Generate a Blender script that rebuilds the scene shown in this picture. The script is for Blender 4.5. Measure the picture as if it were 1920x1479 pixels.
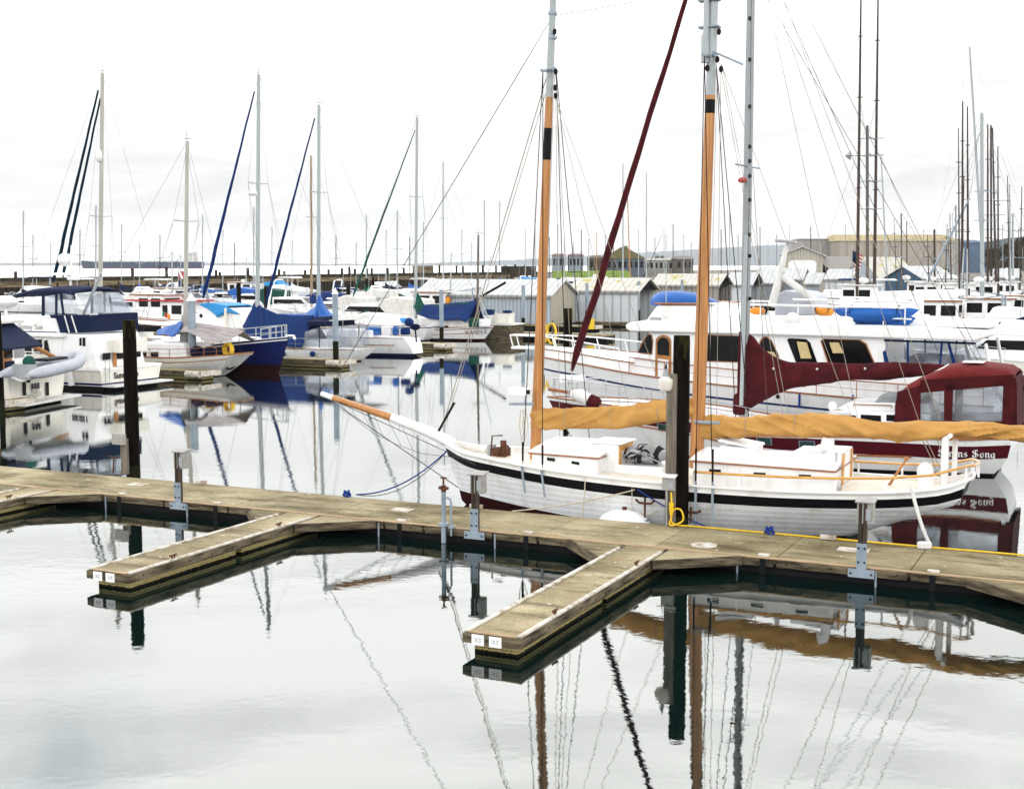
import bpy, bmesh, math, random
from mathutils import Vector, Matrix
R = math.radians
S = bpy.context.scene
for o in list(bpy.data.objects):
    bpy.data.objects.remove(o)
rnd = random.Random(7)

# ------------------------------------------------------------------ camera
FPX, EYE, CX, CY, HOR = 2460.0, 5.4, 960.0, 739.5, 497.0
PITCH = math.atan((CY - HOR) / FPX)
cam = bpy.data.cameras.new("camera")
cam.sensor_width = 36.0
cam.lens = 36.0 * FPX / 1920.0
cam.clip_start, cam.clip_end = 0.3, 30000.0
co = bpy.data.objects.new("camera", cam)
S.collection.objects.link(co)
co.location = (0, 0, EYE)
co.rotation_euler = (math.pi / 2 - PITCH, 0, 0)
S.camera = co

# ------------------------------------------------------------------ sky, sun, exposure
SUN_EL, SUN_AZ = R(62), R(325)          # azimuth measured clockwise from +Y
W = bpy.data.worlds.new("World"); S.world = W; W.use_nodes = True
nt = W.node_tree; nt.nodes.clear()
def wn(t, **k):
    n = nt.nodes.new(t)
    for a, b in k.items(): setattr(n, a, b)
    return n
out = wn('ShaderNodeOutputWorld')
sky = wn('ShaderNodeTexSky', sky_type='NISHITA', sun_disc=False, sun_elevation=SUN_EL, sun_rotation=SUN_AZ)
bg1 = wn('ShaderNodeBackground'); bg1.inputs[1].default_value = 0.06
nt.links.new(sky.outputs[0], bg1.inputs[0])
tc = wn('ShaderNodeTexCoord'); sp = wn('ShaderNodeSeparateXYZ')
nt.links.new(tc.outputs['Generated'], sp.inputs[0])
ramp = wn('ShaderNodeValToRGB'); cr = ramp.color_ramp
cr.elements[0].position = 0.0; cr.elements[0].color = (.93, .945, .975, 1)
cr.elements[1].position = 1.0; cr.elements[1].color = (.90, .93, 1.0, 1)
for p, c in ((.03, (.955, .96, .98)), (.09, (1.06, 1.06, 1.065)), (.15, (1.28, 1.28, 1.275)), (.175, (1.7, 1.7, 1.69)), (.21, (2.6, 2.6, 2.57)), (.26, (4.4, 4.4, 4.33)), (.38, (5.2, 5.2, 5.08)), (.47, (2.6, 2.6, 2.58)), (.58, (1.5, 1.51, 1.54)), (.8, (1.08, 1.1, 1.16))):  # band above the view is brightened on purpose, to light hulls and water
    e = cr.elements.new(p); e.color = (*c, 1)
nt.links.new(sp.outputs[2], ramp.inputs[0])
mp = wn('ShaderNodeMapping'); mp.inputs['Scale'].default_value = (2.2, 2.2, 15)
nt.links.new(tc.outputs['Generated'], mp.inputs[0])
nz = wn('ShaderNodeTexNoise'); nz.inputs['Scale'].default_value = 1.5; nz.inputs['Detail'].default_value = 5
nz.inputs['Roughness'].default_value = .55; nz.inputs['Distortion'].default_value = .6
nt.links.new(mp.outputs[0], nz.inputs[0])
mr = wn('ShaderNodeMapRange'); mr.inputs[1].default_value = .36; mr.inputs[2].default_value = .54
mr.inputs[3].default_value = .80; mr.inputs[4].default_value = 1.04
nt.links.new(nz.outputs[0], mr.inputs[0])
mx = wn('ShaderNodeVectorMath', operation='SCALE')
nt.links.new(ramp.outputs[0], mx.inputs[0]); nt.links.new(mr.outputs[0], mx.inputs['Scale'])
# one thinner blue grey gap in the overcast, high on the left
dn = wn('ShaderNodeVectorMath', operation='DOT_PRODUCT'); dn.inputs[1].default_value = Vector((math.sin(R(-19)) * math.cos(R(21.5)), math.cos(R(-19)) * math.cos(R(21.5)), math.sin(R(21.5))))
nv = wn('ShaderNodeVectorMath', operation='NORMALIZE'); nt.links.new(tc.outputs['Generated'], nv.inputs[0]); nt.links.new(nv.outputs[0], dn.inputs[0])
n3 = wn('ShaderNodeTexNoise'); n3.inputs['Scale'].default_value = 9; n3.inputs['Detail'].default_value = 5; nt.links.new(tc.outputs['Generated'], n3.inputs[0])
dm = wn('ShaderNodeMath', operation='MULTIPLY_ADD'); dm.inputs[1].default_value = .02; nt.links.new(n3.outputs[0], dm.inputs[0]); nt.links.new(dn.outputs['Value'], dm.inputs[2])
dr = wn('ShaderNodeMapRange'); dr.inputs[1].default_value = 1.0062; dr.inputs[2].default_value = 1.0115; nt.links.new(dm.outputs[0], dr.inputs[0])
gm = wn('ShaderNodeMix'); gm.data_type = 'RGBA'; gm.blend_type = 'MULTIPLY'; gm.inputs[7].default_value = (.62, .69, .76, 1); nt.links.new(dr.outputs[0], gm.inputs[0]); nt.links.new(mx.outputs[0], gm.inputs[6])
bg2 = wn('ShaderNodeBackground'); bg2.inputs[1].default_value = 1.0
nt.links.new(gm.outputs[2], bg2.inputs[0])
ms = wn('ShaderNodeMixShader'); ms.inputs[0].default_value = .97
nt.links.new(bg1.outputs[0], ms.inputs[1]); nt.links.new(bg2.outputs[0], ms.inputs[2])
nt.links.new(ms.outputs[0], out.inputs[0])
sl = bpy.data.lights.new("sun", 'SUN'); sl.energy = .8; sl.angle = R(22); sl.color = (1, .95, .88)
so = bpy.data.objects.new("sun", sl); S.collection.objects.link(so)
sd = Vector((math.sin(SUN_AZ) * math.cos(SUN_EL), math.cos(SUN_AZ) * math.cos(SUN_EL), math.sin(SUN_EL)))
so.rotation_euler = sd.to_track_quat('Z', 'Y').to_euler()
so.location = (0, -20, 40)
S.view_settings.view_transform = 'Standard'; S.view_settings.look = 'None'
S.view_settings.exposure = 0.0; S.view_settings.gamma = 1.0
S.cycles.max_bounces = 6; S.cycles.transparent_max_bounces = 12
S.cycles.caustics_reflective = True; S.cycles.sample_clamp_indirect = 4.0; S.cycles.caustics_refractive = False

# ------------------------------------------------------------------ layout helpers
cp, sn = math.cos(PITCH), math.sin(PITCH)
def ray(x, y):
    r, u = (x - CX) / FPX, (CY - y) / FPX
    return Vector((r, cp + sn * u, -sn + cp * u))
def G(x, y, z=0.0):                                    # point at height z seen at x, y
    d = ray(x, y); return Vector((0, 0, EYE)) + d * ((z - EYE) / d.z)
def PY(x, y, Y):                                       # point at distance Y
    d = ray(x, y); return Vector((0, 0, EYE)) + d * (Y / d.y)
ANG = R(180 - 25.4)                                    # every boat lies bow to the left along the docks
class Fr:
    def __init__(s, O, ang=ANG):
        s.O = Vector((O[0], O[1], 0)); s.a = ang
        s.ex = Vector((math.cos(ang), math.sin(ang), 0)); s.ey = Vector((-math.sin(ang), math.cos(ang), 0))
    def shift(s, dx=0, dy=0):
        return Fr(s.O + s.ex * dx + s.ey * dy, s.a)
    def loc(s, p):
        q = Vector(p) - s.O; return Vector((q.dot(s.ex), q.dot(s.ey), q.z))
    def pl(s, x, y, yl=0.0):                           # on the plane local y = yl
        d = ray(x, y); e = Vector((0, 0, EYE)) - s.O
        t = (yl - e.dot(s.ey)) / d.dot(s.ey)
        return s.loc(Vector((0, 0, EYE)) + d * t)
    def xl(s, x, y, xx=0.0):                           # on the plane local x = xx
        d = ray(x, y); e = Vector((0, 0, EYE)) - s.O
        t = (xx - e.dot(s.ex)) / d.dot(s.ex)
        return s.loc(Vector((0, 0, EYE)) + d * t)
    def gr(s, x, y, z=0.0): return s.loc(G(x, y, z))
    def w(s, p): return s.O + s.ex * p[0] + s.ey * p[1] + Vector((0, 0, p[2]))

# ------------------------------------------------------------------ objects
def tag(o, label=None, cat=None, group=None, kind=None):
    if label: o['label'] = label
    if cat: o['category'] = cat
    if group: o['group'] = group
    if kind: o['kind'] = kind
    return o
def thing(name, label, cat, loc=(0, 0, 0), ang=0.0, group=None):
    o = bpy.data.objects.new(name, None); S.collection.objects.link(o)
    o.location = loc; o.rotation_euler = (0, 0, ang); o.empty_display_size = .3
    return tag(o, label, cat, group)
def boat(name, label, cat, fr, group=None):
    return thing(name, label, cat, fr.O, fr.a, group)
def copy_tree(o, parent=None):
    c = o.copy(); S.collection.objects.link(c); c.parent = parent
    for ch in o.children: copy_tree(ch, c)
    return c

class MB:
    def __init__(s): s.v = []; s.f = []; s.m = []
    def add(s, vs, fs, m=0):
        b = len(s.v); s.v += [Vector(v) for v in vs]; s.f += [[b + i for i in f] for f in fs]; s.m += [m] * len(fs)
        return s
    def box(s, c, d, rz=0.0, m=0, rot=None, top=(1, 1)):
        h = [x / 2 for x in d]; M = rot or Matrix.Rotation(rz, 3, 'Z')
        vs = []
        for z in (-1, 1):
            tx, ty = top if z > 0 else (1, 1)
            for x, y in ((-1, -1), (1, -1), (1, 1), (-1, 1)):
                vs.append(Vector(c) + M @ Vector((x * h[0] * tx, y * h[1] * ty, z * h[2])))
        return s.add(vs, [(3, 2, 1, 0), (4, 5, 6, 7), (0, 1, 5, 4), (1, 2, 6, 5), (2, 3, 7, 6), (3, 0, 4, 7)], m)
    def bb(s, x0, x1, y0, y1, z0, z1, m=0):
        return s.box(((x0 + x1) / 2, (y0 + y1) / 2, (z0 + z1) / 2), (abs(x1 - x0), abs(y1 - y0), abs(z1 - z0)), m=m)
    def tube(s, path, r, n=8, m=0, cap=True, flat=1.0):
        path = [Vector(p) for p in path]; k = len(path)
        rs = r if isinstance(r, (list, tuple)) else [r] * k
        rings = []; up = None
        for i, p in enumerate(path):
            t = (path[min(i + 1, k - 1)] - path[max(i - 1, 0)])
            if t.length < 1e-9: t = Vector((0, 0, 1))
            t.normalize()
            if up is None:
                up = Vector((0, 0, 1)) if abs(t.z) < .9 else Vector((1, 0, 0))
            a = t.cross(up); 
            if a.length < 1e-6: a = t.orthogonal()
            a.normalize(); b = a.cross(t); up = b
            rings.append([p + (a * math.cos(j * 2 * math.pi / n) + b * (math.sin(j * 2 * math.pi / n) * flat)) * rs[i] for j in range(n)])
        return s.loft(rings, m, cap)
    def loft(s, rings, m=0, cap=True, closed=True):
        n = len(rings[0]); vs = [v for rg in rings for v in rg]; fs = []
        for i in range(len(rings) - 1):
            for j in range(n if closed else n - 1):
                fs.append((i * n + j, i * n + (j + 1) % n, (i + 1) * n + (j + 1) % n, (i + 1) * n + j))
        if cap:
            fs.append(tuple(range(n - 1, -1, -1))); fs.append(tuple((len(rings) - 1) * n + j for j in range(n)))
        return s.add(vs, fs, m)
    def cyl(s, p, r, h, n=16, m=0, r2=None):
        p = Vector(p); return s.tube([p, p + Vector((0, 0, h))], [r, r if r2 is None else r2], n, m)
    def prism(s, poly, y0, y1, m=0, dz=0.0):           # polygon of (x, z) pushed through y
        n = len(poly)
        vs = [(x, y0, z) for x, z in poly] + [(x, y1, z + dz) for x, z in poly]
        fs = [tuple(range(n)), tuple(range(2 * n - 1, n - 1, -1))] + [((i + 1) % n, i, n + i, n + (i + 1) % n) for i in range(n)]
        return s.add(vs, fs, m)
    def slab(s, poly, z0, z1, m=0):                     # polygon of (x, y) pushed through z
        n = len(poly)
        vs = [(x, y, z0) for x, y in poly] + [(x, y, z1) for x, y in poly]
        fs = [tuple(range(n - 1, -1, -1)), tuple(range(n, 2 * n))] + [(i, (i + 1) % n, n + (i + 1) % n, n + i) for i in range(n)]
        return s.add(vs, fs, m)
    def plate(s, pts, th, m=0):                         # planar polygon given thickness
        pts = [Vector(p) for p in pts]; n = len(pts)
        nn = Vector((0, 0, 0))
        for i in range(n): nn += (pts[i] - pts[0]).cross(pts[(i + 1) % n] - pts[0])
        nn.normalize(); q = [p + nn * th for p in pts]
        fs = [tuple(range(n - 1, -1, -1)), tuple(range(n, 2 * n))] + [(i, (i + 1) % n, n + (i + 1) % n, n + i) for i in range(n)]
        return s.add(pts + q, fs, m)
    def ball(s, c, r, m=0, nu=14, nv=8, z0=-1.0):
        r = r if isinstance(r, (tuple, list)) else (r, r, r); rings = []
        for i in range(nv + 1):
            z = z0 + (1 - z0) * i / nv if z0 > -1 else -math.cos(math.pi * i / nv)
            q = math.sqrt(max(1e-5, 1 - z * z))
            rings.append([Vector(c) + Vector((r[0] * q * math.cos(j * 2 * math.pi / nu), r[1] * q * math.sin(j * 2 * math.pi / nu), r[2] * z)) for j in range(nu)])
        return s.loft(rings, m, True)
    def line(s, a, b, r=.008, sag=0.0, n=5, m=0, k=10):
        a, b = Vector(a), Vector(b)
        if sag == 0: return s.tube([a, b], r, n, m)
        return s.tube([a.lerp(b, i / k) - Vector((0, 0, sag * 4 * (i / k) * (1 - i / k))) for i in range(k + 1)], r, n, m)
    def build(s, name, mats, parent=None, smooth=35, bevel=0.0, label=None):
        me = bpy.data.meshes.new(name)
        me.from_pydata([tuple(v) for v in s.v], [], s.f)
        mats = mats if isinstance(mats, (list, tuple)) else [mats]
        for m in mats: me.materials.append(m)
        if len(mats) > 1: me.polygons.foreach_set('material_index', s.m)
        bm = bmesh.new(); bm.from_mesh(me); bmesh.ops.recalc_face_normals(bm, faces=bm.faces); bm.to_mesh(me); bm.free()
        if smooth:
            me.polygons.foreach_set('use_smooth', [True] * len(me.polygons)); me.set_sharp_from_angle(angle=R(smooth))
        o = bpy.data.objects.new(name, me); S.collection.objects.link(o); o.parent = parent
        if bevel:
            b = o.modifiers.new('bevel', 'BEVEL'); b.width = bevel; b.segments = 2; b.limit_method = 'ANGLE'; b.angle_limit = R(40)
        if label: o['label'] = label
        return o

# ------------------------------------------------------------------ materials
MATS = {}
def mk(name, col, rough=.5, metal=0.0, var=.12, scale=3.0, bump=0.0, bscale=None, stretch=(1, 1, 1), col2=None, band=(.35, .65), spec=None, coat=0.0, bdist=.02):
    m = bpy.data.materials.new(name); m.use_nodes = True; t = m.node_tree; n = t.nodes; L = t.links
    bs = n['Principled BSDF']
    bs.inputs['Roughness'].default_value = rough; bs.inputs['Metallic'].default_value = metal
    spec = (.05 if max(col) < .07 else .12 if max(col) < .12 or rough > .75 else .4) if spec is None else spec
    bs.inputs['Specular IOR Level'].default_value = spec; bs.inputs['Coat Weight'].default_value = coat
    tcn = n.new('ShaderNodeTexCoord'); mpn = n.new('ShaderNodeMapping'); mpn.inputs['Scale'].default_value = stretch
    L.new(tcn.outputs['Object'], mpn.inputs[0])
    nn = n.new('ShaderNodeTexNoise'); nn.inputs['Scale'].default_value = scale; nn.inputs['Detail'].default_value = 5
    nn.inputs['Roughness'].default_value = .62
    L.new(mpn.outputs[0], nn.inputs[0])
    rp = n.new('ShaderNodeValToRGB'); e = rp.color_ramp.elements
    c2 = col2 or tuple(c * (1 - var * 2) for c in col)
    e[0].position, e[1].position = band
    e[0].color = (*c2, 1); e[1].color = (*col, 1)
    L.new(nn.outputs[0], rp.inputs[0]); L.new(rp.outputs[0], bs.inputs['Base Color'])
    if bump:
        n2 = n.new('ShaderNodeTexNoise'); n2.inputs['Scale'].default_value = bscale or scale * 4; n2.inputs['Detail'].default_value = 4
        L.new(mpn.outputs[0], n2.inputs[0])
        bp = n.new('ShaderNodeBump'); bp.inputs['Strength'].default_value = bump; bp.inputs['Distance'].default_value = bdist
        L.new(n2.outputs[0], bp.inputs['Height']); L.new(bp.outputs[0], bs.inputs['Normal'])
    MATS[name] = m
    return m
white = mk('white_gelcoat', (.81, .81, .81), .36, scale=1.4, stretch=(2, 2, .45), col2=(.66, .645, .60), band=(.26, .47), coat=.1)
cream = mk('cream_deck_paint', (.80, .74, .63), .6, var=.05, scale=3)
ivory = mk('ivory_gelcoat', (.75, .72, .65), .38, scale=1.4, stretch=(2, 2, .4), col2=(.58, .54, .46), band=(.28, .5))
offwhite = mk('weathered_white', (.70, .69, .66), .5, var=.12, scale=2.5, stretch=(1, 1, .4))
black = mk('black_paint', (.006, .006, .008), .55, spec=.12)
antifoul = mk('dark_red_bottom_paint', (.030, .006, .007), .7, var=.2)
bluebottom = mk('blue_bottom_paint', (.01, .02, .07), .6)
blackbottom = mk('black_bottom_paint', (.015, .014, .016), .6)
navy = mk('navy_hull_paint', (.004, .009, .085), .4, var=.05, spec=.25)
varnish = mk('varnished_spruce', (.53, .235, .065), .38, col2=(.27, .105, .025), band=(.3, .66), scale=2.2, stretch=(9, 9, .35), coat=.3)
palewood = mk('bare_weathered_mast', (.36, .27, .16), .7, var=.2, scale=2, stretch=(6, 6, .4))
teal = mk('dark_teal_sail_cloth', (.004, .022, .040), .85, var=.15)
postwood = mk('dark_post_timber', (.085, .065, .048), .85, scale=3, stretch=(4, 4, .4), bump=.4, col2=(.03, .022, .016), band=(.35, .65))
teak = mk('teak_trim', (.33, .115, .03), .45, var=.2, scale=6, coat=.2)
golden = mk('golden_varnished_rail', (.66, .33, .07), .35, var=.12, scale=5, coat=.3)
tan = mk('ochre_sail_cloth', (.50, .27, .075), .85, col2=(.37, .19, .05), band=(.3, .6), scale=1.6, bump=.35, bscale=3.2, stretch=(.7, 1.6, 1), bdist=.09, spec=.2)
maroon = mk('maroon_canvas', (.07, .005, .008), .9, var=.25, scale=3, bump=.2, bscale=4, bdist=.05, spec=.2)
maroonpaint = mk('maroon_paint', (.075, .004, .011), .45, var=.06, spec=.25)
redcanvas = mk('lighter_red_canvas', (.15, .016, .016), .9, var=.12, scale=3, bump=.2, bscale=4, bdist=.05, spec=.2)  # lighter red than the maroon canvas, for the enclosure top
blue = mk('bright_blue_tarp', (.003, .10, .40), .55, var=.12, scale=2, bump=.3, bscale=4, bdist=.05)
royal = mk('royal_blue_canvas', (.0012, .022, .115), .8, var=.12, scale=2, bump=.3, bscale=3, bdist=.05, spec=.2)
sky_blue = mk('pale_blue_tarp', (.018, .28, .66), .6, var=.1, scale=2, bump=.3, bscale=3, bdist=.05)
navycanvas = mk('navy_canvas', (.003, .010, .042), .85, var=.1, scale=4, bump=.15, bscale=6, spec=.2)
green = mk('dark_green_canvas', (.008, .075, .055), .85, var=.15, scale=4, bump=.3, bscale=6, spec=.2)
jade = mk('bright_green_tarp', (.01, .25, .13), .8, var=.12, scale=4)
blackcloth = mk('black_canvas', (.006, .0055, .0065), .9, var=.1, scale=4, bump=.3, bscale=5, spec=.1)
greycloth = mk('grey_striped_sail', (.42, .38, .37), .85, var=.22, scale=1.6, stretch=(.3, 7, 7), bump=.3, bscale=1.2, bdist=.05, spec=.2)
sailcloth = mk('white_sailcloth', (.74, .72, .68), .85, var=.08, scale=3, bump=.3, bscale=4, bdist=.04)
alu = mk('grey_aluminium', (.27, .29, .30), .42, metal=.35, var=.08, scale=2)
whitespar = mk('white_spar_paint', (.36, .39, .40), .4, var=.05, scale=1, stretch=(3, 3, .3))
steel = mk('stainless_steel', (.62, .63, .65), .28, metal=.9, var=.05)
galv = mk('galvanised_steel', (.30, .36, .42), .5, metal=.3, var=.15, scale=3, stretch=(1, 1, .4))
creamspar = mk('cream_spar_paint', (.44, .42, .37), .5, var=.1, scale=1, stretch=(3, 3, .3))
charcoal = mk('charcoal_cloth', (.03, .03, .033), .9, var=.2, bump=.3)
wire = mk('rigging_wire', (.07, .065, .06), .6, var=.1)
palewire = mk('pale_rigging_rope', (.34, .29, .23), .8, var=.1)
darkwire = mk('dark_rigging', (.02, .015, .015), .7, var=.1)
rope = mk('beige_rope', (.60, .52, .40), .9, var=.15, scale=20)
whiterope = mk('white_rope', (.76, .75, .72), .9, var=.1, scale=20)
bluerope = mk('blue_rope', (.02, .05, .25), .9, var=.15, scale=20)
yellow = mk('yellow_cord', (.80, .52, .015), .6, var=.1, scale=10)
orange = mk('orange_plastic', (.85, .30, .02), .5)
glass = mk('dark_window_glass', (.005, .0055, .006), .12, var=.2, scale=1.5, spec=.22)
greenglass = mk('green_tinted_glass', (.03, .075, .07), .1, var=.2, spec=.7)
curtain = mk('cream_curtain', (.60, .48, .25), .8, var=.12, scale=6, stretch=(6, 6, .5))
greyplastic = mk('grey_plastic', (.33, .34, .35), .5, var=.08)
hypalon = mk('grey_inflatable_rubber', (.42, .44, .49), .55, var=.06)
rust = mk('rusty_iron', (.14, .06, .035), .8, var=.3, scale=15, bump=.3)
greybox = mk('weathered_grey_box', (.33, .32, .30), .6, var=.1, scale=5)
brownwin = mk('varnished_door', (.42, .17, .035), .4, var=.15, scale=5, coat=.3)
redpaint = mk('red_paint', (.45, .02, .02), .45)
greenbuoy = mk('green_plastic', (.02, .22, .11), .5)

def clear_vinyl():
    m = bpy.data.materials.new('clear_vinyl'); m.use_nodes = True; n = m.node_tree.nodes; L = m.node_tree.links
    n.clear(); o = n.new('ShaderNodeOutputMaterial'); a = n.new('ShaderNodeBsdfTransparent'); a.inputs[0].default_value = (.88, .9, .92, 1)
    g = n.new('ShaderNodeBsdfGlossy'); g.inputs['Roughness'].default_value = .12; g.inputs[0].default_value = (.9, .92, .95, 1)
    d = n.new('ShaderNodeBsdfDiffuse'); d.inputs[0].default_value = (.62, .66, .72, 1)
    t = n.new('ShaderNodeTexCoord'); q = n.new('ShaderNodeTexNoise'); q.inputs['Scale'].default_value = 1.1; q.inputs['Detail'].default_value = 3; q.inputs['Distortion'].default_value = .6
    L.new(t.outputs['Object'], q.inputs[0])
    mr = n.new('ShaderNodeMapRange'); mr.inputs[1].default_value = .4; mr.inputs[2].default_value = .62; mr.inputs[3].default_value = .10; mr.inputs[4].default_value = .36
    L.new(q.outputs[0], mr.inputs[0])
    m0 = n.new('ShaderNodeMixShader'); m0.inputs[0].default_value = .45
    L.new(d.outputs[0], m0.inputs[1]); L.new(g.outputs[0], m0.inputs[2])
    x = n.new('ShaderNodeMixShader'); L.new(mr.outputs[0], x.inputs[0]); L.new(a.outputs[0], x.inputs[1]); L.new(m0.outputs[0], x.inputs[2])
    L.new(x.outputs[0], o.inputs[0]); return m
vinyl = clear_vinyl()

def ramp_mat(name, rough, build):
    """material whose colour comes from a small node recipe"""
    m = bpy.data.materials.new(name); m.use_nodes = True; t = m.node_tree
    bs = t.nodes['Principled BSDF']; bs.inputs['Roughness'].default_value = rough; bs.inputs['Specular IOR Level'].default_value = .12
    build(t, t.nodes, t.links, bs); return m
def deck_nodes(t, n, L, bs):
    tcn = n.new('ShaderNodeTexCoord')
    def noise(sc, det=6, st=(1, 1, 1), rg=.6):
        mpn = n.new('ShaderNodeMapping'); mpn.inputs['Scale'].default_value = st; L.new(tcn.outputs['Object'], mpn.inputs[0])
        q = n.new('ShaderNodeTexNoise'); q.inputs['Scale'].default_value = sc; q.inputs['Detail'].default_value = det; q.inputs['Roughness'].default_value = rg
        L.new(mpn.outputs[0], q.inputs[0]); return q.outputs[0]
    def ramp(inp, els):
        r = n.new('ShaderNodeValToRGB'); e = r.color_ramp.elements
        e[0].position, e[0].color = els[0][0], (*els[0][1], 1); e[1].position, e[1].color = els[-1][0], (*els[-1][1], 1)
        for p, c in els[1:-1]: k = e.new(p); k.color = (*c, 1)
        L.new(inp, r.inputs[0]); return r.outputs[0]
    def mix(f, a, b, mode='MIX'):
        x = n.new('ShaderNodeMix'); x.data_type = 'RGBA'; x.blend_type = mode
        if isinstance(f, float): x.inputs[0].default_value = f
        else: L.new(f, x.inputs[0])
        L.new(a, x.inputs[6]); L.new(b, x.inputs[7]); return x.outputs[2]
    big = ramp(noise(.7, 5), [(.28, (.18, .148, .08)), (.5, (.35, .295, .175)), (.72, (.53, .455, .30))])
    fine = ramp(noise(38, 3, rg=.8), [(.3, (.5, .5, .5)), (.7, (1.2, 1.2, 1.17))])
    c = mix(1.0, big, fine, 'MULTIPLY')
    oi = n.new('ShaderNodeObjectInfo'); pv = n.new('ShaderNodeMapRange'); pv.inputs[3].default_value = .78; pv.inputs[4].default_value = 1.15; L.new(oi.outputs['Random'], pv.inputs[0])
    c = mix(1.0, c, pv.outputs[0], 'MULTIPLY')
    dirt = ramp(noise(1.1, 6, (.6, 2.5, 1), .75), [(.36, (.42, .40, .36)), (.52, (1, 1, 1))]); c = mix(1.0, c, dirt, 'MULTIPLY')
    drop = ramp(noise(9, 1, (1, 1, 1), .3), [(.76, (0, 0, 0)), (.775, (1, 1, 1))]); wh = n.new('ShaderNodeRGB'); wh.outputs[0].default_value = (.62, .60, .55, 1); c = mix(drop, c, wh.outputs[0])
    st = ramp(noise(2.2, 4, (.5, 1.2, 1)), [(.60, (0, 0, 0)), (.74, (1, 1, 1))])
    rustc = n.new('ShaderNodeRGB'); rustc.outputs[0].default_value = (.30, .15, .045, 1)
    mm = n.new('ShaderNodeMath'); mm.operation = 'MULTIPLY'; mm.inputs[1].default_value = .55
    L.new(st, mm.inputs[0])
    c = mix(mm.outputs[0], c, rustc.outputs[0])
    L.new(c, bs.inputs['Base Color'])
    bp = n.new('ShaderNodeBump'); bp.inputs['Strength'].default_value = .25; bp.inputs['Distance'].default_value = .01
    L.new(noise(60, 3), bp.inputs['Height']); L.new(bp.outputs[0], bs.inputs['Normal'])
def planked_nodes(t, n, L, bs):
    bs.inputs['Roughness'].default_value = .4; bs.inputs['Specular IOR Level'].default_value = .35
    tcn = n.new('ShaderNodeTexCoord'); mpn = n.new('ShaderNodeMapping'); mpn.inputs['Scale'].default_value = (0, 0, 8.5); L.new(tcn.outputs['Object'], mpn.inputs[0])
    w = n.new('ShaderNodeTexWave'); w.bands_direction = 'Z'; w.inputs['Scale'].default_value = .314; w.inputs['Distortion'].default_value = 0; L.new(mpn.outputs[0], w.inputs[0])
    r = n.new('ShaderNodeValToRGB'); e = r.color_ramp.elements; e[0].position, e[0].color = .0, (.60, .61, .63, 1); e[1].position, e[1].color = .05, (.80, .81, .83, 1); L.new(w.outputs[1], r.inputs[0])
    m2 = n.new('ShaderNodeMapping'); m2.inputs['Scale'].default_value = (3, 3, .5); L.new(tcn.outputs['Object'], m2.inputs[0])
    q = n.new('ShaderNodeTexNoise'); q.inputs['Scale'].default_value = 1.3; q.inputs['Detail'].default_value = 7; q.inputs['Roughness'].default_value = .7; L.new(m2.outputs[0], q.inputs[0])
    k = n.new('ShaderNodeValToRGB'); e = k.color_ramp.elements; e[0].position, e[0].color = .3, (.80, .78, .72, 1); e[1].position, e[1].color = .52, (1, 1, 1, 1); L.new(q.outputs[0], k.inputs[0])
    x = n.new('ShaderNodeMix'); x.data_type = 'RGBA'; x.blend_type = 'MULTIPLY'; x.inputs[0].default_value = 1; L.new(r.outputs[0], x.inputs[6]); L.new(k.outputs[0], x.inputs[7]); L.new(x.outputs[2], bs.inputs['Base Color'])
    bp = n.new('ShaderNodeBump'); bp.inputs['Strength'].default_value = .3; bp.inputs['Distance'].default_value = .01; L.new(w.outputs[1], bp.inputs['Height']); L.new(bp.outputs[0], bs.inputs['Normal'])
planked = ramp_mat('white_planked_paint', .4, planked_nodes)
deckmat = ramp_mat('lichened_concrete', .85, deck_nodes)
plank = mk('weathered_grey_timber', (.19, .155, .10), .85, var=.3, scale=2.2, stretch=(.8, .8, 6), bump=.5, bscale=4, col2=(.035, .027, .017), band=(.38, .68))
edgeboard = mk('pale_edge_board', (.50, .36, .22), .8, var=.2, scale=3, stretch=(.6, 4, 4), bump=.2)
whiteboard = mk('white_painted_board', (.60, .56, .50), .75, scale=5, col2=(.30, .24, .17), band=(.34, .56))
def float_nodes(t, n, L, bs):
    g = n.new('ShaderNodeTexCoord'); sx = n.new('ShaderNodeSeparateXYZ'); L.new(g.outputs['Object'], sx.inputs[0])
    q = n.new('ShaderNodeTexNoise'); q.inputs['Scale'].default_value = 22; q.inputs['Detail'].default_value = 5; q.inputs['Roughness'].default_value = .8
    L.new(g.outputs['Object'], q.inputs[0])
    ad = n.new('ShaderNodeMath'); ad.operation = 'MULTIPLY_ADD'; ad.inputs[1].default_value = .10; L.new(q.outputs[0], ad.inputs[0]); L.new(sx.outputs[2], ad.inputs[2])
    r = n.new('ShaderNodeValToRGB'); e = r.color_ramp.elements
    e[0].position, e[0].color = .07, (.004, .0035, .002, 1); e[1].position, e[1].color = .26, (.02, .018, .012, 1)
    for p, c in ((.092, (.015, .012, .005)), (.105, (.50, .41, .17)), (.125, (.12, .10, .04)), (.150, (.50, .42, .2)), (.175, (.10, .085, .035)), (.20, (.34, .28, .13))):
        k = e.new(p); k.color = (*c, 1)
    L.new(ad.outputs[0], r.inputs[0]); L.new(r.outputs[0], bs.inputs['Base Color'])
    bp = n.new('ShaderNodeBump'); bp.inputs['Strength'].default_value = .8; bp.inputs['Distance'].default_value = .03
    L.new(q.outputs[0], bp.inputs['Height']); L.new(bp.outputs[0], bs.inputs['Normal'])
floatmat = ramp_mat('barnacled_float', .9, float_nodes)
pilewood = mk('creosoted_pile', (.010, .0065, .0045), .8, var=.3, scale=3, stretch=(3, 3, .3), bump=.7, bscale=5, col2=(.002, .0015, .0012), band=(.4, .7))
mosspile = mk('mossy_pile_top', (.05, .052, .010), .9, scale=4, stretch=(2, 2, .35), bump=.6, col2=(.005, .0035, .003), band=(.48, .72))
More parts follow.
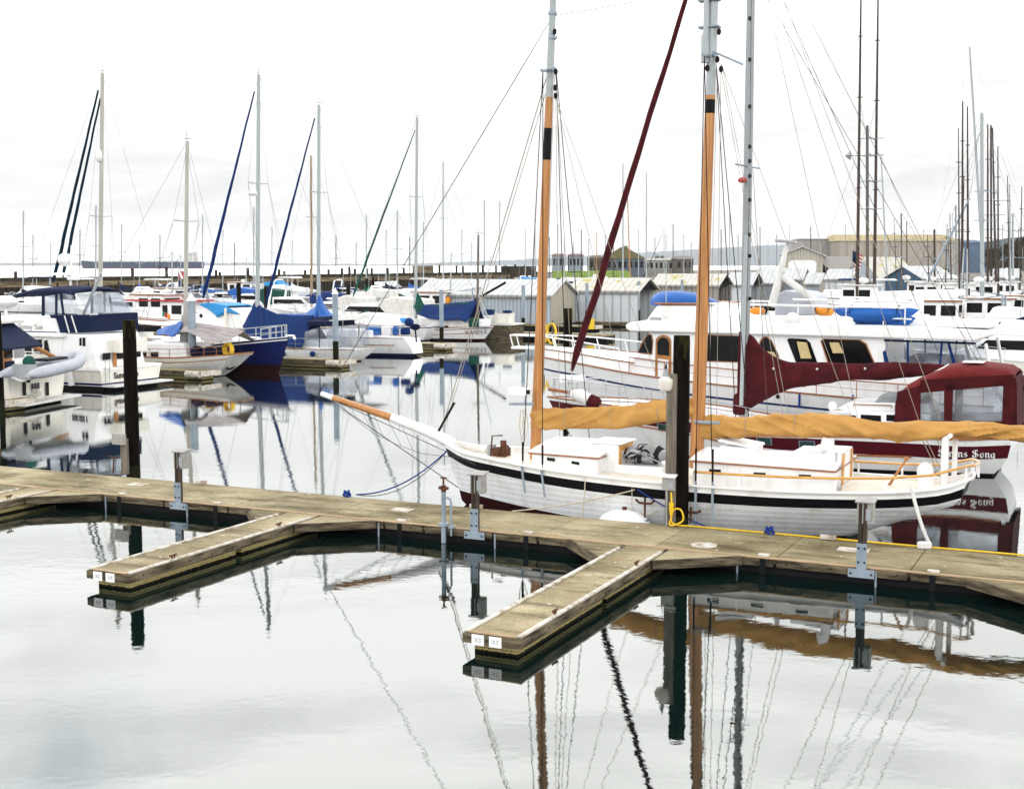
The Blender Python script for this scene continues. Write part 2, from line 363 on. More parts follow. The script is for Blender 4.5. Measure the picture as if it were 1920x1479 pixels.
slimepile = mk('weedy_pile_foot', (.016, .016, .006), .8, scale=6, bump=.6, col2=(.008, .01, .006))
greypost = mk('grey_timber_post', (.22, .19, .155), .85, scale=3, stretch=(4, 4, .4), bump=.4, col2=(.09, .075, .06), band=(.35, .65))

def stripe_mat(name, col, dark, per, rough=.6, moss=None, bump=.3):
    """ribbed sheet or boarding: narrow dark joints every per metres along x"""
    def rec(t, n, L, bs):
        tcn = n.new('ShaderNodeTexCoord'); mpn = n.new('ShaderNodeMapping'); mpn.inputs['Scale'].default_value = (1 / per, 0, 0); L.new(tcn.outputs['Object'], mpn.inputs[0])
        w = n.new('ShaderNodeTexWave'); w.wave_type = 'BANDS'; w.bands_direction = 'X'; w.inputs['Scale'].default_value = .314; w.inputs['Distortion'].default_value = 0
        L.new(mpn.outputs[0], w.inputs[0])
        r = n.new('ShaderNodeValToRGB'); e = r.color_ramp.elements; e[0].position, e[0].color = .03, (*dark, 1); e[1].position, e[1].color = .2, (*col, 1)
        L.new(w.outputs[1], r.inputs[0]); c = r.outputs[0]
        q = n.new('ShaderNodeTexNoise'); q.inputs['Scale'].default_value = .9; q.inputs['Detail'].default_value = 6; L.new(tcn.outputs['Object'], q.inputs[0])
        def over(c, lo, hi, colr, mode='MIX', strength=1.0):
            rr = n.new('ShaderNodeMapRange'); rr.inputs[1].default_value = lo; rr.inputs[2].default_value = hi; rr.inputs[4].default_value = strength; L.new(q.outputs[0], rr.inputs[0])
            x = n.new('ShaderNodeMix'); x.data_type = 'RGBA'; L.new(rr.outputs[0], x.inputs[0]); L.new(c, x.inputs[6]); x.inputs[7].default_value = (*colr, 1); return x.outputs[2]
        c = over(c, .5, .75, tuple(v * .7 for v in col), strength=.6)
        if moss: c = over(c, .58, .66, moss, strength=.8)
        L.new(c, bs.inputs['Base Color'])
        bp = n.new('ShaderNodeBump'); bp.inputs['Strength'].default_value = bump; bp.inputs['Distance'].default_value = .03; L.new(w.outputs[1], bp.inputs['Height']); L.new(bp.outputs[0], bs.inputs['Normal'])
    return ramp_mat(name, rough, rec)
ribwall = stripe_mat('blue_grey_ribbed_sheet', (.36, .40, .44), (.20, .23, .26), .35)
palewall = stripe_mat('pale_grey_boarding', (.56, .58, .60), (.34, .36, .38), .8)
brownwall = stripe_mat('grey_brown_boarding', (.30, .28, .26), (.14, .13, .12), .6)
beigewall = stripe_mat('beige_boarding', (.44, .41, .34), (.30, .28, .22), .5)
roofwhite = stripe_mat('pale_sheet_roof', (.55, .56, .56), (.42, .43, .43), .6)
roofmoss = stripe_mat('mossy_sheet_roof', (.56, .54, .49), (.42, .40, .36), .6, moss=(.42, .36, .05))
# ------------------------------------------------------------------ writing
def text(s, size, at, right, up, mat, parent, name='lettering', bold=0.0, depth=.004, sx=1.0, align='CENTER', shear=0.0):
    cu = bpy.data.curves.new('t', 'FONT'); cu.body = s; cu.size = size; cu.extrude = depth; cu.offset = bold
    cu.align_x = align; cu.align_y = 'CENTER'; cu.shear = shear
    o = bpy.data.objects.new('t', cu); S.collection.objects.link(o)
    me = bpy.data.meshes.new_from_object(o.evaluated_get(bpy.context.evaluated_depsgraph_get()))
    bpy.data.objects.remove(o); bpy.data.curves.remove(cu)
    r, u = Vector(right).normalized(), Vector(up).normalized(); n = r.cross(u)
    for v in me.vertices: v.co = Vector(at) + r * (v.co.x * sx) + u * v.co.y + n * v.co.z
    me.name = name; me.materials.clear(); me.materials.append(mat)
    q = bpy.data.objects.new(name, me); S.collection.objects.link(q); q.parent = parent
    return q
GLY = {  # broad-nib strokes on a 0..1 grid (x height .62)
 'S': (.8, [[(.7, .85), (.5, 1), (.2, .92), (.12, .72), (.3, .56), (.6, .46), (.7, .26), (.5, .04), (.22, .02), (.05, .14)], [(.42, .98), (.42, .06)], [(.1, .3), (.22, .06)]]),
 'i': (.3, [[(.05, .56), (.14, .62), (.14, .1), (.25, .02)], [(.1, .82), (.18, .78)]]),
 'r': (.42, [[(.04, .56), (.13, .62), (.13, .08), (.22, .02)], [(.13, .48), (.27, .62), (.4, .54)]]),
 'e': (.46, [[(.1, .32), (.4, .46), (.3, .62), (.1, .5), (.1, .14), (.22, .02), (.42, .12)]]),
 'n': (.55, [[(.03, .56), (.12, .62), (.12, .08), (.2, .02)], [(.12, .48), (.32, .62), (.42, .52), (.42, .1), (.52, .02)]]),
 's': (.46, [[(.4, .54), (.24, .62), (.1, .5), (.16, .38), (.34, .28), (.4, .14), (.26, .02), (.06, .08)]]),
 'o': (.52, [[(.12, .54), (.12, .12), (.24, .02), (.42, .12), (.42, .5), (.28, .62), (.12, .52)]]),
 'g': (.52, [[(.42, .56), (.26, .62), (.1, .5), (.1, .14), (.24, .04), (.42, .16)], [(.42, .6), (.42, -.12), (.28, -.26), (.08, -.2)]]),
 'W': (.95, [[(.05, .95), (.25, .05), (.45, .8)], [(.45, .8), (.62, .05), (.9, 1)]]),
 'A': (.75, [[(.02, .02), (.36, .98), (.66, .02)], [(.15, .36), (.55, .36)]]),
 'N': (.8, [[(.08, .02), (.1, .95), (.62, .05), (.64, 1)]]),
 'D': (.75, [[(.1, .95), (.12, .03), (.45, .08), (.64, .5), (.45, .9), (.06, .96)]]),
 'E': (.6, [[(.5, .93), (.12, .95), (.12, .04), (.52, .08)], [(.12, .5), (.42, .52)]]),
 'R': (.7, [[(.1, .02), (.12, .95), (.48, .85), (.46, .55), (.12, .48), (.6, .02)]]),
 ' ': (.4, [])}
def pen(s, size, at, right, up, mat, parent, nib=.085, ang=42, name='lettering', gap=.06):
    r, u = Vector(right).normalized(), Vector(up).normalized(); n = r.cross(u); b = MB(); x = 0
    nv = (nib * math.cos(R(ang)), nib * math.sin(R(ang)))
    tot = sum(GLY[c][0] + gap for c in s)
    k = 0
    for c in s:
        w, st = GLY[c]
        for pl in st:
            for p, q in zip(pl, pl[1:]):
                k += 1; z = .003 + .0004 * (k % 9)
                d = (q[0] - p[0], q[1] - p[1]); l = math.hypot(*d) or 1; h = (-d[1] / l * .018, d[0] / l * .018)
                pts = [(p[0] - nv[0] - h[0], p[1] - nv[1] - h[1]), (q[0] - nv[0] - h[0], q[1] - nv[1] - h[1]), (q[0] + nv[0] + h[0], q[1] + nv[1] + h[1]), (p[0] + nv[0] + h[0], p[1] + nv[1] + h[1])]
                b.plate([Vector(at) + r * ((x + a - tot / 2) * size) + u * ((c2 - .4) * size) + n * z for a, c2 in pts], .002)
        x += w + gap
    return b.build(name, mat, parent, smooth=0)

# ------------------------------------------------------------------ water
def water():
    m = bpy.data.materials.new('harbour_water'); m.use_nodes = True; t = m.node_tree; n = t.nodes; L = t.links; n.clear()
    o = n.new('ShaderNodeOutputMaterial'); d = n.new('ShaderNodeBsdfDiffuse'); d.inputs[0].default_value = (.0018, .008, .007, 1)
    g = n.new('ShaderNodeBsdfGlossy'); g.inputs[0].default_value = (.985, 1, .985, 1); g.inputs['Roughness'].default_value = .0
    # the open bay beyond the breakwater is ruffled, the harbour is glassy
    tb = n.new('ShaderNodeTexCoord'); sb = n.new('ShaderNodeSeparateXYZ'); L.new(tb.outputs['Object'], sb.inputs[0])
    rb = n.new('ShaderNodeMapRange'); rb.inputs[1].default_value = 330; rb.inputs[2].default_value = 420; rb.inputs[3].default_value = 0; rb.inputs[4].default_value = .32; L.new(sb.outputs[1], rb.inputs[0]); L.new(rb.outputs[0], g.inputs['Roughness'])
    fr = n.new('ShaderNodeFresnel'); fr.inputs['IOR'].default_value = 1.33
    pw = n.new('ShaderNodeValToRGB'); e = pw.color_ramp.elements; e[0].position, e[0].color = 0, (.06, .06, .06, 1); e[1].position, e[1].color = 1, (1, 1, 1, 1)
    for q_, c_ in ((.12, .17), (.22, .215), (.285, .37), (.36, .61), (.65, .92)): k_ = e.new(q_); k_.color = (c_, c_, c_, 1)
    L.new(fr.outputs[0], pw.inputs[0])
    tcn = n.new('ShaderNodeTexCoord')
    def nz(sc, st, det):
        mpn = n.new('ShaderNodeMapping'); mpn.inputs['Scale'].default_value = st; L.new(tcn.outputs['Object'], mpn.inputs[0])
        q = n.new('ShaderNodeTexNoise'); q.inputs['Scale'].default_value = sc; q.inputs['Detail'].default_value = det; q.inputs['Roughness'].default_value = .5
        L.new(mpn.outputs[0], q.inputs[0]); return q.outputs[0]
    a = nz(6.5, (1, 1.1, 1), 4); b = nz(1.1, (1, 1.4, 1), 2); c = nz(.16, (1, 1, 1), 3)
    # breeze patches: the ripple height drifts from place to place
    mr = n.new('ShaderNodeMapRange'); mr.inputs[1].default_value = .35; mr.inputs[2].default_value = .65; mr.inputs[3].default_value = .25; mr.inputs[4].default_value = 1.0
    L.new(c, mr.inputs[0])
    ma = n.new('ShaderNodeMath'); ma.operation = 'MULTIPLY'; L.new(a, ma.inputs[0]); L.new(mr.outputs[0], ma.inputs[1])
    ad = n.new('ShaderNodeMath'); ad.operation = 'MULTIPLY_ADD'; ad.inputs[1].default_value = 1.7; L.new(b, ad.inputs[0]); L.new(ma.outputs[0], ad.inputs[2])
    bp = n.new('ShaderNodeBump'); bp.inputs['Strength'].default_value = 1.0; bp.inputs['Distance'].default_value = .00095
    L.new(ad.outputs[0], bp.inputs['Height']); L.new(bp.outputs[0], g.inputs['Normal'])
    x = n.new('ShaderNodeMixShader'); L.new(pw.outputs[0], x.inputs[0]); L.new(d.outputs[0], x.inputs[1]); L.new(g.outputs[0], x.inputs[2])
    L.new(x.outputs[0], o.inputs[0])
    b = MB(); b.add([(-9000, -200, 0), (9000, -200, 0), (9000, 14000, 0), (-9000, 14000, 0)], [(0, 1, 2, 3)])
    w = b.build('water', m, None, smooth=0); tag(w, 'calm pale harbour water mirroring the masts', 'water', kind='structure')
water()

# ------------------------------------------------------------------ near docks
DZ = .31
D = Fr(G(960, 957.5, DZ), R(-25.4))
YN = D.gr(960, 999.5, DZ).y                      # near edge
def dock():
    t = thing('main_dock', 'long floating walkway with stained concrete panels in front of the white schooner', 'dock', D.O, D.a)
    xs = [D.gr(x, y, DZ).x for x, y in ((147, 914), (449, 943), (621, 961), (805, 980), (1010, 1004), (1227, 1024), (1457, 1044), (1710, 1064))]
    st = (xs[-1] - xs[0]) / 7
    xs = [xs[0] - st * k for k in range(6, 0, -1)] + xs + [xs[-1] + st * k for k in (1, 2, 3)]
    for a, b in zip(xs, xs[1:]):
        m = MB(); m.bb(a + .008, b - .008, YN + .05, -.04, DZ - .12, DZ); m.build('deck_panel', deckmat, t, smooth=0, bevel=.012)
    f = MB()
    for i, (a, b) in enumerate(zip(xs, xs[1:])):
        mid = a + (b - a) * .62
        for p, q in ((a, mid), (mid, b)):
            f.bb(p + .03, q - .03, YN - .03, YN + .045, .16, DZ - .015)
    for a in xs[:-1]:
        for k in (.18, .36, .78, .92):
            x = a + st * k; f.tube([(x, YN - .03, .23), (x, YN - .045, .23)], .016, 8, 1)
    f.build('near_fascia', [plank, black], t, smooth=0, bevel=.008)
    f = MB(); f.bb(xs[0], xs[-1], -.035, .03, .1, DZ - .012); f.build('far_fascia', plank, t, smooth=0, bevel=.008)
    f = MB(); f.bb(xs[0], xs[-1], YN - .034, YN + .048, DZ - .013, DZ + .012); f.build('edge_board', edgeboard, t, smooth=0, bevel=.006)
    f = MB(); f.bb(xs[0], xs[-1], YN + .16, -.16, -.5, DZ - .125); f.build('float', blackbottom, t, smooth=0)
    for px, py in ((245, 924), (417, 943), (757, 977), (990, 1001), (1432, 1044), (1755, 1067)):
        q = D.gr(px, py, DZ); m = MB(); m.box((q.x, YN + .05, DZ + .035), (.19, .1, .045)); m.build('edge_cleat', whiteboard, t, bevel=.012)
        m = MB(); m.bb(q.x - .05, q.x + .05, YN - .04, YN - .032, .02, DZ - .02); m.build('iron_strap', black, t, smooth=0)
    for px, py in ((206, 925), (349, 942), (705, 978), (893, 1012), (1379, 1044), (1643, 1066)):
        q = D.gr(px, py, DZ); m = MB(); m.tube([(q.x, YN - .05, .27), (q.x, YN - .05, -.05)], .018, 8); m.build('drain_pipe', galv, t)
    for px, py, w in ((258, 908, .42), (752, 956, .46), (1600, 1031, .55)):
        q = D.gr(px, py, DZ); m = MB(); m.box((q.x, q.y, DZ + .004), (w, .34, .012)); m.build('access_hatch', whiteboard, t, smooth=0, bevel=.003)
    q = D.gr(1320, 1022, DZ); m = MB(); m.cyl((q.x, q.y, DZ - .004), .24, .014, 28); m.build('round_hatch', whiteboard, t)
    return t
dock()

def finger(fl, frr, bl, br, gl, gr_, plates, label, back=None):
    """finger float from pixel corners of its deck: front left, front right, back left, back right"""
    a, b = D.gr(*fl, DZ), D.gr(*frr, DZ)
    x0, x1 = (a.x + D.gr(*bl, DZ).x) / 2, (b.x + D.gr(*br, DZ).x) / 2
    y0 = (a.y + b.y) / 2 if back is None else back; y1 = YN - .045
    t = thing('finger_dock', label, 'dock', D.w(((x0 + x1) / 2, YN, 0)), D.a, 'finger docks branching off the walkway')
    c = (x0 + x1) / 2; h = (x1 - x0) / 2; d0 = y0 - YN; d1 = y1 - YN
    n = 3
    for k in range(n):
        m = MB(); m.bb(-h + .04, h - .04, d0 + .03 + (d1 - d0 - .03) * k / n + .006, d0 + .03 + (d1 - d0 - .03) * (k + 1) / n - .006, DZ - .1, DZ); m.build('deck_panel', deckmat, t, smooth=0, bevel=.008)
    for s in (-1, 1):
        m = MB(); m.bb(s * (h - .005) - .035, s * (h - .005) + .035, d0 + .0, d1 - .35, DZ - .005, DZ + .03); m.build('white_curb', whiteboard, t, smooth=0, bevel=.008)
        m = MB(); m.bb(s * h - .03 + s * .01, s * h + .03 + s * .01, d0 - .01, d1, .16, DZ - .006)
        for k in range(9): m.tube([(s * (h + .04), d0 + .3 + k * .6, .23), (s * (h + .052), d0 + .3 + k * .6, .23)], .017, 8, 1)
        m.build('side_fascia', [plank, black], t, smooth=0, bevel=.008)
    m = MB(); m.bb(-h + .03, h - .03, d0 - .03, d0 + .03, DZ - .005, DZ + .018); m.build('end_curb', edgeboard, t, smooth=0, bevel=.006)
    m = MB(); m.bb(-h - .045, h + .045, d0 - .06, d0 - .012, .165, DZ - .01); m.build('end_fascia', plank, t, smooth=0, bevel=.008)
    m = MB(); m.bb(-h + .07, h - .07, d0 + .1, d0 + (d1 - d0) * .52, -.5, DZ - .11); m.bb(-h + .07, h - .07, d0 + (d1 - d0) * .55, d1, -.5, DZ - .112); m.build('float', floatmat, t, smooth=0)
    for k, s in enumerate(plates):
        x = -h * .12 + (k - .5) * .27 - .02
        p = MB(); p.box((x, d0 - .066, .225), (.19, .008, .15)); pl = p.build('number_plate', white, t, smooth=0)
        text(s, .088, (x, d0 - .071, .222), (1, 0, 0), (0, 0, 1), greybox, pl, 'plate_number', depth=.002)
    for s, g in ((-1, gl), (1, gr_)):
        if not g: continue
        dx, dy = g
        tri = [(s * (h + .05), d1), (s * (h + .05 + dx), d1), (s * (h + .05), d1 - dy)]
        m = MB(); m.slab(tri, DZ - .09, DZ - .004); m.build('corner_gusset', deckmat, t, smooth=0)
        p, q = Vector((*tri[1], 0)), Vector((*tri[2], 0)); dd = (q - p).normalized(); nn = Vector((dd.y, -dd.x, 0)) * (-s)
        if nn.y > 0: nn = -nn
        m = MB(); m.add([v + nn * e + Vector((0, 0, z)) for z in (.16, DZ + .006) for v, e in ((p, .005), (q, .005), (q, .06), (p, .06))],
                        [(3, 2, 1, 0), (4, 5, 6, 7), (0, 1, 5, 4), (1, 2, 6, 5), (2, 3, 7, 6), (3, 0, 4, 7)])
        m.build('gusset_fascia', plank, t, smooth=0)
    for k in (.2, .75):
        m = MB(); m.tube([(h - .02, d0 + (d1 - d0) * k - .09, DZ + .085), (h - .02, d0 + (d1 - d0) * k + .09, DZ + .085)], .016, 8)
        m.tube([(h - .02, d0 + (d1 - d0) * k - .03, DZ + .02), (h - .02, d0 + (d1 - d0) * k - .03, DZ + .085)], .014, 8)
        m.tube([(h - .02, d0 + (d1 - d0) * k + .03, DZ + .02), (h - .02, d0 + (d1 - d0) * k + .03, DZ + .085)], .014, 8); m.build('cleat', rust, t)
    return t
finger((160, 1065), (235, 1075), (550, 960), (608, 966), (.9, 1.0), (1.25, 1.0), ('X2', 'X4'), 'finger dock numbered X2 and X4 reaching out below the grey steel posts')
finger((875, 1187), (985, 1193), (1165, 1022), (1245, 1030), (1.05, 1.15), (1.3, 1.0), ('X3', 'X7'), 'finger dock numbered X3 and X7 in the foreground, mossy barnacled sides')
fd = [D.gr(550, 960, DZ).x, D.gr(1165, 1022, DZ).x]; pitch_ = fd[1] - fd[0]
def finger_raw(x0, x1, y0, label, gl, gr_):
    global D
    class Q:  # hands the wanted corners straight to finger()
        def gr(s, a, b, z): return Vector((a, b, 0))
        def w(s, p): return DD.w(p)
    Q.a = D.a
    DD = D; D = Q()
    try: return finger((x0, y0), (x1, y0), (x0, YN), (x1, YN), gl, gr_, (), label)
    finally: D = DD
ypos = D.gr(200, 1070, DZ).y
finger_raw(fd[0] - pitch_, fd[0] - pitch_ + .86, ypos, 'finger dock cut off by the left edge of the picture', (.9, 1.0), (1.25, 1.0))
finger_raw(fd[1] + pitch_ + .7, fd[1] + pitch_ + 1.56, ypos + .4, 'finger dock whose corner gusset shows at the right edge of the picture', (1.9, 1.5), (1.25, 1.0))

# ------------------------------------------------------------------ power posts, standpipe
def power_post(px, label, py_top, py_bot):
    q = D.gr(px, py_bot, DZ); q.y = YN - .03
    ht = (py_bot - py_top) / FPX * D.w((q.x, q.y, 0)).y
    t = thing('power_post', label, 'power post', D.w((q.x, q.y, DZ)), D.a, 'power posts along the walkway')
    m = MB()
    m.bb(-.22, .22, -.055, -.042, -.17, -.02); m.bb(-.085, .085, -.0545, -.041, -.02, .42)
    for x, z in ((-.17, -.1), (.17, -.1), (-.05, .1), (.05, .1), (-.05, .34), (.05, .34)): m.tube([(x, -.055, z), (x, -.075, z)], .018, 8, 1)
    m.build('base_plate', [galv, black], t, smooth=0, bevel=.004)
    m = MB(); m.bb(-.07, -.012, -.04, .05, -.02, ht - .05); m.bb(.012, .07, -.04, .05, -.02, ht - .05); m.bb(-.03, .03, -.025, .03, -.02, ht - .06); m.build('post', postwood, t, smooth=0, bevel=.006)
    m = MB(); m.bb(-.10, .17, -.03, .17, ht - .40, ht - .035); b = m.build('meter_box', greybox, t, smooth=0, bevel=.012)
    m = MB(); m.bb(.05, .14, -.045, -.032, ht - .34, ht - .14); m.build('socket_cover', greyplastic, b, smooth=0, bevel=.01)
    m = MB(); m.box((.035, .07, ht - .012), (.33, .29, .028), rot=Matrix.Rotation(R(7), 3, 'X')); m.build('cap', greybox, t, smooth=0, bevel=.008)
    m = MB(); m.box((-.98, -YN * .95, .06), (.30, .06, .08)); m.build('step_box', whiteboard, t, smooth=0, bevel=.01)
power_post(323, 'grey power post on the walkway above the X2 and X4 finger dock', 845, 943)
power_post(870, 'grey power post standing in front of the white schooner bow', 892, 1002)
power_post(1608, 'grey power post standing in front of the white schooner stern', 942, 1072)

def standpipe():
    q = D.gr(829, 990, DZ); t = thing('standpipe', 'galvanised standpipe with brass valve beside the power post at the bow', 'standpipe', D.w((q.x, YN - .03, DZ)), D.a)
    m = MB(); m.cyl((0, -.05, -.3), .05, .34, 14); m.cyl((0, -.05, .04), .10, .05, 14); m.cyl((0, -.05, .09), .045, .62, 14); m.build('riser', galv, t)
    m = MB(); m.cyl((0, -.05, .71), .052, .12, 14); m.tube([(-.1, -.05, .78), (.1, -.05, .78)], .032, 10); m.cyl((0, -.05, .83), .02, .16, 8); m.build('brass_valve', rust, t)
    m = MB(); m.tube([(-.07, -.05, .98), (.07, -.05, .98)], .012, 8); m.tube([(0, -.12, .98), (0, .02, .98)], .012, 8); m.build('hand_wheel', rust, t)
    m = MB(); m.tube([(.16, -.04, -.15), (.16, -.04, .52), (.13, -.04, .58), (.04, -.05, .6)], .022, 10); m.cyl((.16, -.04, .0), .06, .04, 12); m.build('bypass_pipe', galv, t)
standpipe()

# ------------------------------------------------------------------ piles
def pile(px, py_base, py_top, wpx, label, kind='wood', group=None, base_h=0.0, lean=(0, 0)):
    g = G(px, py_base, base_h); d = g.y; r = wpx / 2 / FPX * d; ht = PY(px, py_top, d).z
    t = thing('pile', label, 'pile', (g.x, g.y, 0), rnd.uniform(0, 6), group)
    M = Matrix.Rotation(R(lean[0]), 3, 'Y')
    def ring(z, k, j):
        return [M @ Vector((r * k * (1 + .035 * math.sin(3 * a + j) + .02 * math.sin(7 * a)) * math.cos(a), r * k * (1 + .035 * math.sin(2 * a + j)) * math.sin(a), z)) for a in [i * 2 * math.pi / 22 for i in range(22)]]
    if kind == 'wood':
        m = MB(); m.loft([ring(-1, 1.06, 0), ring(.5, 1.04, 0)]); m.build('waterline_growth', slimepile, t)
        zs = [.5 + (ht - .95) * k / 6 for k in range(7)]
        m = MB(); m.loft([ring(z, 1.03 - .05 * i / 6, 0) for i, z in enumerate(zs)]); m.build('shaft', pilewood, t)
        m = MB(); m.loft([ring(zs[-1], .98, 0), ring(ht - .12, .97, 0), ring(ht, .93, .3)]); m.build('mossy_head', mosspile, t)
    else:
        m = MB(); m.cyl((0, 0, -1), r, 1 + ht * .36, 20); m.build('weedy_foot', slimepile, t)
        m = MB(); m.cyl((0, 0, ht * .36), r * .995, ht * .63, 20); m.build('shaft', galv, t)
        m = MB()
        if kind == 'cone': m.cyl((0, 0, ht * .985), r * 1.25, r * 1.9, 18, r2=.02)
        else: m.cyl((0, 0, ht * .985), r * 1.06, .05, 18)
        m.build('cap', white if kind == 'cone' else galv, t)
    return t
pile(250, 886, 600, 25, 'tall dark timber pile rising from the walkway in front of the trawler', base_h=DZ)
pile(1274, 984, 629, 33, 'thick black timber pile with mossy top in front of the schooner mainmast', base_h=DZ)
pile(1063, 707, 578, 17, 'dark timber pile beside the maroon furled sail', lean=(-1, 0))
pile(4, 775, 585, 10, 'slim weathered pile at the left edge beside the navy awning')
pile(362, 705, 562, 15, 'grey steel pile with white cone cap by the white canoe-sterned yacht', 'cone')
pile(630, 690, 549, 11, 'grey steel pile with small white cone cap beside the cream transom', 'cone')
pile(828, 652, 543, 8, 'slender steel pile in front of the blue boom awning', 'flat')
pile(981, 630, 535, 7, 'slender steel pile in front of the first boathouse wall', 'flat')
pile(1100, 612, 531, 6, 'grey steel post before the second boathouse wall', 'flat')
pile(1197, 612, 527, 6, 'grey steel post at the dark open gable of the second boathouse', 'flat')
pile(1278, 590, 524, 5, 'short grey steel post behind the blue tarp on the flybridge', 'flat')
# ------------------------------------------------------------------ hulls and spars
from mathutils import noise as mnoise
def interp(pts, u):
    pts = sorted(pts)
    if u <= pts[0][0]: return pts[0][1]
    if u >= pts[-1][0]: return pts[-1][1]
    for i in range(len(pts) - 1):
        (a, p), (b, q) = pts[i], pts[i + 1]
        if u <= b:
            t = (u - a) / (b - a)
            m0 = (q - pts[i - 1][1]) / (b - pts[i - 1][0]) * (b - a) if i > 0 else q - p
            m1 = (pts[i + 2][1] - p) / (pts[i + 2][0] - a) * (b - a) if i + 2 < len(pts) else q - p
            if m0 * (q - p) < 0: m0 = 0
            if m1 * (q - p) < 0: m1 = 0
            t2, t3 = t * t, t * t * t
            return (2 * t3 - 3 * t2 + 1) * p + (t3 - 2 * t2 + t) * m0 + (-2 * t3 + 3 * t2) * q + (t3 - t2) * m1
class Hull:
    def __init__(s, L, beam, sheer, bow, stern, full=((0, .35), (.5, .22), (.8, .4), (1, .8)), zk=-.5):
        s.L, s.beam, s.sheer_, s.bow, s.stern, s.full, s.zk = L, beam, sheer, bow, stern, full, zk
    def sheer(s, u): return interp(s.sheer_, u)
    def pt(s, u, z, side=1, inset=0.0):
        xs, xb = interp(s.stern, z), interp(s.bow, z)
        t = max(0.0, min(1.3, (z - s.zk) / (s.sheer(u) - s.zk)))
        w = max(0.0, interp(s.beam, u) * t ** interp(s.full, u) - inset)
        return Vector((xs + (xb - xs) * u, side * w, z))
    def side_at(s, x, z, side=1):                       # point of the skin at local x
        xs, xb = interp(s.stern, z), interp(s.bow, z)
        return s.pt((x - xs) / (xb - xs), z, side)
    def rail(s, u, side=1, dz=0.0, inset=0.0): return s.pt(u, s.sheer(u), side, inset) + Vector((0, 0, dz))
    def build(s, parent, rows, mats, strips, nu=30, name='hull', deck=.06, deckmat_=None, transom=None, tmat=None, deck_range=(0, 1), inner=0):
        """rows: functions of u giving heights bottom to top; strips: material slot of each strip between rows"""
        m = MB(); us = [1 - (1 - i / nu) ** 1.25 for i in range(nu + 1)]
        for side in (1, -1):
            gridp = [[s.pt(u, r(u), side) for r in rows] for u in us]
            for k in range(len(rows) - 1):
                vs = [g[k] for g in gridp] + [g[k + 1] for g in gridp]; n = len(us)
                m.add(vs, [(i, i + 1, n + i + 1, n + i) for i in range(n - 1)], strips[k])
        a = [s.pt(0, r(0), 1) for r in rows]; b = [s.pt(0, r(0), -1) for r in rows]
        for k in range(len(rows) - 1):
            m.add([a[k], a[k + 1], b[k + 1], b[k]], [(0, 1, 2, 3)], (transom or strips)[k])
        if deck > .03:                                   # inside of the bulwark
            for side in (1, -1):
                vs = [s.rail(u, side, 0, .035) for u in us] + [s.rail(u, side, -deck, .035) for u in us]
                n = len(us); m.add(vs, [(i, i + 1, n + i + 1, n + i) for i in range(n - 1)], inner)
                vs = [s.rail(u, side, 0, .035) for u in us] + [s.rail(u, side) for u in us]
                m.add(vs, [(i, i + 1, n + i + 1, n + i) for i in range(n - 1)], strips[-1])
        bmd = m
        o = m.build(name, mats, parent, smooth=40)
        # weld coincident rows so that shading runs smoothly across the strips
        bm = bmesh.new(); bm.from_mesh(o.data); bmesh.ops.remove_doubles(bm, verts=bm.verts, dist=.0006); bmesh.ops.recalc_face_normals(bm, faces=bm.faces); bm.to_mesh(o.data); bm.free()
        o.data.set_sharp_from_angle(angle=R(40))
        if deckmat_:
            m = MB(); du = [u for u in us if deck_range[0] <= u <= deck_range[1]]
            q = [s.rail(u, 1, -deck, .03) for u in du]; w = [s.rail(u, -1, -deck, .03) for u in du]
            c = [(x + y) / 2 + Vector((0, 0, .05 * min(1, x.y))) for x, y in zip(q, w)]
            n = len(du); m.add(q + c + w, [(i, i + 1, n + i + 1, n + i) for i in range(n - 1)] + [(n + i, n + i + 1, 2 * n + i + 1, 2 * n + i) for i in range(n - 1)])
            m.build('deck', deckmat_, parent, smooth=40)
        return o
    def strip(s, parent, mat, name='rub_rail', dz=0.0, h=.05, w=.04, u0=0.0, u1=1.0, n=30, both=True, around=False, inset=0.0):
        sides = (1, -1) if both else (1,)
        m = MB()
        us = [u0 + (u1 - u0) * i / n for i in range(n + 1)]
        def ring(u, side):
            z = s.sheer(u) + dz; p = s.pt(u, z - (h / 2 if dz < 0 else 0), side, inset); p.z = z
            q = s.pt(min(1, u + .01), z, side, inset); o = s.pt(max(0, u - .01), z, side, inset); d = (q - o); d.z = 0
            nn = Vector((d.y, -d.x, 0)).normalized() * (-side if d.x > 0 else side) if d.length > 1e-6 else Vector((0, side, 0))
            if nn.y * side < 0: nn = -nn
            return [p + nn * (w * .55) + Vector((0, 0, -h / 2)), p + nn * (w * .55) + Vector((0, 0, h / 2)), p - nn * (w * .45) + Vector((0, 0, h / 2)), p - nn * (w * .45) + Vector((0, 0, -h / 2))]
        for side in sides: m.loft([ring(u, side) for u in us])
        if around:
            a, b = ring(u0, 1), ring(u0, -1); e = s.pt(u0, s.sheer(u0) + dz, 1)
            m.loft([a, [v + Vector((-.06, 0, 0)) for v in [(x * .8 + y * .2) for x, y in zip(a, b)]], [v + Vector((-.09, 0, 0)) for v in [(x + y) / 2 for x, y in zip(a, b)]], [v + Vector((-.06, 0, 0)) for v in [(x * .2 + y * .8) for x, y in zip(a, b)]], b])
        return m.build(name, mat, parent, smooth=40)

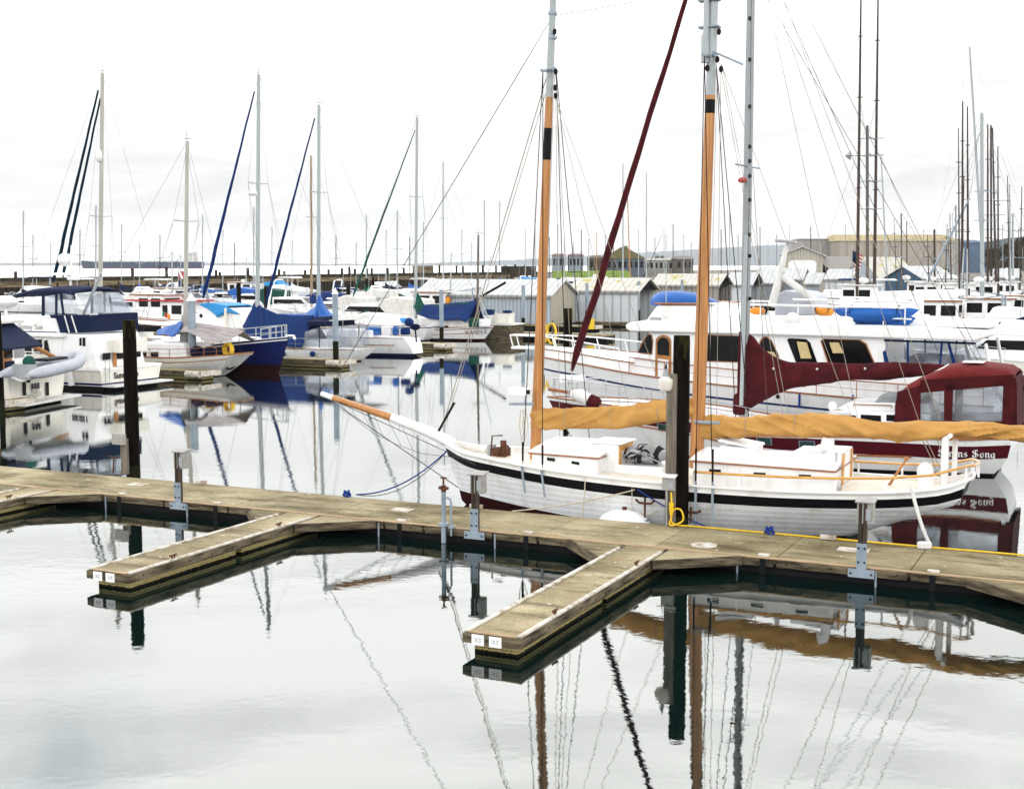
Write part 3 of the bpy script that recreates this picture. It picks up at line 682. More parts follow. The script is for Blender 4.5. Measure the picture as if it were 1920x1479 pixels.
def C(z): return lambda u: z
def spar(parent, name, a, b, r0, r1, mats, cuts=(), n=14):
    """tapered spar with painted bands: cuts are (fraction, slot) from the foot up"""
    a, b = Vector(a), Vector(b); m = MB()
    st = [0.0] + [c for c, _ in cuts] + [1.0]; slots = [0] + [k for _, k in cuts]
    for i in range(len(st) - 1):
        m.tube([a.lerp(b, st[i]), a.lerp(b, st[i + 1])], [r0 + (r1 - r0) * st[i], r0 + (r1 - r0) * st[i + 1]], n, slots[i])
    return m.build(name, mats, parent, smooth=50)
def cover(parent, name, prof, mat, half=.16, amp=.02, n=22, seed=1, steps=60, base=None, drape=1.0):
    """cloth bundle along x: prof is a list of (x, top, bottom)"""
    prof = sorted(prof); x0, x1 = prof[0][0], prof[-1][0]; rings = []
    for i in range(steps + 1):
        x = x0 + (x1 - x0) * i / steps; t = interp([(p[0], p[1]) for p in prof], x); b = interp([(p[0], p[2]) for p in prof], x)
        c, h = (t + b) / 2, max(.01, (t - b) / 2); e = min(1, 8 * min(i, steps - i) / steps + .35); ring = []
        for j in range(n):
            a = j * 2 * math.pi / n; yy, zz = math.cos(a), math.sin(a)
            wv = half * e * (1.12 - .38 * zz) * (abs(yy) ** .8) * (1 if yy > 0 else -1)
            q = mnoise.noise(Vector((x * .9 + zz * .5 + seed * 7, zz * .7, yy * .6 + seed))) * .9 + mnoise.noise(Vector((x * 2.6 - zz * 1.2 + seed, zz * 1.1, yy))) * .3
            w_ = (x * .9 + zz * .75 * math.sin(x * .8 + seed)) * 1.5
            rdg = 1 - abs(mnoise.noise(Vector((w_, x * .3 + seed, seed)))) * 3.2
            d = amp * q + amp * .55 * max(0, rdg) ** 2
            ring.append(Vector((x, wv + d * yy * 2, c + h * zz + d * zz)))
        rings.append(ring)
    return MB().loft(rings).build(name, mat, parent, smooth=80)
def rig(parent, name, a, b, r=.007, mat=None, sag=0.0):
    return MB().line(a, b, r, sag).build(name, mat or wire, parent)
def block(parent, c, s=.06, name='block', mat=None):
    return MB().ball(c, (s * .7, s * .5, s), nu=8, nv=5).build(name, mat or darkwire, parent)
def furled(parent, a, b, r, mat, name='furled_jib', sag=.0, seed=3, n=26, tail=(1, .28)):
    a, b = Vector(a), Vector(b); pts = []; rs = []
    for i in range(n + 1):
        t = i / n; p = a.lerp(b, t) - Vector((0, 0, sag * 4 * t * (1 - t)))
        pts.append(p + Vector((mnoise.noise(Vector((t * 9, seed, 0))), mnoise.noise(Vector((t * 9, seed, 5))), 0)) * r * .35)
        rs.append(r * (tail[0] + (tail[1] - tail[0]) * t) * (1 + .14 * mnoise.noise(Vector((t * 14, seed, 2)))))
    rs[0] *= .4
    return MB().tube(pts, rs, 10, flat=.8).build(name, mat, parent, smooth=60)
def window(parent, fr, pix, yl, th=.012, name='window', frame=None, gl=None, dz=0, grow=.03):
    """pane traced on the plane y = yl, with an optional frame round it"""
    pts = [fr.pl(x, y, yl) for x, y in pix]
    return win(parent, pts, th, name, frame, gl, grow)
def win(parent, pts, th=.012, name='window', frame=None, gl=None, grow=.03, nrm=None):
    c = sum(pts, Vector()) / len(pts)
    nn = Vector()
    for i in range(len(pts)): nn += (pts[i] - c).cross(pts[(i + 1) % len(pts)] - c)
    nn.normalize(); ref = nrm or Vector((0, 1, 0))
    if nn.dot(ref) < 0: pts = pts[::-1]; nn = -nn
    if frame:
        big = [c + (p - c) * (1 + grow / max(.05, (p - c).length)) for p in pts]
        f = MB().plate([p + nn * .002 for p in big], th * .6).build(name, frame, parent, smooth=0)
        MB().plate([p + nn * .003 for p in pts], th).build('pane', gl or glass, f, smooth=0); return f
    return MB().plate([p + nn * .002 for p in pts], th).build(name, gl or glass, parent, smooth=0)
def rails(parent, pts, h, mat, r=.014, top=True, mid=True, name='guard_rail', lines=None):
    """stanchions standing on pts with a rail along their heads"""
    m = MB()
    for p in pts: m.tube([p, Vector(p) + Vector((0, 0, h))], r, 6)
    up = [Vector(p) + Vector((0, 0, h)) for p in pts]
    if top: m.tube(up, r, 6)
    if mid: m.tube([Vector(p) + Vector((0, 0, h * .5)) for p in pts], r * .55, 5)
    return m.build(name, mat, parent)

# ------------------------------------------------------------------ the white schooner
def schooner():
    base = Fr(G(868, 945)); xs = base.pl(1812, 888).x; fr = base.shift(xs); L = -xs
    t = boat('schooner', 'white two masted schooner with varnished masts and ochre sail covers along the walkway', 'schooner', fr)
    px = [(832, 826, .03), (860, 845, .4), (900, 856, .75), (945, 865, 1.0), (1000, 875, 1.2), (1100, 890, 1.42), (1240, 905, 1.5), (1440, 921, 1.5), (1644, 928, 1.32), (1760, 920, 1.0), (1806, 904, .72)]
    sh = []
    for x, y, w in px:
        p = fr.pl(x, y, w); sh.append((p.x, p.z))
    Ld = fr.pl(829, 824).x
    sheer = [(max(0, min(1, x / Ld)), z) for x, z in sh]
    beam = [(0, .55), (.06, .82), (.15, 1.12), (.3, 1.42), (.5, 1.55), (.68, 1.45), (.8, 1.15), (.9, .72), (.96, .35), (1, .03)]
    z1 = sheer[0][1]
    H = Hull(Ld, beam, sheer, [(-.5, L - .9), (0, L - .05), (.5, L + .12), (1.0, L + .34), (1.6, Ld + .05)], [(-.5, 3.4), (0, 2.4), (.35, 1.3), (.7, .45), (1.0, .05), (1.4, -.05)],
             full=((0, .75), (.2, .55), (.5, .30), (.75, .48), (.9, .75), (1, 1.0)), zk=-.7)
    bt = lambda u: .10 + .22 * max(0, (u - .35) / .65) ** 1.3
    H.build(t, [C(-.7), lambda u: bt(u) * .3, bt, lambda u: H.sheer(u) * .62 + bt(u) * .3, lambda u: H.sheer(u) - .34, lambda u: H.sheer(u) - .115, lambda u: H.sheer(u)],
            [planked, black, antifoul, white], [2, 2, 0, 0, 1, 3], deck=.1, deckmat_=cream, inner=3, nu=44)
    H.strip(t, white, 'cap_rail', dz=.012, h=.035, w=.11, n=50, around=True)
    H.strip(t, white, 'rub_strake', dz=-.118, h=.03, w=.045, n=50)
    # stem, trailboards and bowsprit
    p = fr.pl
    a, b, c, d, e = p(850, 832), p(735, 783), p(625, 746), p(603, 738), p(800, 808)
    m = MB(); m.tube([a, e, b], [.13, .125, .10], 14); m.build('bowsprit_heel', white, t)
    m = MB(); m.tube([b, c], [.092, .068], 14); m.build('bowsprit', varnish, t)
    m = MB(); m.tube([c, d], [.07, .06], 12); m.build('bowsprit_tip', white, t)
    q = [p(766, 804), p(800, 812), p(834, 836), p(850, 850), p(866, 880), p(872, 898), p(846, 862), p(815, 836)]
    m = MB(); m.prism([(v.x, v.z) for v in q], -.045, .045); m.build('trailboard', planked, t, smooth=0, bevel=.02)
    rig(t, 'bobstay', p(612, 745), p(864, 917), .011, wire)
    rig(t, 'bowsprit_shroud', p(612, 744), H.rail(.9, 1, -.2), .009, wire); rig(t, 'bowsprit_shroud', p(612, 744), H.rail(.9, -1, -.2), .009, wire)
    for i, (x0, y0, x1, y1) in enumerate(((633, 751, 655, 776), (655, 758, 672, 790), (675, 765, 700, 812), (700, 774, 720, 822), (725, 783, 752, 835), (752, 795, 775, 845))):
        rig(t, 'net_line', p(x0, y0), p(x1, y1, .25), .005, wire)
    m = MB(); m.tube([p(625, 760, .1), p(655, 777, .2), p(700, 812, .3), p(745, 834, .35), p(790, 850, .4), H.rail(.93, 1, -.12)], .006, 5); m.build('net_edge', wire, t)
    # foredeck gear
    dk = lambda u: H.sheer(u) - .1
    m = MB(); g = p(940, 862); m.box((g.x, 0, dk(.86) + .12), (.32, .3, .2)); m.tube([(g.x, -.28, dk(.86) + .18), (g.x, .28, dk(.86) + .18)], .075, 12); m.cyl((g.x - .1, .1, dk(.86) + .2), .07, .2, 12); m.tube([(g.x + .2, .15, dk(.86)), (g.x + .15, .15, dk(.86) + .5), (g.x - .1, .15, dk(.86) + .52)], .018, 6); m.build('anchor_windlass', rust, t)
    m = MB(); g = p(880, 838, -.3); m.tube([g + Vector((.5, 0, .05)), g, g + Vector((-.5, .1, -.05))], .09, 10); m.build('rolled_staysail', sailcloth, t)
    m = MB(); g = p(922, 850); m.bb(g.x - .08, g.x + .08, -.09, .09, dk(.88), dk(.88) + .28); m.build('sampson_post', greyplastic, t, bevel=.02)
    # forward trunk cabin
    def trunk(name, x0, x1, w, zt, camb, u):
        zb = H.sheer(u) - .14; m = MB()
        m.slab([(x0, -w), (x1, -w * .86), (x1, w * .86), (x0, w)], zb, zt)
        o = m.build(name, white, t, smooth=0, bevel=.02)
        rings = []
        for k in range(9):
            f = -1 + k / 4; rings.append([Vector((x0 - .05, f * (w + .04), zt + .006 + camb * (1 - f * f))), Vector((x1 + .05, f * (w * .86 + .04), zt + .006 + camb * (1 - f * f))), Vector((x1 + .05, f * (w * .86 + .04), zt + .05 + camb * (1 - f * f))), Vector((x0 - .05, f * (w + .04), zt + .05 + camb * (1 - f * f)))])
        MB().loft(rings).build('cabin_top', white, t, smooth=30)
        m = MB()
        for s in (-1, 1): m.tube([(x0 - .06, s * (w + .05), zt + .012), (x1 + .05, s * (w * .86 + .05), zt + .012)], .018, 6)
        m.tube([(x0 - .06, -w - .05, zt + .012), (x0 - .06, w + .05, zt + .012)], .018, 6)
        m.build('varnished_moulding', teak, t); return o
    w1 = .82
    A1, B1 = p(997, 846, w1 * .86), p(1120, 864, w1)
    tr = trunk('forward_cabin', B1.x, A1.x, w1, (A1.z + B1.z) / 2, .09, .72)
    for q in (((1026, 857), (1041, 859), (1041, 865), (1026, 863)), ((1072, 864), (1087, 866), (1087, 872), (1072, 869))):
        o = window(t, fr, q, w1 * .93 + .012, frame=white)
    zt = (A1.z + B1.z) / 2
    c0, c1 = p(1167, 842, .1).x, p(1030, 838, .1).x
    m = MB(); m.bb(B1.x - .02, c1, -.42, .42, zt + .02, zt + .25); m.build('companion_slide', white, t, smooth=0, bevel=.02)
    m = MB(); m.bb(B1.x - .32, B1.x + .1, -.44, .44, H.sheer(.65) - .12, zt + .26); dd = m.build('companionway', white, t, smooth=0, bevel=.02)
    m = MB(); m.bb(B1.x - .345, B1.x - .322, -.40, .40, zt - .28, zt + .24); dr = m.build('companion_door', golden, t, smooth=0)
    for s in (-1, 1):
        m = MB(); m.bb(B1.x - .352, B1.x - .347, s * .2 - .1, s * .2 + .1, zt - .2, zt + .12); m.build('door_panel', white, dr, smooth=0)
    m = MB(); m.bb(B1.x - .40, B1.x + .35, -.46, .46, zt + .262, zt + .295); m.build('companion_hatch', white, t, smooth=0, bevel=.012)
    # midship hatch with the folded cover
    hx = p(1210, 885).x; hz = H.sheer(.55) - .08
    m = MB(); m.bb(hx - .55, hx + .55, -.45, .45, hz, hz + .2); m.build('cargo_hatch', white, t, smooth=0, bevel=.03)
    # after cabin
    w2 = 1.02
    A2, B2 = p(1298, 868, w2 * .9), p(1562, 882, w2)
    z2 = (A2.z + B2.z) / 2
    trunk('after_cabin', B2.x, A2.x, w2, z2, .1, .36)
    for q in (((1330, 879), (1352, 880), (1352, 889), (1330, 888)), ((1413, 885), (1436, 886), (1436, 892), (1413, 891)), ((1498, 889), (1521, 890), (1521, 896), (1498, 895))):
        window(t, fr, q, w2 * .96 + .012, frame=white)
    m = MB(); x0, x1 = p(1590, 850, 0).x, p(1497, 850, 0).x; m.bb(x0 + .1, x1, -.42, .42, z2 + .04, z2 + .28); m.build('companion_slide', white, t, smooth=0, bevel=.02)
    m = MB(); m.bb(x0, x1 - .3, -.46, .46, z2 + .282, z2 + .315); m.build('companion_hatch', white, t, smooth=0, bevel=.012)
    m = MB(); m.bb(x0 + .02, B2.x + .05, -.46, .46, H.sheer(.25) - .12, z2 + .28); m.build('companionway', white, t, smooth=0, bevel=.02)
    for s in (-.42, .42):
        m = MB(); m.bb(x0 - .01, x0 + .018, s - .05, s + .05, H.sheer(.25) - .1, z2 + .27); m.build('door_post', golden, t, smooth=0)
    m = MB(); h0, h1 = p(1423, 840).x, p(1358, 840).x; m.bb(h0, h1, -.34, .34, z2 + .1, z2 + .27); m.build('skylight', white, t, smooth=0, bevel=.02)
    m = MB(); m.box(((h0 + h1) / 2, 0, z2 + .33), (h1 - h0 + .06, .76, .05), rot=Matrix.Rotation(R(-8), 3, 'Y')); m.build('skylight_lid', white, t, smooth=0, bevel=.015)
    v = p(1556, 850, .55)
    m = MB(); m.cyl((v.x, .55, z2 + .05), .16, .05, 18); m.tube([(v.x, .55, z2 + .08), (v.x, .55, z2 + .34), (v.x + .04, .58, z2 + .44), (v.x + .14, .62, z2 + .46)], [.10, .10, .12, .15], 14); m.build('cowl_vent', white, t)
    # stern rail
    us = [.44, .36, .28, .20, .12, .05, .0]
    near = [H.rail(u, 1, .0, .05) for u in us]; far = [H.rail(u, -1, 0, .05) for u in us]
    hr = .27
    ring = near + [Vector((-.16, .33, near[-1].z)), Vector((-.22, 0, near[-1].z)), Vector((-.16, -.33, near[-1].z))] + far[::-1]
    for q in ring: rig(t, 'rail_stanchion', q, q + Vector((0, 0, hr)), .022, white)
    path = []
    for i in range(len(ring) - 1):
        for k in range(4): path.append(ring[i].lerp(ring[i + 1], k / 4) + Vector((0, 0, hr)))
    path.append(ring[-1] + Vector((0, 0, hr)))
    MB().tube(path, .038, 8, flat=.7).build('varnished_rail', golden, t)
    g = p(1772, 850, .25)
    m = MB(); zz = H.sheer(.05) - .1; q = p(1773, 815, .25)
    m.tube([(q.x, .25, zz), (q.x, .25, q.z - .1), (q.x - .05, .22, q.z + .03), (q.x - .12, .1, q.z + .03)], [.075, .07, .07, .06], 12); m.tube([(q.x - .12, -.25, zz), (q.x - .12, -.25, q.z)], .05, 10); m.tube([(q.x - .1, -.4, q.z), (q.x - .1, .4, q.z)], .045, 8); m.build('boom_gallows', white, t)
    k = p(1690, 876, .1); m = MB(); m.tube([(k.x + .25, .1, H.sheer(.12) - .05), (k.x - .08, .1, k.z + .15)], [.03, .022], 8); m.ball((k.x - .09, .1, k.z + .17), .045); m.build('tiller', brownwin, t)
    m = MB(); k = p(1735, 885, .15); m.ball((k.x, .15, k.z), (.16, .14, .2)); m.box((k.x, .15, k.z - .2), (.25, .25, .3)); m.build('binnacle', white, t, bevel=.03)
    m = MB(); m.bb(k.x - .1, k.x + 1.5, -.6, .6, H.sheer(.15) - .12, H.sheer(.15) + .02); m.build('cockpit_seat', cream, t, smooth=0, bevel=.02)
    # masts
    fa, fb = p(1003, 850), p(1036, 20); top = fb + (fb - fa) * .12; hgt = top.z - fa.z
    def fr_at(y, a, b, x): return (p(x, y).z - a.z) / (b.z - a.z)
    f = lambda y: (p(1025, y).z - fa.z) / hgt
    spar(t, 'foremast', fa - Vector((0, 0, .3)), top, .125, .07, [varnish, black, whitespar], ((f(290), 1), (f(232), 0), (f(176), 2)))
    ma, mb = p(1306, 850), p(1338, 20); mtop = mb + (mb - ma) * .12; mh = mtop.z - ma.z
    f2 = lambda y: (p(1325, y).z - ma.z) / mh
    spar(t, 'mainmast', ma - Vector((0, 0, .3)), mtop, .15, .085, [varnish, black, whitespar], ((f2(205), 1), (f2(180), 0), (f2(172), 2)))
    m = MB(); m.tube([p(1322, 118, .1), p(1322, 70, .1), p(1324, 60, .1), p(1326, -80, .1)], [.085, .085, .065, .06], 12); m.build('topmast', whitespar, t)
    for y in (2, 52):
        m = MB(); m.bb(p(1340, y).x - .12, p(1322, y).x + .12, -.09, .14, p(1330, y).z - .02, p(1330, y).z + .02); m.build('mast_band', galv, t, bevel=.01)
    # crosstrees and ironwork
    fx, mx_ = p(1032, 132), p(1333, 105)
    def ct(c, w, n):
        m = MB(); m.tube([c + Vector((.1, -w, .06)), c + Vector((.03, 0, .0)), c + Vector((-.04, w, -.08))], .035, 8); m.tube([c + Vector((.12, -.12, 0)), c + Vector((-.14, .12, 0))], .05, 8); return m.build(n, galv, t, bevel=0)
    ct(fx, .55, 'crosstree'); ct(mx_, .65, 'crosstree')
    for y in (20, 66): m = MB(); m.cyl(p(1036, y + 8), .10, .06, 14); m.build('mast_band', galv, t)
    rig(t, 'triatic_stay', p(1040, 30), p(1322, -18), .008, wire)
    m = MB(); q = mx_ + Vector((-.1, .2, .05)); m.tube([q, p(1392, 121, .6)], .022, 6); m.build('spreader_iron', galv, t)
    for c in ((1040, 60), (1042, 135), (1041, 165), (1042, 180), (1345, 112), (1352, 130), (1348, 60), (1326, 128)): block(t, p(c[0], c[1], .12), .07)
    # standing rigging
    for u, yy in ((.78, 885), (.735, 882)):
        a = H.rail(u, 1, 0); rig(t, 'shroud', a, fx + Vector((-.05, .5, -.05)), .010, darkwire); b = H.rail(u, -1, 0); rig(t, 'shroud', b, fx + Vector((.08, -.5, .05)), .010, darkwire)
        m = MB(); m.box(a + Vector((-.02, .02, -.28)), (.045, .02, .62), rot=Matrix.Rotation(R(8), 3, 'Y')); m.build('chainplate', galv, t); m = MB(); m.tube([a + Vector((0, 0, .1)), a + Vector((0, 0, .5))], .022, 6); m.build('turnbuckle', darkwire, t)
    for u in (.435, .405):
        a = H.rail(u, 1, 0); rig(t, 'shroud', a, mx_ + Vector((-.05, .6, -.05)), .010, darkwire); b = H.rail(u, -1, 0); rig(t, 'shroud', b, mx_ + Vector((.08, -.6, .05)), .010, darkwire)
        m = MB(); m.box(a + Vector((-.01, .02, -.30)), (.045, .02, .78)); m.build('chainplate', galv, t); m = MB(); m.tube([a + Vector((0, 0, .1)), a + Vector((0, 0, .75))], .02, 6); m.build('turnbuckle', darkwire, t)
    rig(t, 'forestay', p(830, 800), p(1030, 128), .012, palewire); rig(t, 'forestay', p(834, 802), p(1036, 132), .008, palewire); rig(t, 'jib_stay', p(612, 740), p(1037, 30), .009, wire)
    m = MB(); m.tube([p(820, 812), p(852, 755)], .03, 8); m.build('stay_lanyard', darkwire, t)
    for a, b in (((1018, 740), (1040, 140)), ((1012, 780), (1028, 140)), ((1075, 760), (1042, 140)), ((1050, 860), (1042, 180)), ((1000, 770), (1033, 120)), ((1320, 780), (1338, 110)), ((1328, 790), (1345, 130)), ((1298, 850), (1330, 110)), ((1343, 830), (1352, 120)), ((1316, 860), (1326, 70))):
        rig(t, 'halyard', p(*a), p(*b), .0065, palewire)
    for a, b in (((1470, 790), (1352, 130)), ((1480, 790), (1356, 132)), ((1600, 790), (1352, 120)), ((1610, 792), (1440, 0)), ((1724, 792), (1440, -40)), ((1765, 792), (1470, 0)), ((1250, 757), (1040, 178)), ((1180, 764), (1041, 178))):
        rig(t, 'topping_lift', p(*a), p(*b), .006, palewire)
    for a, b in (((1716, 796), (1768, 905)), ((1724, 798), (1776, 905)), ((1752, 800), (1774, 890)), ((1756, 800), (1782, 890))):
        rig(t, 'mainsheet', p(*a), p(*b), .008, palewire)
    # coils and belayed lines at the foremast
    for dx in (0, 6):
        m = MB(); m.tube([p(976 + dx, 768, .3), p(974 + dx, 800, .3), p(978 + dx, 826, .3), p(984 + dx, 800, .3), p(980 + dx, 768, .3)], .012, 6); m.build('rope_coil', rope, t)
    m = MB(); q = p(975, 734, .3); m.box(q, (.46, .25, .16)); s = m.build('lantern_board', white, t, smooth=0, bevel=.02)
    m = MB(); q = p(990, 735, .44); m.box(q, (.08, .03, .09)); m.build('side_light', black, s, smooth=0)
    m = MB(); m.tube([p(955, 757, .3), p(1000, 757, .3)], .03, 8); m.tube([p(984, 760, .3), p(986, 740, .3)], .02, 6); m.build('pin_rail', galv, t)
    m = MB(); q = p(1328, 792, .2); m.tube([q + Vector((-.25, 0, 0)), q + Vector((.3, 0, 0))], .035, 8); m.build('pin_rail', galv, t)
    # booms under their covers
    fo = [(x, a, b) for x, a, b in ((998, 764, 806), (1040, 766, 803), (1100, 763, 803), (1150, 762, 802), (1200, 757, 795), (1250, 749, 788), (1290, 747, 783), (1312, 748, 778))]
    cover(t, 'foresail_cover', [(p(x, a).x, p(x, a).z, p(x, b).z) for x, a, b in fo], tan, .17, .056, seed=1, steps=200, n=40)
    mo = ((1306, 778, 825), (1340, 778, 823), (1400, 780, 817), (1460, 776, 815), (1520, 777, 817), (1580, 781, 817), (1640, 788, 824), (1690, 791, 829), (1740, 793, 822), (1790, 789, 817), (1850, 791, 822), (1920, 797, 829), (1990, 800, 834), (2040, 806, 834))
    cover(t, 'mainsail_cover', [(p(x, a).x, p(x, a).z, p(x, b).z) for x, a, b in mo], tan, .20, .068, seed=2, steps=320, n=40)
    for lst in (fo, mo):
        pr = [(p(x, a).x, p(x, a).z, p(x, b).z) for x, a, b in lst]; x0, x1 = min(q[0] for q in pr), max(q[0] for q in pr); n = int((x1 - x0) / .95)
        for k in range(1, n):
            x = x0 + (x1 - x0) * (k + .15 * rnd.uniform(-1, 1)) / n; zt = interp([(q[0], q[1]) for q in pr], x); zb = interp([(q[0], q[2]) for q in pr], x); hc = (zt - zb) / 2
            m = MB(); m.tube([(x + .03 * math.sin(a), .225 * (1.12 - .38 * math.sin(a)) * math.copysign(abs(math.cos(a)) ** .8, math.cos(a)), (zt + zb) / 2 + hc * 1.03 * math.sin(a)) for a in [j * math.pi / 12 for j in range(25)]], .006, 5); m.build('cover_tie', palewire, t)
    spar(t, 'fore_boom', p(1010, 800), p(1316, 776), .06, .05, [varnish]); spar(t, 'main_boom', p(1316, 812), p(2075, 822), .07, .055, [varnish])
    return t, fr, H
SCH, SFR, SHL = schooner()
def schooner_gear():
    p = SFR.pl; H = SHL
    hz = H.sheer(.55) + .12; c = p(1212, 865); base = Vector((c.x, 0, hz))
    t = thing('folded_cover', 'crumpled grey and black folded boat cover lying on the schooner hatch', 'folded cover', SFR.w(base), SFR.a)
    m = MB(); rings = []
    for i in range(9):
        x = -.48 + .96 * i / 8; s = math.sqrt(max(.06, 1 - (x / .52) ** 2)); rings.append([Vector((x, .34 * s * math.cos(a) * (1 + .15 * math.sin(3 * a + i)), .19 + .2 * s * math.sin(a) * (1 + .2 * math.sin(2 * a + i * 1.7)))) for a in [k * math.pi / 8 for k in range(16)]])
    for k in range(len(rings) - 1): m.loft(rings[k:k + 2], k % 3 == 1, cap=k in (0, len(rings) - 2))
    for k in range(4):
        q = [Vector((-.45 + .08 * k, .30 + .03 * k, .06 + .07 * k)), Vector((-.1, .36, .26 + .02 * k)), Vector((.2, .35, .30 - .05 * k)), Vector((.46 - .07 * k, .24, .12 + .03 * k))]
        m.tube([q[0].lerp(q[1], j / 3) for j in range(3)] + [q[1].lerp(q[2], j / 3) for j in range(3)] + [q[2].lerp(q[3], j / 3) for j in range(4)], [.02, .04, .06, .075, .075, .07, .06, .05, .03, .01], 7, k % 2, flat=.6)
    m.build('fabric_bundle', [greyplastic, charcoal], t, smooth=60)
    m = MB(); m.tube([(.1, .40, .02), (.12, .42, .2), (.1, .2, .42), (.08, -.3, .36)], .012, 5); m.build('lashing', blackcloth, t)
    for k, (a, b, r, sag, mt, nm, lb) in enumerate((
            (p(838, 845, .5), D.loc(G(668, 927, DZ)), .016, .25, bluerope, 'mooring_line', 'blue bow line drooping from the schooner stem to the walkway cleat'),
            (p(836, 848, .5), D.loc(G(672, 928, DZ)), .009, .32, wire, 'mooring_line', 'thin grey bow line hanging below the blue one at the schooner stem'),
            (p(1190, 918, 1.52), D.loc(G(960, 958, DZ)), .013, .06, rope, 'mooring_line', 'beige spring line running forward along the schooner side'),
            (p(1195, 917, 1.52), D.loc(G(1322, 986, DZ)), .014, .05, bluerope, 'mooring_line', 'dark blue spring line running aft behind the thick black pile'),
            (p(1708, 910, 1.2), D.loc(G(1742, 1017, DZ)), .034, .10, whiterope, 'mooring_line', 'thick white stern line dropping from the schooner quarter to the walkway'),
            (p(1232, 958, 1.5), D.loc(G(1208, 972, DZ)), .012, .0, rope, 'mooring_line', 'short beige line made fast to the rusty mooring cross'),
            (p(1098, 890, 1.46), p(1093, 968, 1.5), .012, .0, rope, 'fender_line', 'beige fender line hanging straight down the schooner side'),
            (p(1185, 915, 1.52), p(1185, 962, 1.5), .009, .0, rope, 'fender_line', 'thin grey fender line hanging above the white dome'))):
        bw = D.w(b) if k < 6 else SFR.w(b)
        aw = SFR.w(a)
        n = 12; m = MB(); m.tube([(aw.lerp(bw, i / n) - Vector((0, 0, sag * 4 * (i / n) * (1 - i / n)))) - bw for i in range(n + 1)], r, 7)
        o = m.build(nm, mt); o.location = bw; tag(o, lb, 'rope', 'lines holding the schooner')
schooner_gear()

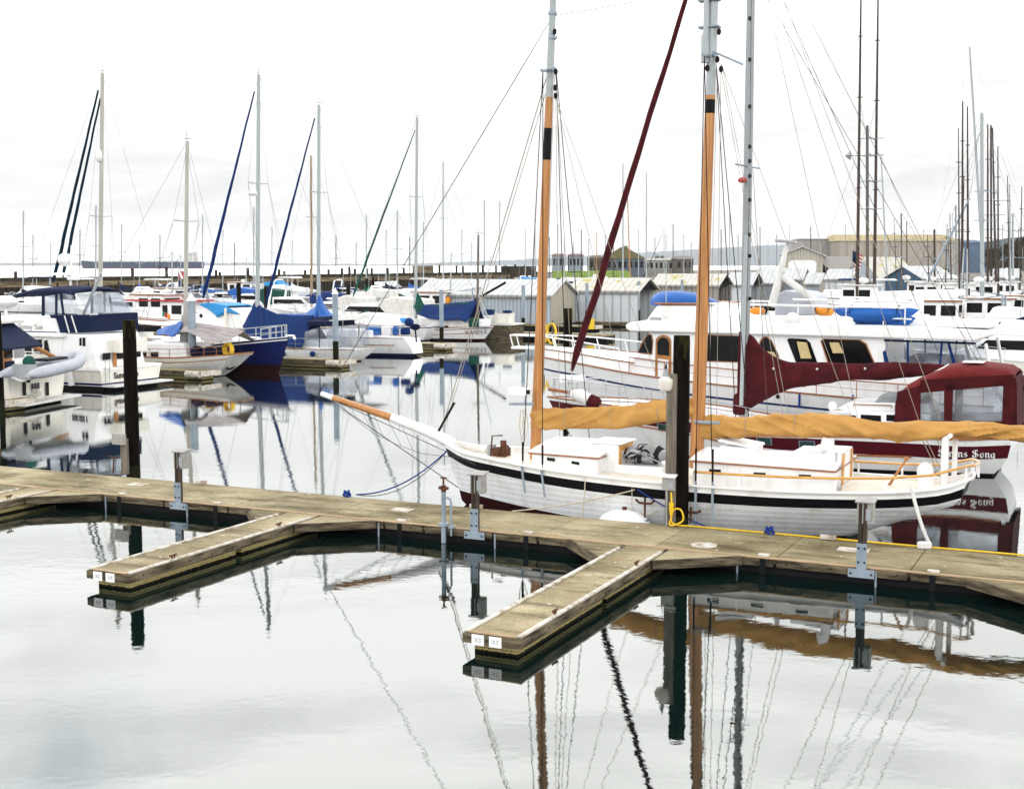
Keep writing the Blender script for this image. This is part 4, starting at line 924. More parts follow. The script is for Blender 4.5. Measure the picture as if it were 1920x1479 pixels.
def dock_clutter():
    # white dome float, mooring crosses, hose, service post on the black pile
    q = D.gr(1165, 976, DZ); t = thing('dome_fender', 'white upturned dome shaped float between the walkway and the schooner', 'fender float', D.w((q.x, .16, .12)), D.a)
    m = MB(); m.ball((0, 0, 0), (.60, .24, .40), z0=-.15, nu=24, nv=10); m.build('dome', white, t, smooth=60)
    m = MB(); m.cyl((.0, 0, .38), .05, .06, 10); m.build('lifting_eye', rust, t)
    for (px, py, lb) in ((1208, 977, 'rusty iron mooring cross beside the white dome float'), (1294, 985, 'small rusty mooring cross to the right of the thick black pile')):
        q = D.gr(px, py, DZ); h = .5 if px < 1250 else .36; t = thing('mooring_cross', lb, 'mooring cross', D.w((q.x, q.y + .03, DZ)), D.a, 'mooring crosses by the thick black pile')
        m = MB(); m.tube([(0, 0, 0), (0, 0, h)], .022, 8); m.tube([(0, 0, h * .6), (0, 0, h)], .022, 8); m.build('upright', rust, t)
        m = MB(); m.tube([(-.2, 0, h * .85), (-.12, 0, h * .72), (.12, 0, h * .72), (.2, 0, h * .85)], .026, 8); m.build('horns', rust, t)
        m = MB(); m.box((0, 0, .02), (.16, .16, .04)); m.build('foot', galv, t, smooth=0, bevel=.006)
    q = D.gr(1258, 985, DZ); b = D.w((q.x, q.y, DZ))
    t = thing('lamp_post', 'grey timber post with hooded lamp standing against the thick black pile', 'lamp post', b, D.a)
    fr = Fr(b, D.a); zt = fr.pl(1258, 700).z - DZ; zb = lambda y: fr.pl(1258, y).z - DZ
    m = MB(); m.bb(-.11, .11, -.06, .06, 0, zt); m.build('post', greypost, t, smooth=0, bevel=.008)
    lx = fr.pl(1250, 715).x
    m = MB(); m.tube([(lx, -.05, zb(732)), (lx, -.05, zb(728)), (lx, -.05, zb(712)), (lx, -.05, zb(706))], [.10, .135, .15, .07], 16); m.build('lamp_housing', ivory, t)
    m = MB(); m.cyl((lx, -.05, zb(707)), .07, .11, 14, r2=.05); m.cyl((lx, -.05, zb(697)), .035, .06, 10); m.build('lamp_collar', greyplastic, t)
    m = MB(); m.tube([(lx, -.05, zb(693)), (lx, -.05, zb(682))], [.03, .012], 8); m.build('photocell', black, t)
    m = MB(); m.bb(-.15, .11, -.14, -.065, zb(918), zb(893)); bx = m.build('meter_box', greybox, t, smooth=0, bevel=.015)
    m = MB(); m.bb(-.02, .085, -.155, -.142, zb(914), zb(899)); m.build('box_window', greyplastic, bx, smooth=0, bevel=.008)
    m = MB(); m.box((-.04, -.11, zb(890)), (.36, .2, .03), rot=Matrix.Rotation(R(12), 3, 'X')); m.build('box_lid', white, t, smooth=0, bevel=.006)
    m = MB(); m.tube([(-.06, -.1, zb(918)), (-.06, -.1, 0)], .02, 8); m.build('conduit', greyplastic, t)
    # yellow shore cord
    pts = [(.03, -.1, zb(921)), (.05, -.13, zb(938)), (.05, -.14, zb(958)), (.05, -.14, zb(970)), (.02, -.16, .06), (.12, -.18, .05), (.30, -.16, .16), (.25, -.16, .36), (.1, -.16, .34), (.06, -.17, .12), (.18, -.1, .03)]
    sm = []
    for i in range(len(pts) - 1):
        p0, p1, p2, p3 = [Vector(pts[max(0, min(len(pts) - 1, i + k))]) for k in (-1, 0, 1, 2)]
        for k in range(5):
            u = k / 5; sm.append(.5 * ((2 * p1) + (p2 - p0) * u + (2 * p0 - 5 * p1 + 4 * p2 - p3) * u * u + (3 * p1 - p0 - 3 * p2 + p3) * u ** 3))
    end = []
    for x, y in ((1300, 985.5), (1340, 987), (1435, 996), (1540, 1004), (1644, 1012), (1766, 1021), (1840, 1025), (1930, 1020)):
        g = D.gr(x, y, DZ + .02); end.append((g.x - q.x, min(g.y, -.05) - q.y if x < 1800 else -.02 - q.y, .022))
    o = MB().tube(sm + [Vector(e) for e in end], .018, 8).build('shore_power_cord', yellow); o.location = b; o.rotation_euler = (0, 0, D.a)
    tag(o, 'yellow shore power cord looped at the black pile and running along the walkway edge', 'power cord')
    m = MB(); m.tube([(.05, -.135, zb(962)), (.05, -.135, zb(940))], [.035, .05], 10); m.build('plug', yellow, o)
    # small service stand behind the left pile
    q = D.gr(235, 889, DZ); b = D.w((q.x, q.y, DZ)); fr = Fr(b, D.a); zz = lambda y: fr.pl(235, y).z - DZ
    t = thing('service_post', 'thin grey service post with meter box left of the tall dark pile', 'power post', b, D.a)
    m = MB(); m.bb(-.08, .08, -.06, .06, 0, zz(822)); m.build('post', greypost, t, smooth=0, bevel=.006)
    m = MB(); m.bb(-.26, .12, -.16, -.062, zz(833), zz(812)); m.build('meter_box', greybox, t, smooth=0, bevel=.015)
    m = MB(); m.tube([(-.4, 0, 0), (-.34, 0, .38), (-.5, 0, .42)], .018, 6); m.tube([(-.34, 0, .38), (-.2, 0, .42)], .018, 6); m.build('mooring_cross', rust, t)
    for px, py, lb in ((668, 926, 'small blue rope heap on the walkway edge left of the schooner stem'), (1450, 996, 'small blue rope heap on the walkway edge beside the yellow cord')):
        q = D.gr(px, py, DZ); m = MB()
        for k in range(4): m.tube([(.09 * math.cos(a + k) * (1 - .15 * k), .06 * math.sin(a + k), .03 + .03 * k + .02 * math.sin(a * 2)) for a in [j * .3 for j in range(22)]], .02, 6)
        o = m.build('rope_heap', bluerope); o.location = D.w((q.x, -.06, DZ)); o.rotation_euler = (0, 0, D.a); tag(o, lb, 'rope', 'rope heaps on the walkway')
    q = D.gr(1742, 1016, DZ); m = MB(); 
    for k in range(3): m.tube([(.1 * math.cos(a), .06 * math.sin(a), .03 + .03 * k) for a in [j * .3 for j in range(22)]], .032, 7)
    o = m.build('rope_heap', whiterope); o.location = D.w((q.x, -.09, DZ)); tag(o, 'white stern line wound round a cleat on the walkway edge', 'rope', 'rope heaps on the walkway')
dock_clutter()
# ------------------------------------------------------------------ maroon and white sailing boat behind the schooner
def siren():
    base = Fr(G(1850, 896)); fr = base.shift(0, -1.15); x0 = fr.pl(1905, 835).x; fr = fr.shift(x0)
    p = fr.pl
    L = p(1022, 742).x
    t = boat('sailing_yacht', 'white sailing yacht with maroon hull band, maroon canvas enclosure and SIRENS SONG lettering', 'sailing boat', fr)
    sh = []
    for x, y, w in ((1025, 745, .03), (1110, 757, .9), (1250, 778, 1.6), (1430, 812, 1.85), (1700, 822, 1.75), (1800, 826, 1.5), (1900, 822, 1.2)):
        q = p(x, y, w); sh.append((max(0, min(1, q.x / L)), q.z))
    H = Hull(L, [(0, 1.2), (.1, 1.55), (.3, 1.85), (.5, 1.85), (.7, 1.5), (.85, .9), (.95, .35), (1, .03)], sh, [(-.5, L - 1.6), (0, L - 1.15), (.8, L - .45), (1.6, L)], [(-.5, 1.0), (0, .5), (.5, .12), (1.2, 0)],
             full=((0, .4), (.3, .25), (.6, .33), (.85, .6), (1, .9)))
    tb = lambda u: H.sheer(u) - .08 - .10 * max(0, 1 - u / .4); bb = lambda u: tb(u) - .36
    H.build(t, [C(-.5), C(.0), C(.07), lambda u: (bb(u)) * .5, bb, tb, lambda u: H.sheer(u)], [white, blackbottom, maroonpaint], [1, 1, 0, 0, 2, 0], deck=.1, deckmat_=white, transom=[1, 1, 0, 0, 0, 0], nu=36)
    H.strip(t, teak, 'teak_rub_rail', dz=-.50, h=.05, w=.06, u0=.18, u1=.97)
    H.strip(t, teak, 'toe_rail', dz=.02, h=.04, w=.05, u0=.02)
    for q in (((1225, 797), (1250, 800), (1250, 813), (1225, 810)), ((1421, 819), (1446, 820), (1446, 833), (1421, 832)), ((1501, 826), (1527, 827), (1527, 839), (1501, 838)), ((1160, 784), (1182, 788), (1182, 799), (1160, 796))):
        pts = [fr.pl(x, y, 1.75) for x, y in q]; c = sum(pts, Vector()) / 4; s = H.side_at(c.x, c.z)
        pts = [Vector((v.x, H.side_at(v.x, v.z).y + .006, v.z)) for v in pts]; win(t, pts, .014, 'port_light', galv, greenglass, .035)
    # name on both halves of the band
    a = p(1812, 833, 1.5); s0 = H.side_at(a.x + .5, a.z); s1 = H.side_at(a.x - .5, a.z); d = (s1 - s0); d.z = 0
    c = (s0 + s1) / 2; c.z = p(1812, 839.5, c.y).z; up = (H.side_at(c.x, c.z + .1) - H.side_at(c.x, c.z - .1)).normalized()
    c.z = tb(c.x / L) - .175; dn_ = d.normalized(); out_ = dn_.cross(up) * .03
    for w_, k_ in (('Sirens', -1.515), ('Song', 1.875)): pen(w_, .22, c + out_ + dn_ * (k_ * .22), d, up, white, t, nib=.07)
    # coach roof and cabin
    dk = lambda x: H.sheer(x / L) - .1
    xa, xb = p(1745, 790, .9).x, p(1545, 790, .9).x
    zt = p(1640, 772, .95).z
    m = MB(); m.prism([(xa, dk(xa) - .1), (xb + .6, dk(xb) - .1), (xb, zt - .12), (xb - .5, zt), (xa, zt)], -1.0, 1.0); m.build('coach_roof', white, t, smooth=0, bevel=.05)
    xr = p(1590, 752, .6).x; m = MB(); m.prism([(xa, zt), (xr + .3, zt - .02), (xr, zt + .18), (xa + .1, zt + .26)], -.75, .75); m.build('raised_roof', white, t, smooth=0, bevel=.05)
    m = MB(); m.prism([(p(1700, 745, .4).x, zt + .2), (p(1640, 758, .4).x, zt + .2), (p(1652, 745, .4).x, zt + .4), (p(1690, 738, .4).x, zt + .46)], -.55, .55); m.build('roof_hatch', alu, t, smooth=0, bevel=.03)
    for x0_, x1_ in ((1573, 1605), (1614, 1652), (1662, 1698)):
        window(t, fr, ((x0_, 777), (x1_, 779), (x1_, 791), (x0_, 789)), 1.0, name='cabin_window')
    m = MB(); q = p(1561, 762, .8); m.ball(q, (.12, .12, .14)); m.tube([q, q - Vector((0, 0, .4))], .04); m.build('white_vent', white, t)
    m = MB(); a, b = p(1600, 758, .85), p(1672, 760, .85); m.tube([a - Vector((0, 0, .07)), a, b, b - Vector((0, 0, .07))], .018, 6); m.build('grab_rail', teak, t)
    # spray hood and cockpit enclosure
    def pan(n, pts, th, mat, parent=t): return MB().plate([Vector(v) for v in pts], th).build(n, mat, parent, smooth=0)
    yw = 1.12
    f0, f1, f2, f3 = p(1680, 790, yw), p(1682, 735, yw), p(1725, 718, yw), p(1772, 700, yw)
    r0, r1 = p(1905, 700, yw), p(1905, 812, yw)
    zt1 = p(1840, 690, yw).z
    ring = lambda x, z, k=1.0: [Vector((x, yw * k * math.copysign(abs(math.cos(a)) ** .45, math.cos(a)), z - .34 + .34 * math.sin(a) ** .6 if math.sin(a) > 0 else z - .34)) for a in [i * math.pi / 16 for i in range(17)]]
    rr = []
    for x, y in ((1905, 700), (1890, 690), (1840, 684), (1790, 684), (1772, 688), (1752, 697), (1725, 708), (1700, 722), (1685, 738), (1681, 745)):
        q = p(x, y, yw * .8); rr.append(ring(q.x, q.z))
    m = MB(); m.loft(rr, closed=False, cap=False); top = m.build('canvas_top', redcanvas, t, smooth=60); so_ = top.modifiers.new('thick', 'SOLIDIFY'); so_.thickness = .03
    for s in (1, -1):
        y = yw * s
        def fl(n, px, mat, dy=0.0, th=.02, par=t):
            return pan(n, [Vector((p(a, b, yw).x, y + dy * s, p(a, b, yw).z)) for a, b in px], th, mat, par)
        fl('enclosure_frame', ((1676, 792), (1682, 735), (1726, 722), (1726, 800)), maroon, 0)
        fl('enclosure_frame', ((1770, 806), (1770, 722), (1788, 720), (1784, 808)), maroon, 0)
        fl('enclosure_frame', ((1878, 812), (1881, 722), (1907, 716), (1907, 818)), maroon, 0)
        fl('enclosure_frame', ((1726, 812), (1726, 788), (1884, 790), (1884, 820)), maroon, 0)
        fl('enclosure_frame', ((1722, 737), (1726, 712), (1900, 702), (1900, 722)), maroon, 0)
        fl('clear_panel', ((1722, 792), (1724, 730), (1772, 722), (1770, 792)), vinyl, -.02, .006)
        fl('clear_panel', ((1784, 794), (1784, 722), (1882, 720), (1880, 794)), vinyl, -.02, .006)
    pan('aft_curtain', [(r1.x, -yw, r1.z), (r1.x, yw, r1.z), (r0.x, yw, r0.z - .1), (r0.x, -yw, r0.z - .1)], .02, maroon)
    pan('front_screen', [(f0.x, -yw, f0.z), (f0.x, yw, f0.z), (f1.x, yw, f1.z), (f1.x, -yw, f1.z)], .012, vinyl)
    m = MB(); a, b = p(1735, 718, .7), p(1772, 702, .7); m.plate([a + Vector((0, 0, .13)), b + Vector((0, 0, .16)), b + Vector((0, -.8, .2)), a + Vector((0, -.8, .17))], .03); m.build('white_patch', sailcloth, t, smooth=0)
    m = MB(); a, b = p(1805, 683, .6), p(1845, 683, .6); m.bb(a.x, b.x, .2, .75, a.z + .05, a.z + .075); m.build('roof_vent', white, t, bevel=.01)
    # white boarding gate on the schooner side
    m = MB(); a = p(1545, 818, 1.86); m.bb(p(1565, 830, 1.86).x, a.x, H.side_at(a.x, .9).y + .0, H.side_at(a.x, .9).y + .035, p(1553, 845, 1.86).z, p(1553, 815, 1.86).z); m.build('boarding_gate', white, t, bevel=.02)
    # mast, boom and sails
    mf, mt = p(1394, 790), p(1408, 0); top = mf + (mt - mf) * 1.48
    spar(t, 'mast', mf - Vector((0, 0, .4)), top, .13, .11, [alu])
    m = MB(); m.tube([p(1390, 760, .22), p(1398, 480, .22), p(1399, 440, .22)], .055, 10); m.build('pole_track', whitespar, t)
    for y in (35, 112, 200, 275, 302, 330, 375, 440, 480, 560): m = MB(); m.box(p(1406, y, .14), (.08, .05, .1)); m.build('mast_cleat', darkwire, t, bevel=.01)
    sp_ = p(1402, 312); m = MB(); m.tube([sp_ + Vector((.1, .85, .0)), sp_, sp_ + Vector((-.1, -.85, .0))], .03, 8); m.build('spreader', galv, t)
    m = MB(); a = p(1392, 338, .3); m.ball(a, (.13, .13, .08)); m.build('radar_reflector', redpaint, t)
    cov = [(1386, 620, 770), (1392, 622, 772), (1402, 624, 770), (1414, 632, 764), (1425, 648, 757), (1440, 662, 748), (1460, 672, 738), (1490, 679, 728), (1540, 680, 720), (1600, 681, 713), (1660, 679, 711), (1710, 680, 706), (1750, 682, 702), (1771, 685, 694)]
    cover(t, 'mainsail_cover', [(p(x, a).x, p(x, a).z, p(x, b).z) for x, a, b in cov], maroon, .19, .035, seed=5, steps=180)
    m = MB()
    for x, y in ((1450, 691), (1532, 692), (1622, 691)): m.ball(p(x, y, .25), .035)
    m.build('cover_snaps', steel, t)
    cover(t, 'mast_boot', [(p(x, a).x, p(x, a).z, p(x, b).z) for x, a, b in ((1376, 740, 776), (1385, 736, 778), (1400, 745, 778))], maroon, .2, .01, steps=10)
    furled(t, p(1072, 695, 0), p(1284, 5, 0) + (p(1284, 5, 0) - p(1072, 695, 0)) * .42, .145, maroon, 'furled_genoa', tail=(1, .35))
    m = MB(); q = p(1068, 712); m.cyl(q - Vector((0, 0, .1)), .12, .12, 14); m.build('furling_drum', steel, t)
    fs = p(1068, 720)
    rig(t, 'forestay', fs, p(1074, 690), .02, steel)
    for a, b in (((1396, 745, 1.6), (1406, 318, .8)), ((1440, 790, 1.7), (1412, 318, .8)), ((1406, 312, .85), (1410, -150, .1)), ((1905, 800, 0), (1440, 0, 0)), ((1772, 690, 0), (1415, -120, 0)), ((1905, 800, .6), (1490, -20, 0))):
        rig(t, 'stay', p(*a), p(*b), .008, wire)
    # pulpit and guard rails
    pts = [H.rail(u, 1, 0, .08) for u in (.62, .72, .8, .88, .94, .985)] + [H.rail(u, -1, 0, .08) for u in (.985, .94, .88, .8, .72)]
    rails(t, pts, .6, steel, .016, name='bow_rail')
    pts = [H.rail(u, 1, 0, .08) for u in (.6, .5, .4, .3)]; rails(t, pts, .6, steel, .012, name='guard_rail')
    m = MB(); a = p(1080, 738, .1); m.tube([a + Vector((.9, 0, .1)), a + Vector((-.6, 0, -.06))], .05, 8); m.build('anchor_plank', teak, t)
    return t, fr, H
SIR, IFR, IHL = siren()
def siren_gear():
    p = IFR.pl
    q = p(1104, 748, .9); t = thing('life_sling', 'white rescue bag with maroon end hung on the bow rail of the maroon banded yacht', 'rescue bag', IFR.w(q), IFR.a)
    m = MB(); m.tube([(.55, 0, .12), (.3, 0, .1), (-.02, 0, -.05)], [.12, .2, .2], 12); m.build('bag', sailcloth, t)
    m = MB(); m.tube([(-.02, 0, -.05), (-.22, 0, -.12), (-.32, 0, -.16)], [.205, .215, .16], 12); m.build('maroon_end', maroon, t)
    q = p(1030, 700, .0); t = thing('solar_panel', 'white framed panel above the bow rail of the maroon banded yacht', 'panel', IFR.w(q), IFR.a)
    a, b, c, d = [p(x, y, .2) - q for x, y in ((1047, 703), (1097, 703), (1097, 716), (1047, 718))]
    m = MB(); m.plate([a, b, c, d], .04); m.build('panel_box', white, t, smooth=0, bevel=.01)
    m = MB(); m.tube([p(1072, 717, .2) - q, p(1072, 745, .2) - q], .025, 8); m.build('bracket', steel, t)
siren_gear()

# ------------------------------------------------------------------ big white motor yacht
def yacht():
    fr = IFR.shift(0, -5.3); p0 = fr.pl; yw = 2.05
    x0 = p0(1868, 700, yw).x; fr = fr.shift(x0); p = fr.pl
    L = p(1003, 660).x
    t = boat('motor_yacht', 'large white motor yacht with flybridge, dark slanted windows and blue hull line', 'motor yacht', fr)
    sh = []
    for x, y, w in ((1008, 668, .05), (1072, 680, 1.1), (1150, 696, 1.75), (1236, 710, yw), (1400, 728, yw), (1660, 752, yw), (1868, 765, yw)):
        q = p(x, y, w); sh.append((max(0, min(1, q.x / L)), q.z))
    H = Hull(L, [(0, 1.85), (.2, yw), (.6, yw), (.75, 1.85), (.87, 1.3), (.95, .7), (1, .05)], sh, [(-.5, L - 2.4), (0, L - 1.7), (1, L - .7), (2.5, L)], [(-.5, .2), (2, 0)],
             full=((0, .12), (.5, .14), (.8, .4), (1, .8)))
    kn = lambda u: H.sheer(u) - .42
    H.build(t, [C(-.5), C(.0), C(.1), lambda u: kn(u) * .6, lambda u: kn(u) - .035, lambda u: kn(u) + .035, lambda u: H.sheer(u)], [white, bluebottom, royal], [1, 1, 0, 0, 2, 0], deck=.05, deckmat_=white, nu=36)
    H.strip(t, teak, 'teak_rub_rail', dz=.015, h=.045, w=.06, u0=.0)
    # raised foredeck
    xs = [p(x, y, 1.5).x for x, y in ((1185, 700), (1120, 690), (1075, 682))]
    us = [xs[0] / L, .80, .87, .93, .97, .995]
    m = MB(); rg = []
    for i, u in enumerate(us):
        zz = H.sheer(u) + .34 - .05 * i / 5; w = interp(H.beam, u) * .93
        rg.append([Vector((H.rail(u).x, s * w, z)) for s, z in ((-1, H.sheer(u) - .1), (-1, zz), (0, zz + .08), (1, zz), (1, H.sheer(u) - .1))])
    m.loft(rg); m.build('raised_foredeck', white, t, smooth=0, bevel=.04)
    m = MB()
    for s in (1, -1):
        m.tube([Vector((H.rail(u).x, s * (interp(H.beam, u) * .93 + .02), H.sheer(u) + .35 - .05 * i / 5)) for i, u in enumerate(us)], .022, 6)
    m.build('foredeck_moulding', teak, t)
    q = p(985, 655); m = MB(); m.box((q.x - .2, 0, H.sheer(1) + .28), (1.3, .5, .09)); m.build('anchor_platform', white, t, smooth=0, bevel=.03)
    pt = [(Vector((H.rail(u).x, s * interp(H.beam, u) * .9, H.sheer(u) + .32))) for u, s in ((.76, 1), (.82, 1), (.88, 1), (.93, 1), (.97, 1))]
    pts = pt + [Vector((q.x + .35, .25, H.sheer(1) + .3)), Vector((q.x + .35, -.25, H.sheer(1) + .3))] + [Vector((v.x, -v.y, v.z)) for v in pt[::-1]]
    m = MB()
    for v in pts: m.tube([v, v + Vector((.12, 0, .42))], .02, 6)
    m.tube([v + Vector((.12, 0, .42)) for v in pts], .028, 8); m.build('bow_rail', white, t)
    # deckhouse
    hw = 1.75; P = lambda x, y, w=hw: p(x, y, w)
    zb = lambda x: P(x, 720 if x < 1300 else 745).z
    poly = [(1181, 700), (1181, 682), (1196, 664), (1216, 622), (1500, 628), (1850, 636), (1850, 690), (1664, 690), (1664, 760), (1400, 740), (1181, 715)]
    hp = [(P(*q).x, P(*q).z) for q in ((1181, 718), (1181, 682), (1196, 662), (1216, 622), (1400, 625), (1660, 632), (1660, 758), (1400, 735))]
    m = MB(); m.prism(hp, -hw, hw); m.build('deckhouse', white, t, smooth=0, bevel=.05)
    def W(px, frame=None, name='window', grow=.045): return win(t, [P(*q) + Vector((0, .006, 0)) for q in px], .012, name, frame, glass, grow)
    W(((1197, 660), (1206, 642), (1215, 628), (1221, 629), (1223, 640), (1222, 663)), teak)
    arch = [(1229 + 15 * (1 - math.cos(a)), 640 - 12 * math.sin(a)) for a in [k * math.pi / 8 for k in range(9)]]
    d = MB().plate([P(x, y) + Vector((0, .004, 0)) for x, y in ([(1228, 715)] + arch + [(1259, 719)])], .02).build('side_door', brownwin, t, smooth=0)
    win(d, [P(x, y) + Vector((0, .026, 0)) for x, y in ((1233, 664), (1233, 642), (1237, 635), (1244, 632), (1251, 635), (1255, 642), (1255, 667))], .008, 'door_glass')
    win(d, [P(x, y) + Vector((0, .026, 0)) for x, y in ((1234, 672), (1254, 675), (1254, 717), (1234, 713))], .008, 'door_panel', gl=white)
    W(((1323, 676), (1323, 632), (1328, 629), (1385, 631), (1385, 678)), teak)
    W(((1425, 676), (1426, 642), (1431, 634), (1438, 633), (1446, 640), (1458, 664), (1460, 676)), teak)
    def cur(px): return win(t, [P(*q) + Vector((0, .02, 0)) for q in px], .006, 'curtain', gl=curtain)
    W(((1476, 637), (1480, 634), (1512, 636), (1519, 642), (1533, 681), (1493, 680)), None); cur(((1494, 640), (1513, 642), (1522, 672), (1502, 672)))
    W(((1541, 640), (1546, 636), (1610, 638), (1622, 645), (1640, 684), (1555, 682)), teak); cur(((1555, 642), (1573, 642), (1582, 662), (1562, 662)))
    cur(((1428, 658), (1452, 660), (1458, 674), (1427, 674)))
    # open after deck under clear curtains
    a, b = P(1660, 640), P(1862, 646)
    fr1 = [(1660, 690), (1662, 642)]
    for s in (1, -1):
        y = hw * s
        def pl2(n, px, mat, th=.02, dy=0): return MB().plate([Vector((P(*q).x, y + dy * s, P(*q).z)) for q in px], th).build(n, mat, t, smooth=0)
        pl2('clear_curtain', ((1664, 690), (1664, 640), (1812, 644), (1830, 690)), vinyl, .006)
        pl2('blue_curtain_edge', ((1658, 636), (1830, 642), (1830, 646), (1658, 640)), navycanvas, .02, .012)
        pl2('blue_curtain_edge', ((1655, 660), (1660, 656), (1670, 690), (1660, 690)), royal, .02, .012)
        pl2('blue_curtain_edge', ((1700, 641), (1704, 641), (1704, 690), (1700, 690)), royal, .02, .012)
        pl2('blue_curtain_edge', ((1764, 643), (1768, 643), (1764, 690), (1760, 690)), royal, .02, .012)
        pl2('blue_curtain_edge', ((1776, 643), (1781, 643), (1795, 690), (1788, 690)), royal, .02, .012)
        pl2('after_bulwark', ((1660, 688), (1862, 696), (1862, 768), (1660, 756)), white, .05)
        m = MB(); m.tube([Vector((P(1848, 644).x, y, P(1848, 644).z)), Vector((P(1858, 700).x, y, P(1858, 700).z))], .05, 8); m.build('roof_post', white, t)
    m = MB(); q = P(1700, 690); m.bb(P(1790, 690).x, P(1690, 690).x, -.8, .8, P(1700, 740).z, P(1700, 672).z); m.build('deck_furniture', navycanvas, t, smooth=0, bevel=.06)
    # boat deck / roof
    ow = 2.0; Q = lambda x, y: p(x, y, ow)
    rp = [(1172, 610), (1178, 605), (1205, 601), (1300, 603), (1450, 607), (1660, 610), (1700, 612), (1860, 622), (1868, 628), (1826, 640), (1640, 633), (1450, 628), (1180, 621), (1173, 616)]
    m = MB(); m.prism([(Q(*q).x, Q(*q).z) for q in rp], -ow, ow); m.build('boat_deck', white, t, smooth=0, bevel=.05)
    # flybridge
    fw = 1.55; F = lambda x, y: p(x, y, fw)
    fp = [(1207, 606), (1232, 572), (1330, 572), (1345, 573), (1388, 606)]
    m = MB(); m.prism([(F(*q).x, F(*q).z) for q in fp], -fw, fw); m.build('flybridge', white, t, smooth=0, bevel=.08)
    m = MB(); m.box(((F(1228, 571).x + F(1335, 571).x) / 2, 0, F(1280, 570).z), (abs(F(1228, 571).x - F(1338, 571).x), 2 * fw + .08, .05)); m.build('flybridge_cap', teak, t, smooth=0, bevel=.015)
    m = MB(); a, b = F(1218, 607), F(1240, 602); m.bb(b.x, a.x, fw + .0, fw + .02, b.z, b.z + .12); m.build('air_grille', greyplastic, t, smooth=0)
    m = MB(); m.tube([F(1249, 570), F(1249, 440)], .015, 6); m.build('whip_antenna', whitespar, t)
    m = MB(); m.tube([F(1242, 590), F(1250, 597), F(1255, 594)], .02, 6); m.build('cleat', steel, t)
    # boat deck bulwark, rails
    for s in (1, -1):
        m = MB(); a, b = F(1603, 592), F(1400, 588); m.bb(F(1603, 592).x, F(1388, 592).x, s * 1.8 - .03, s * 1.8 + .03, F(1500, 610).z, F(1500, 591).z); m.build('boat_deck_bulwark', white, t, smooth=0, bevel=.02)
        m = MB()
        for (xa, ya, xb, yb) in ((1335, 569, 1700, 577), (1490, 561, 1712, 566)):
            A, B = F(xa, ya), F(xb, yb); A.y = B.y = s * 1.8; m.tube([A, B], .035, 8)
        for x in (1360, 1430, 1500, 1590, 1660, 1700):
            A = F(x, 569); A.y = s * 1.8; m.tube([A, A - Vector((0, 0, .62))], .02, 6)
        m.build('boat_deck_rail', white, t)
        m = MB(); A, B = F(1610, 593), F(1712, 598); A.y = B.y = s * 1.82; m.tube([A, B], .025, 6); m.build('kayak_rail', white, t)
    # canvas helm cover and mast with inclined spar
    m = MB(); hp2 = [(1446, 592), (1450, 552), (1465, 545), (1498, 549), (1513, 556), (1520, 592)]
    m.prism([(F(*q).x, F(*q).z) for q in hp2], -1.2, 1.2); m.build('helm_cover', hypalon, t, smooth=0, bevel=.06)
    m = MB(); m.tube([F(1447, 575), F(1456, 540), F(1474, 465)], [.13, .12, .07], 12); m.tube([F(1474, 465), F(1480, 452)], .06, 8); m.build('signal_mast', offwhite, t)
    m = MB(); c = F(1474, 453); m.box(c, (.62, .4, .09), rot=Matrix.Rotation(R(-6), 3, 'Y')); m.build('radar_scanner', greyplastic, t, bevel=.03)
    m = MB(); m.tube([F(1467, 518), F(1530, 565)], .11, 12); m.build('white_boom', offwhite, t)
    m = MB(); m.ball(F(1490, 597) + Vector((0, .3, 0)), .2); m.box(F(1489, 608) + Vector((0, .3, 0)), (.5, .3, .1)); m.build('searchlight', white, t)
    m = MB(); A = p(1719, 612, .4); Bt = p(1722, 556, .4); m.tube([A, A + Vector((0, 0, .25)), Bt], [.32, .17, .17], 14); m.tube([Bt + Vector((.1, 0, .05)), p(1810, 548, .4)], [.16, .10], 10); m.build('davit_crane', white, t)
    m = MB(); m.bb(p(1860, 620, 1).x, p(1690, 615, 1).x, -1.2, 1.2, p(1700, 612, 1).z, p(1700, 604, 1).z + .05); m.build('roof_locker', white, t, smooth=0, bevel=.06)
    # hull side rail and stanchions
    pts = [H.rail(u, 1, .02, .06) for u in (.74, .66, .58, .5, .42, .34, .26, .18, .1, .02)]
    m = MB()
    for v in pts: m.tube([v, v + Vector((0, 0, .5))], .014, 6)
    m.tube([v + Vector((0, 0, .5)) for v in pts], .022, 6); m.tube([v + Vector((0, 0, .26)) for v in pts], .008, 5); m.build('side_rail', teak, t)
    for x, y in ((1460, 743), (1420, 738)):
        q = H.side_at(p(x, y, 2.0).x, p(x, y, 2.0).z); m = MB(); m.tube([q - Vector((0, .02, 0)), q + Vector((0, .02, 0))], .07, 14); m.build('hull_port', glass, t)
    for x in (1500, 1600): 
        q = H.side_at(p(x, 752, 2.0).x, H.sheer(.3) - .42); m = MB(); m.tube([q + Vector((0, .05, .5)), q + Vector((0, .06, .05))], .035, 6); m.build('blue_fender_line', bluerope, t)
    return t, fr
YAC, YFR = yacht()
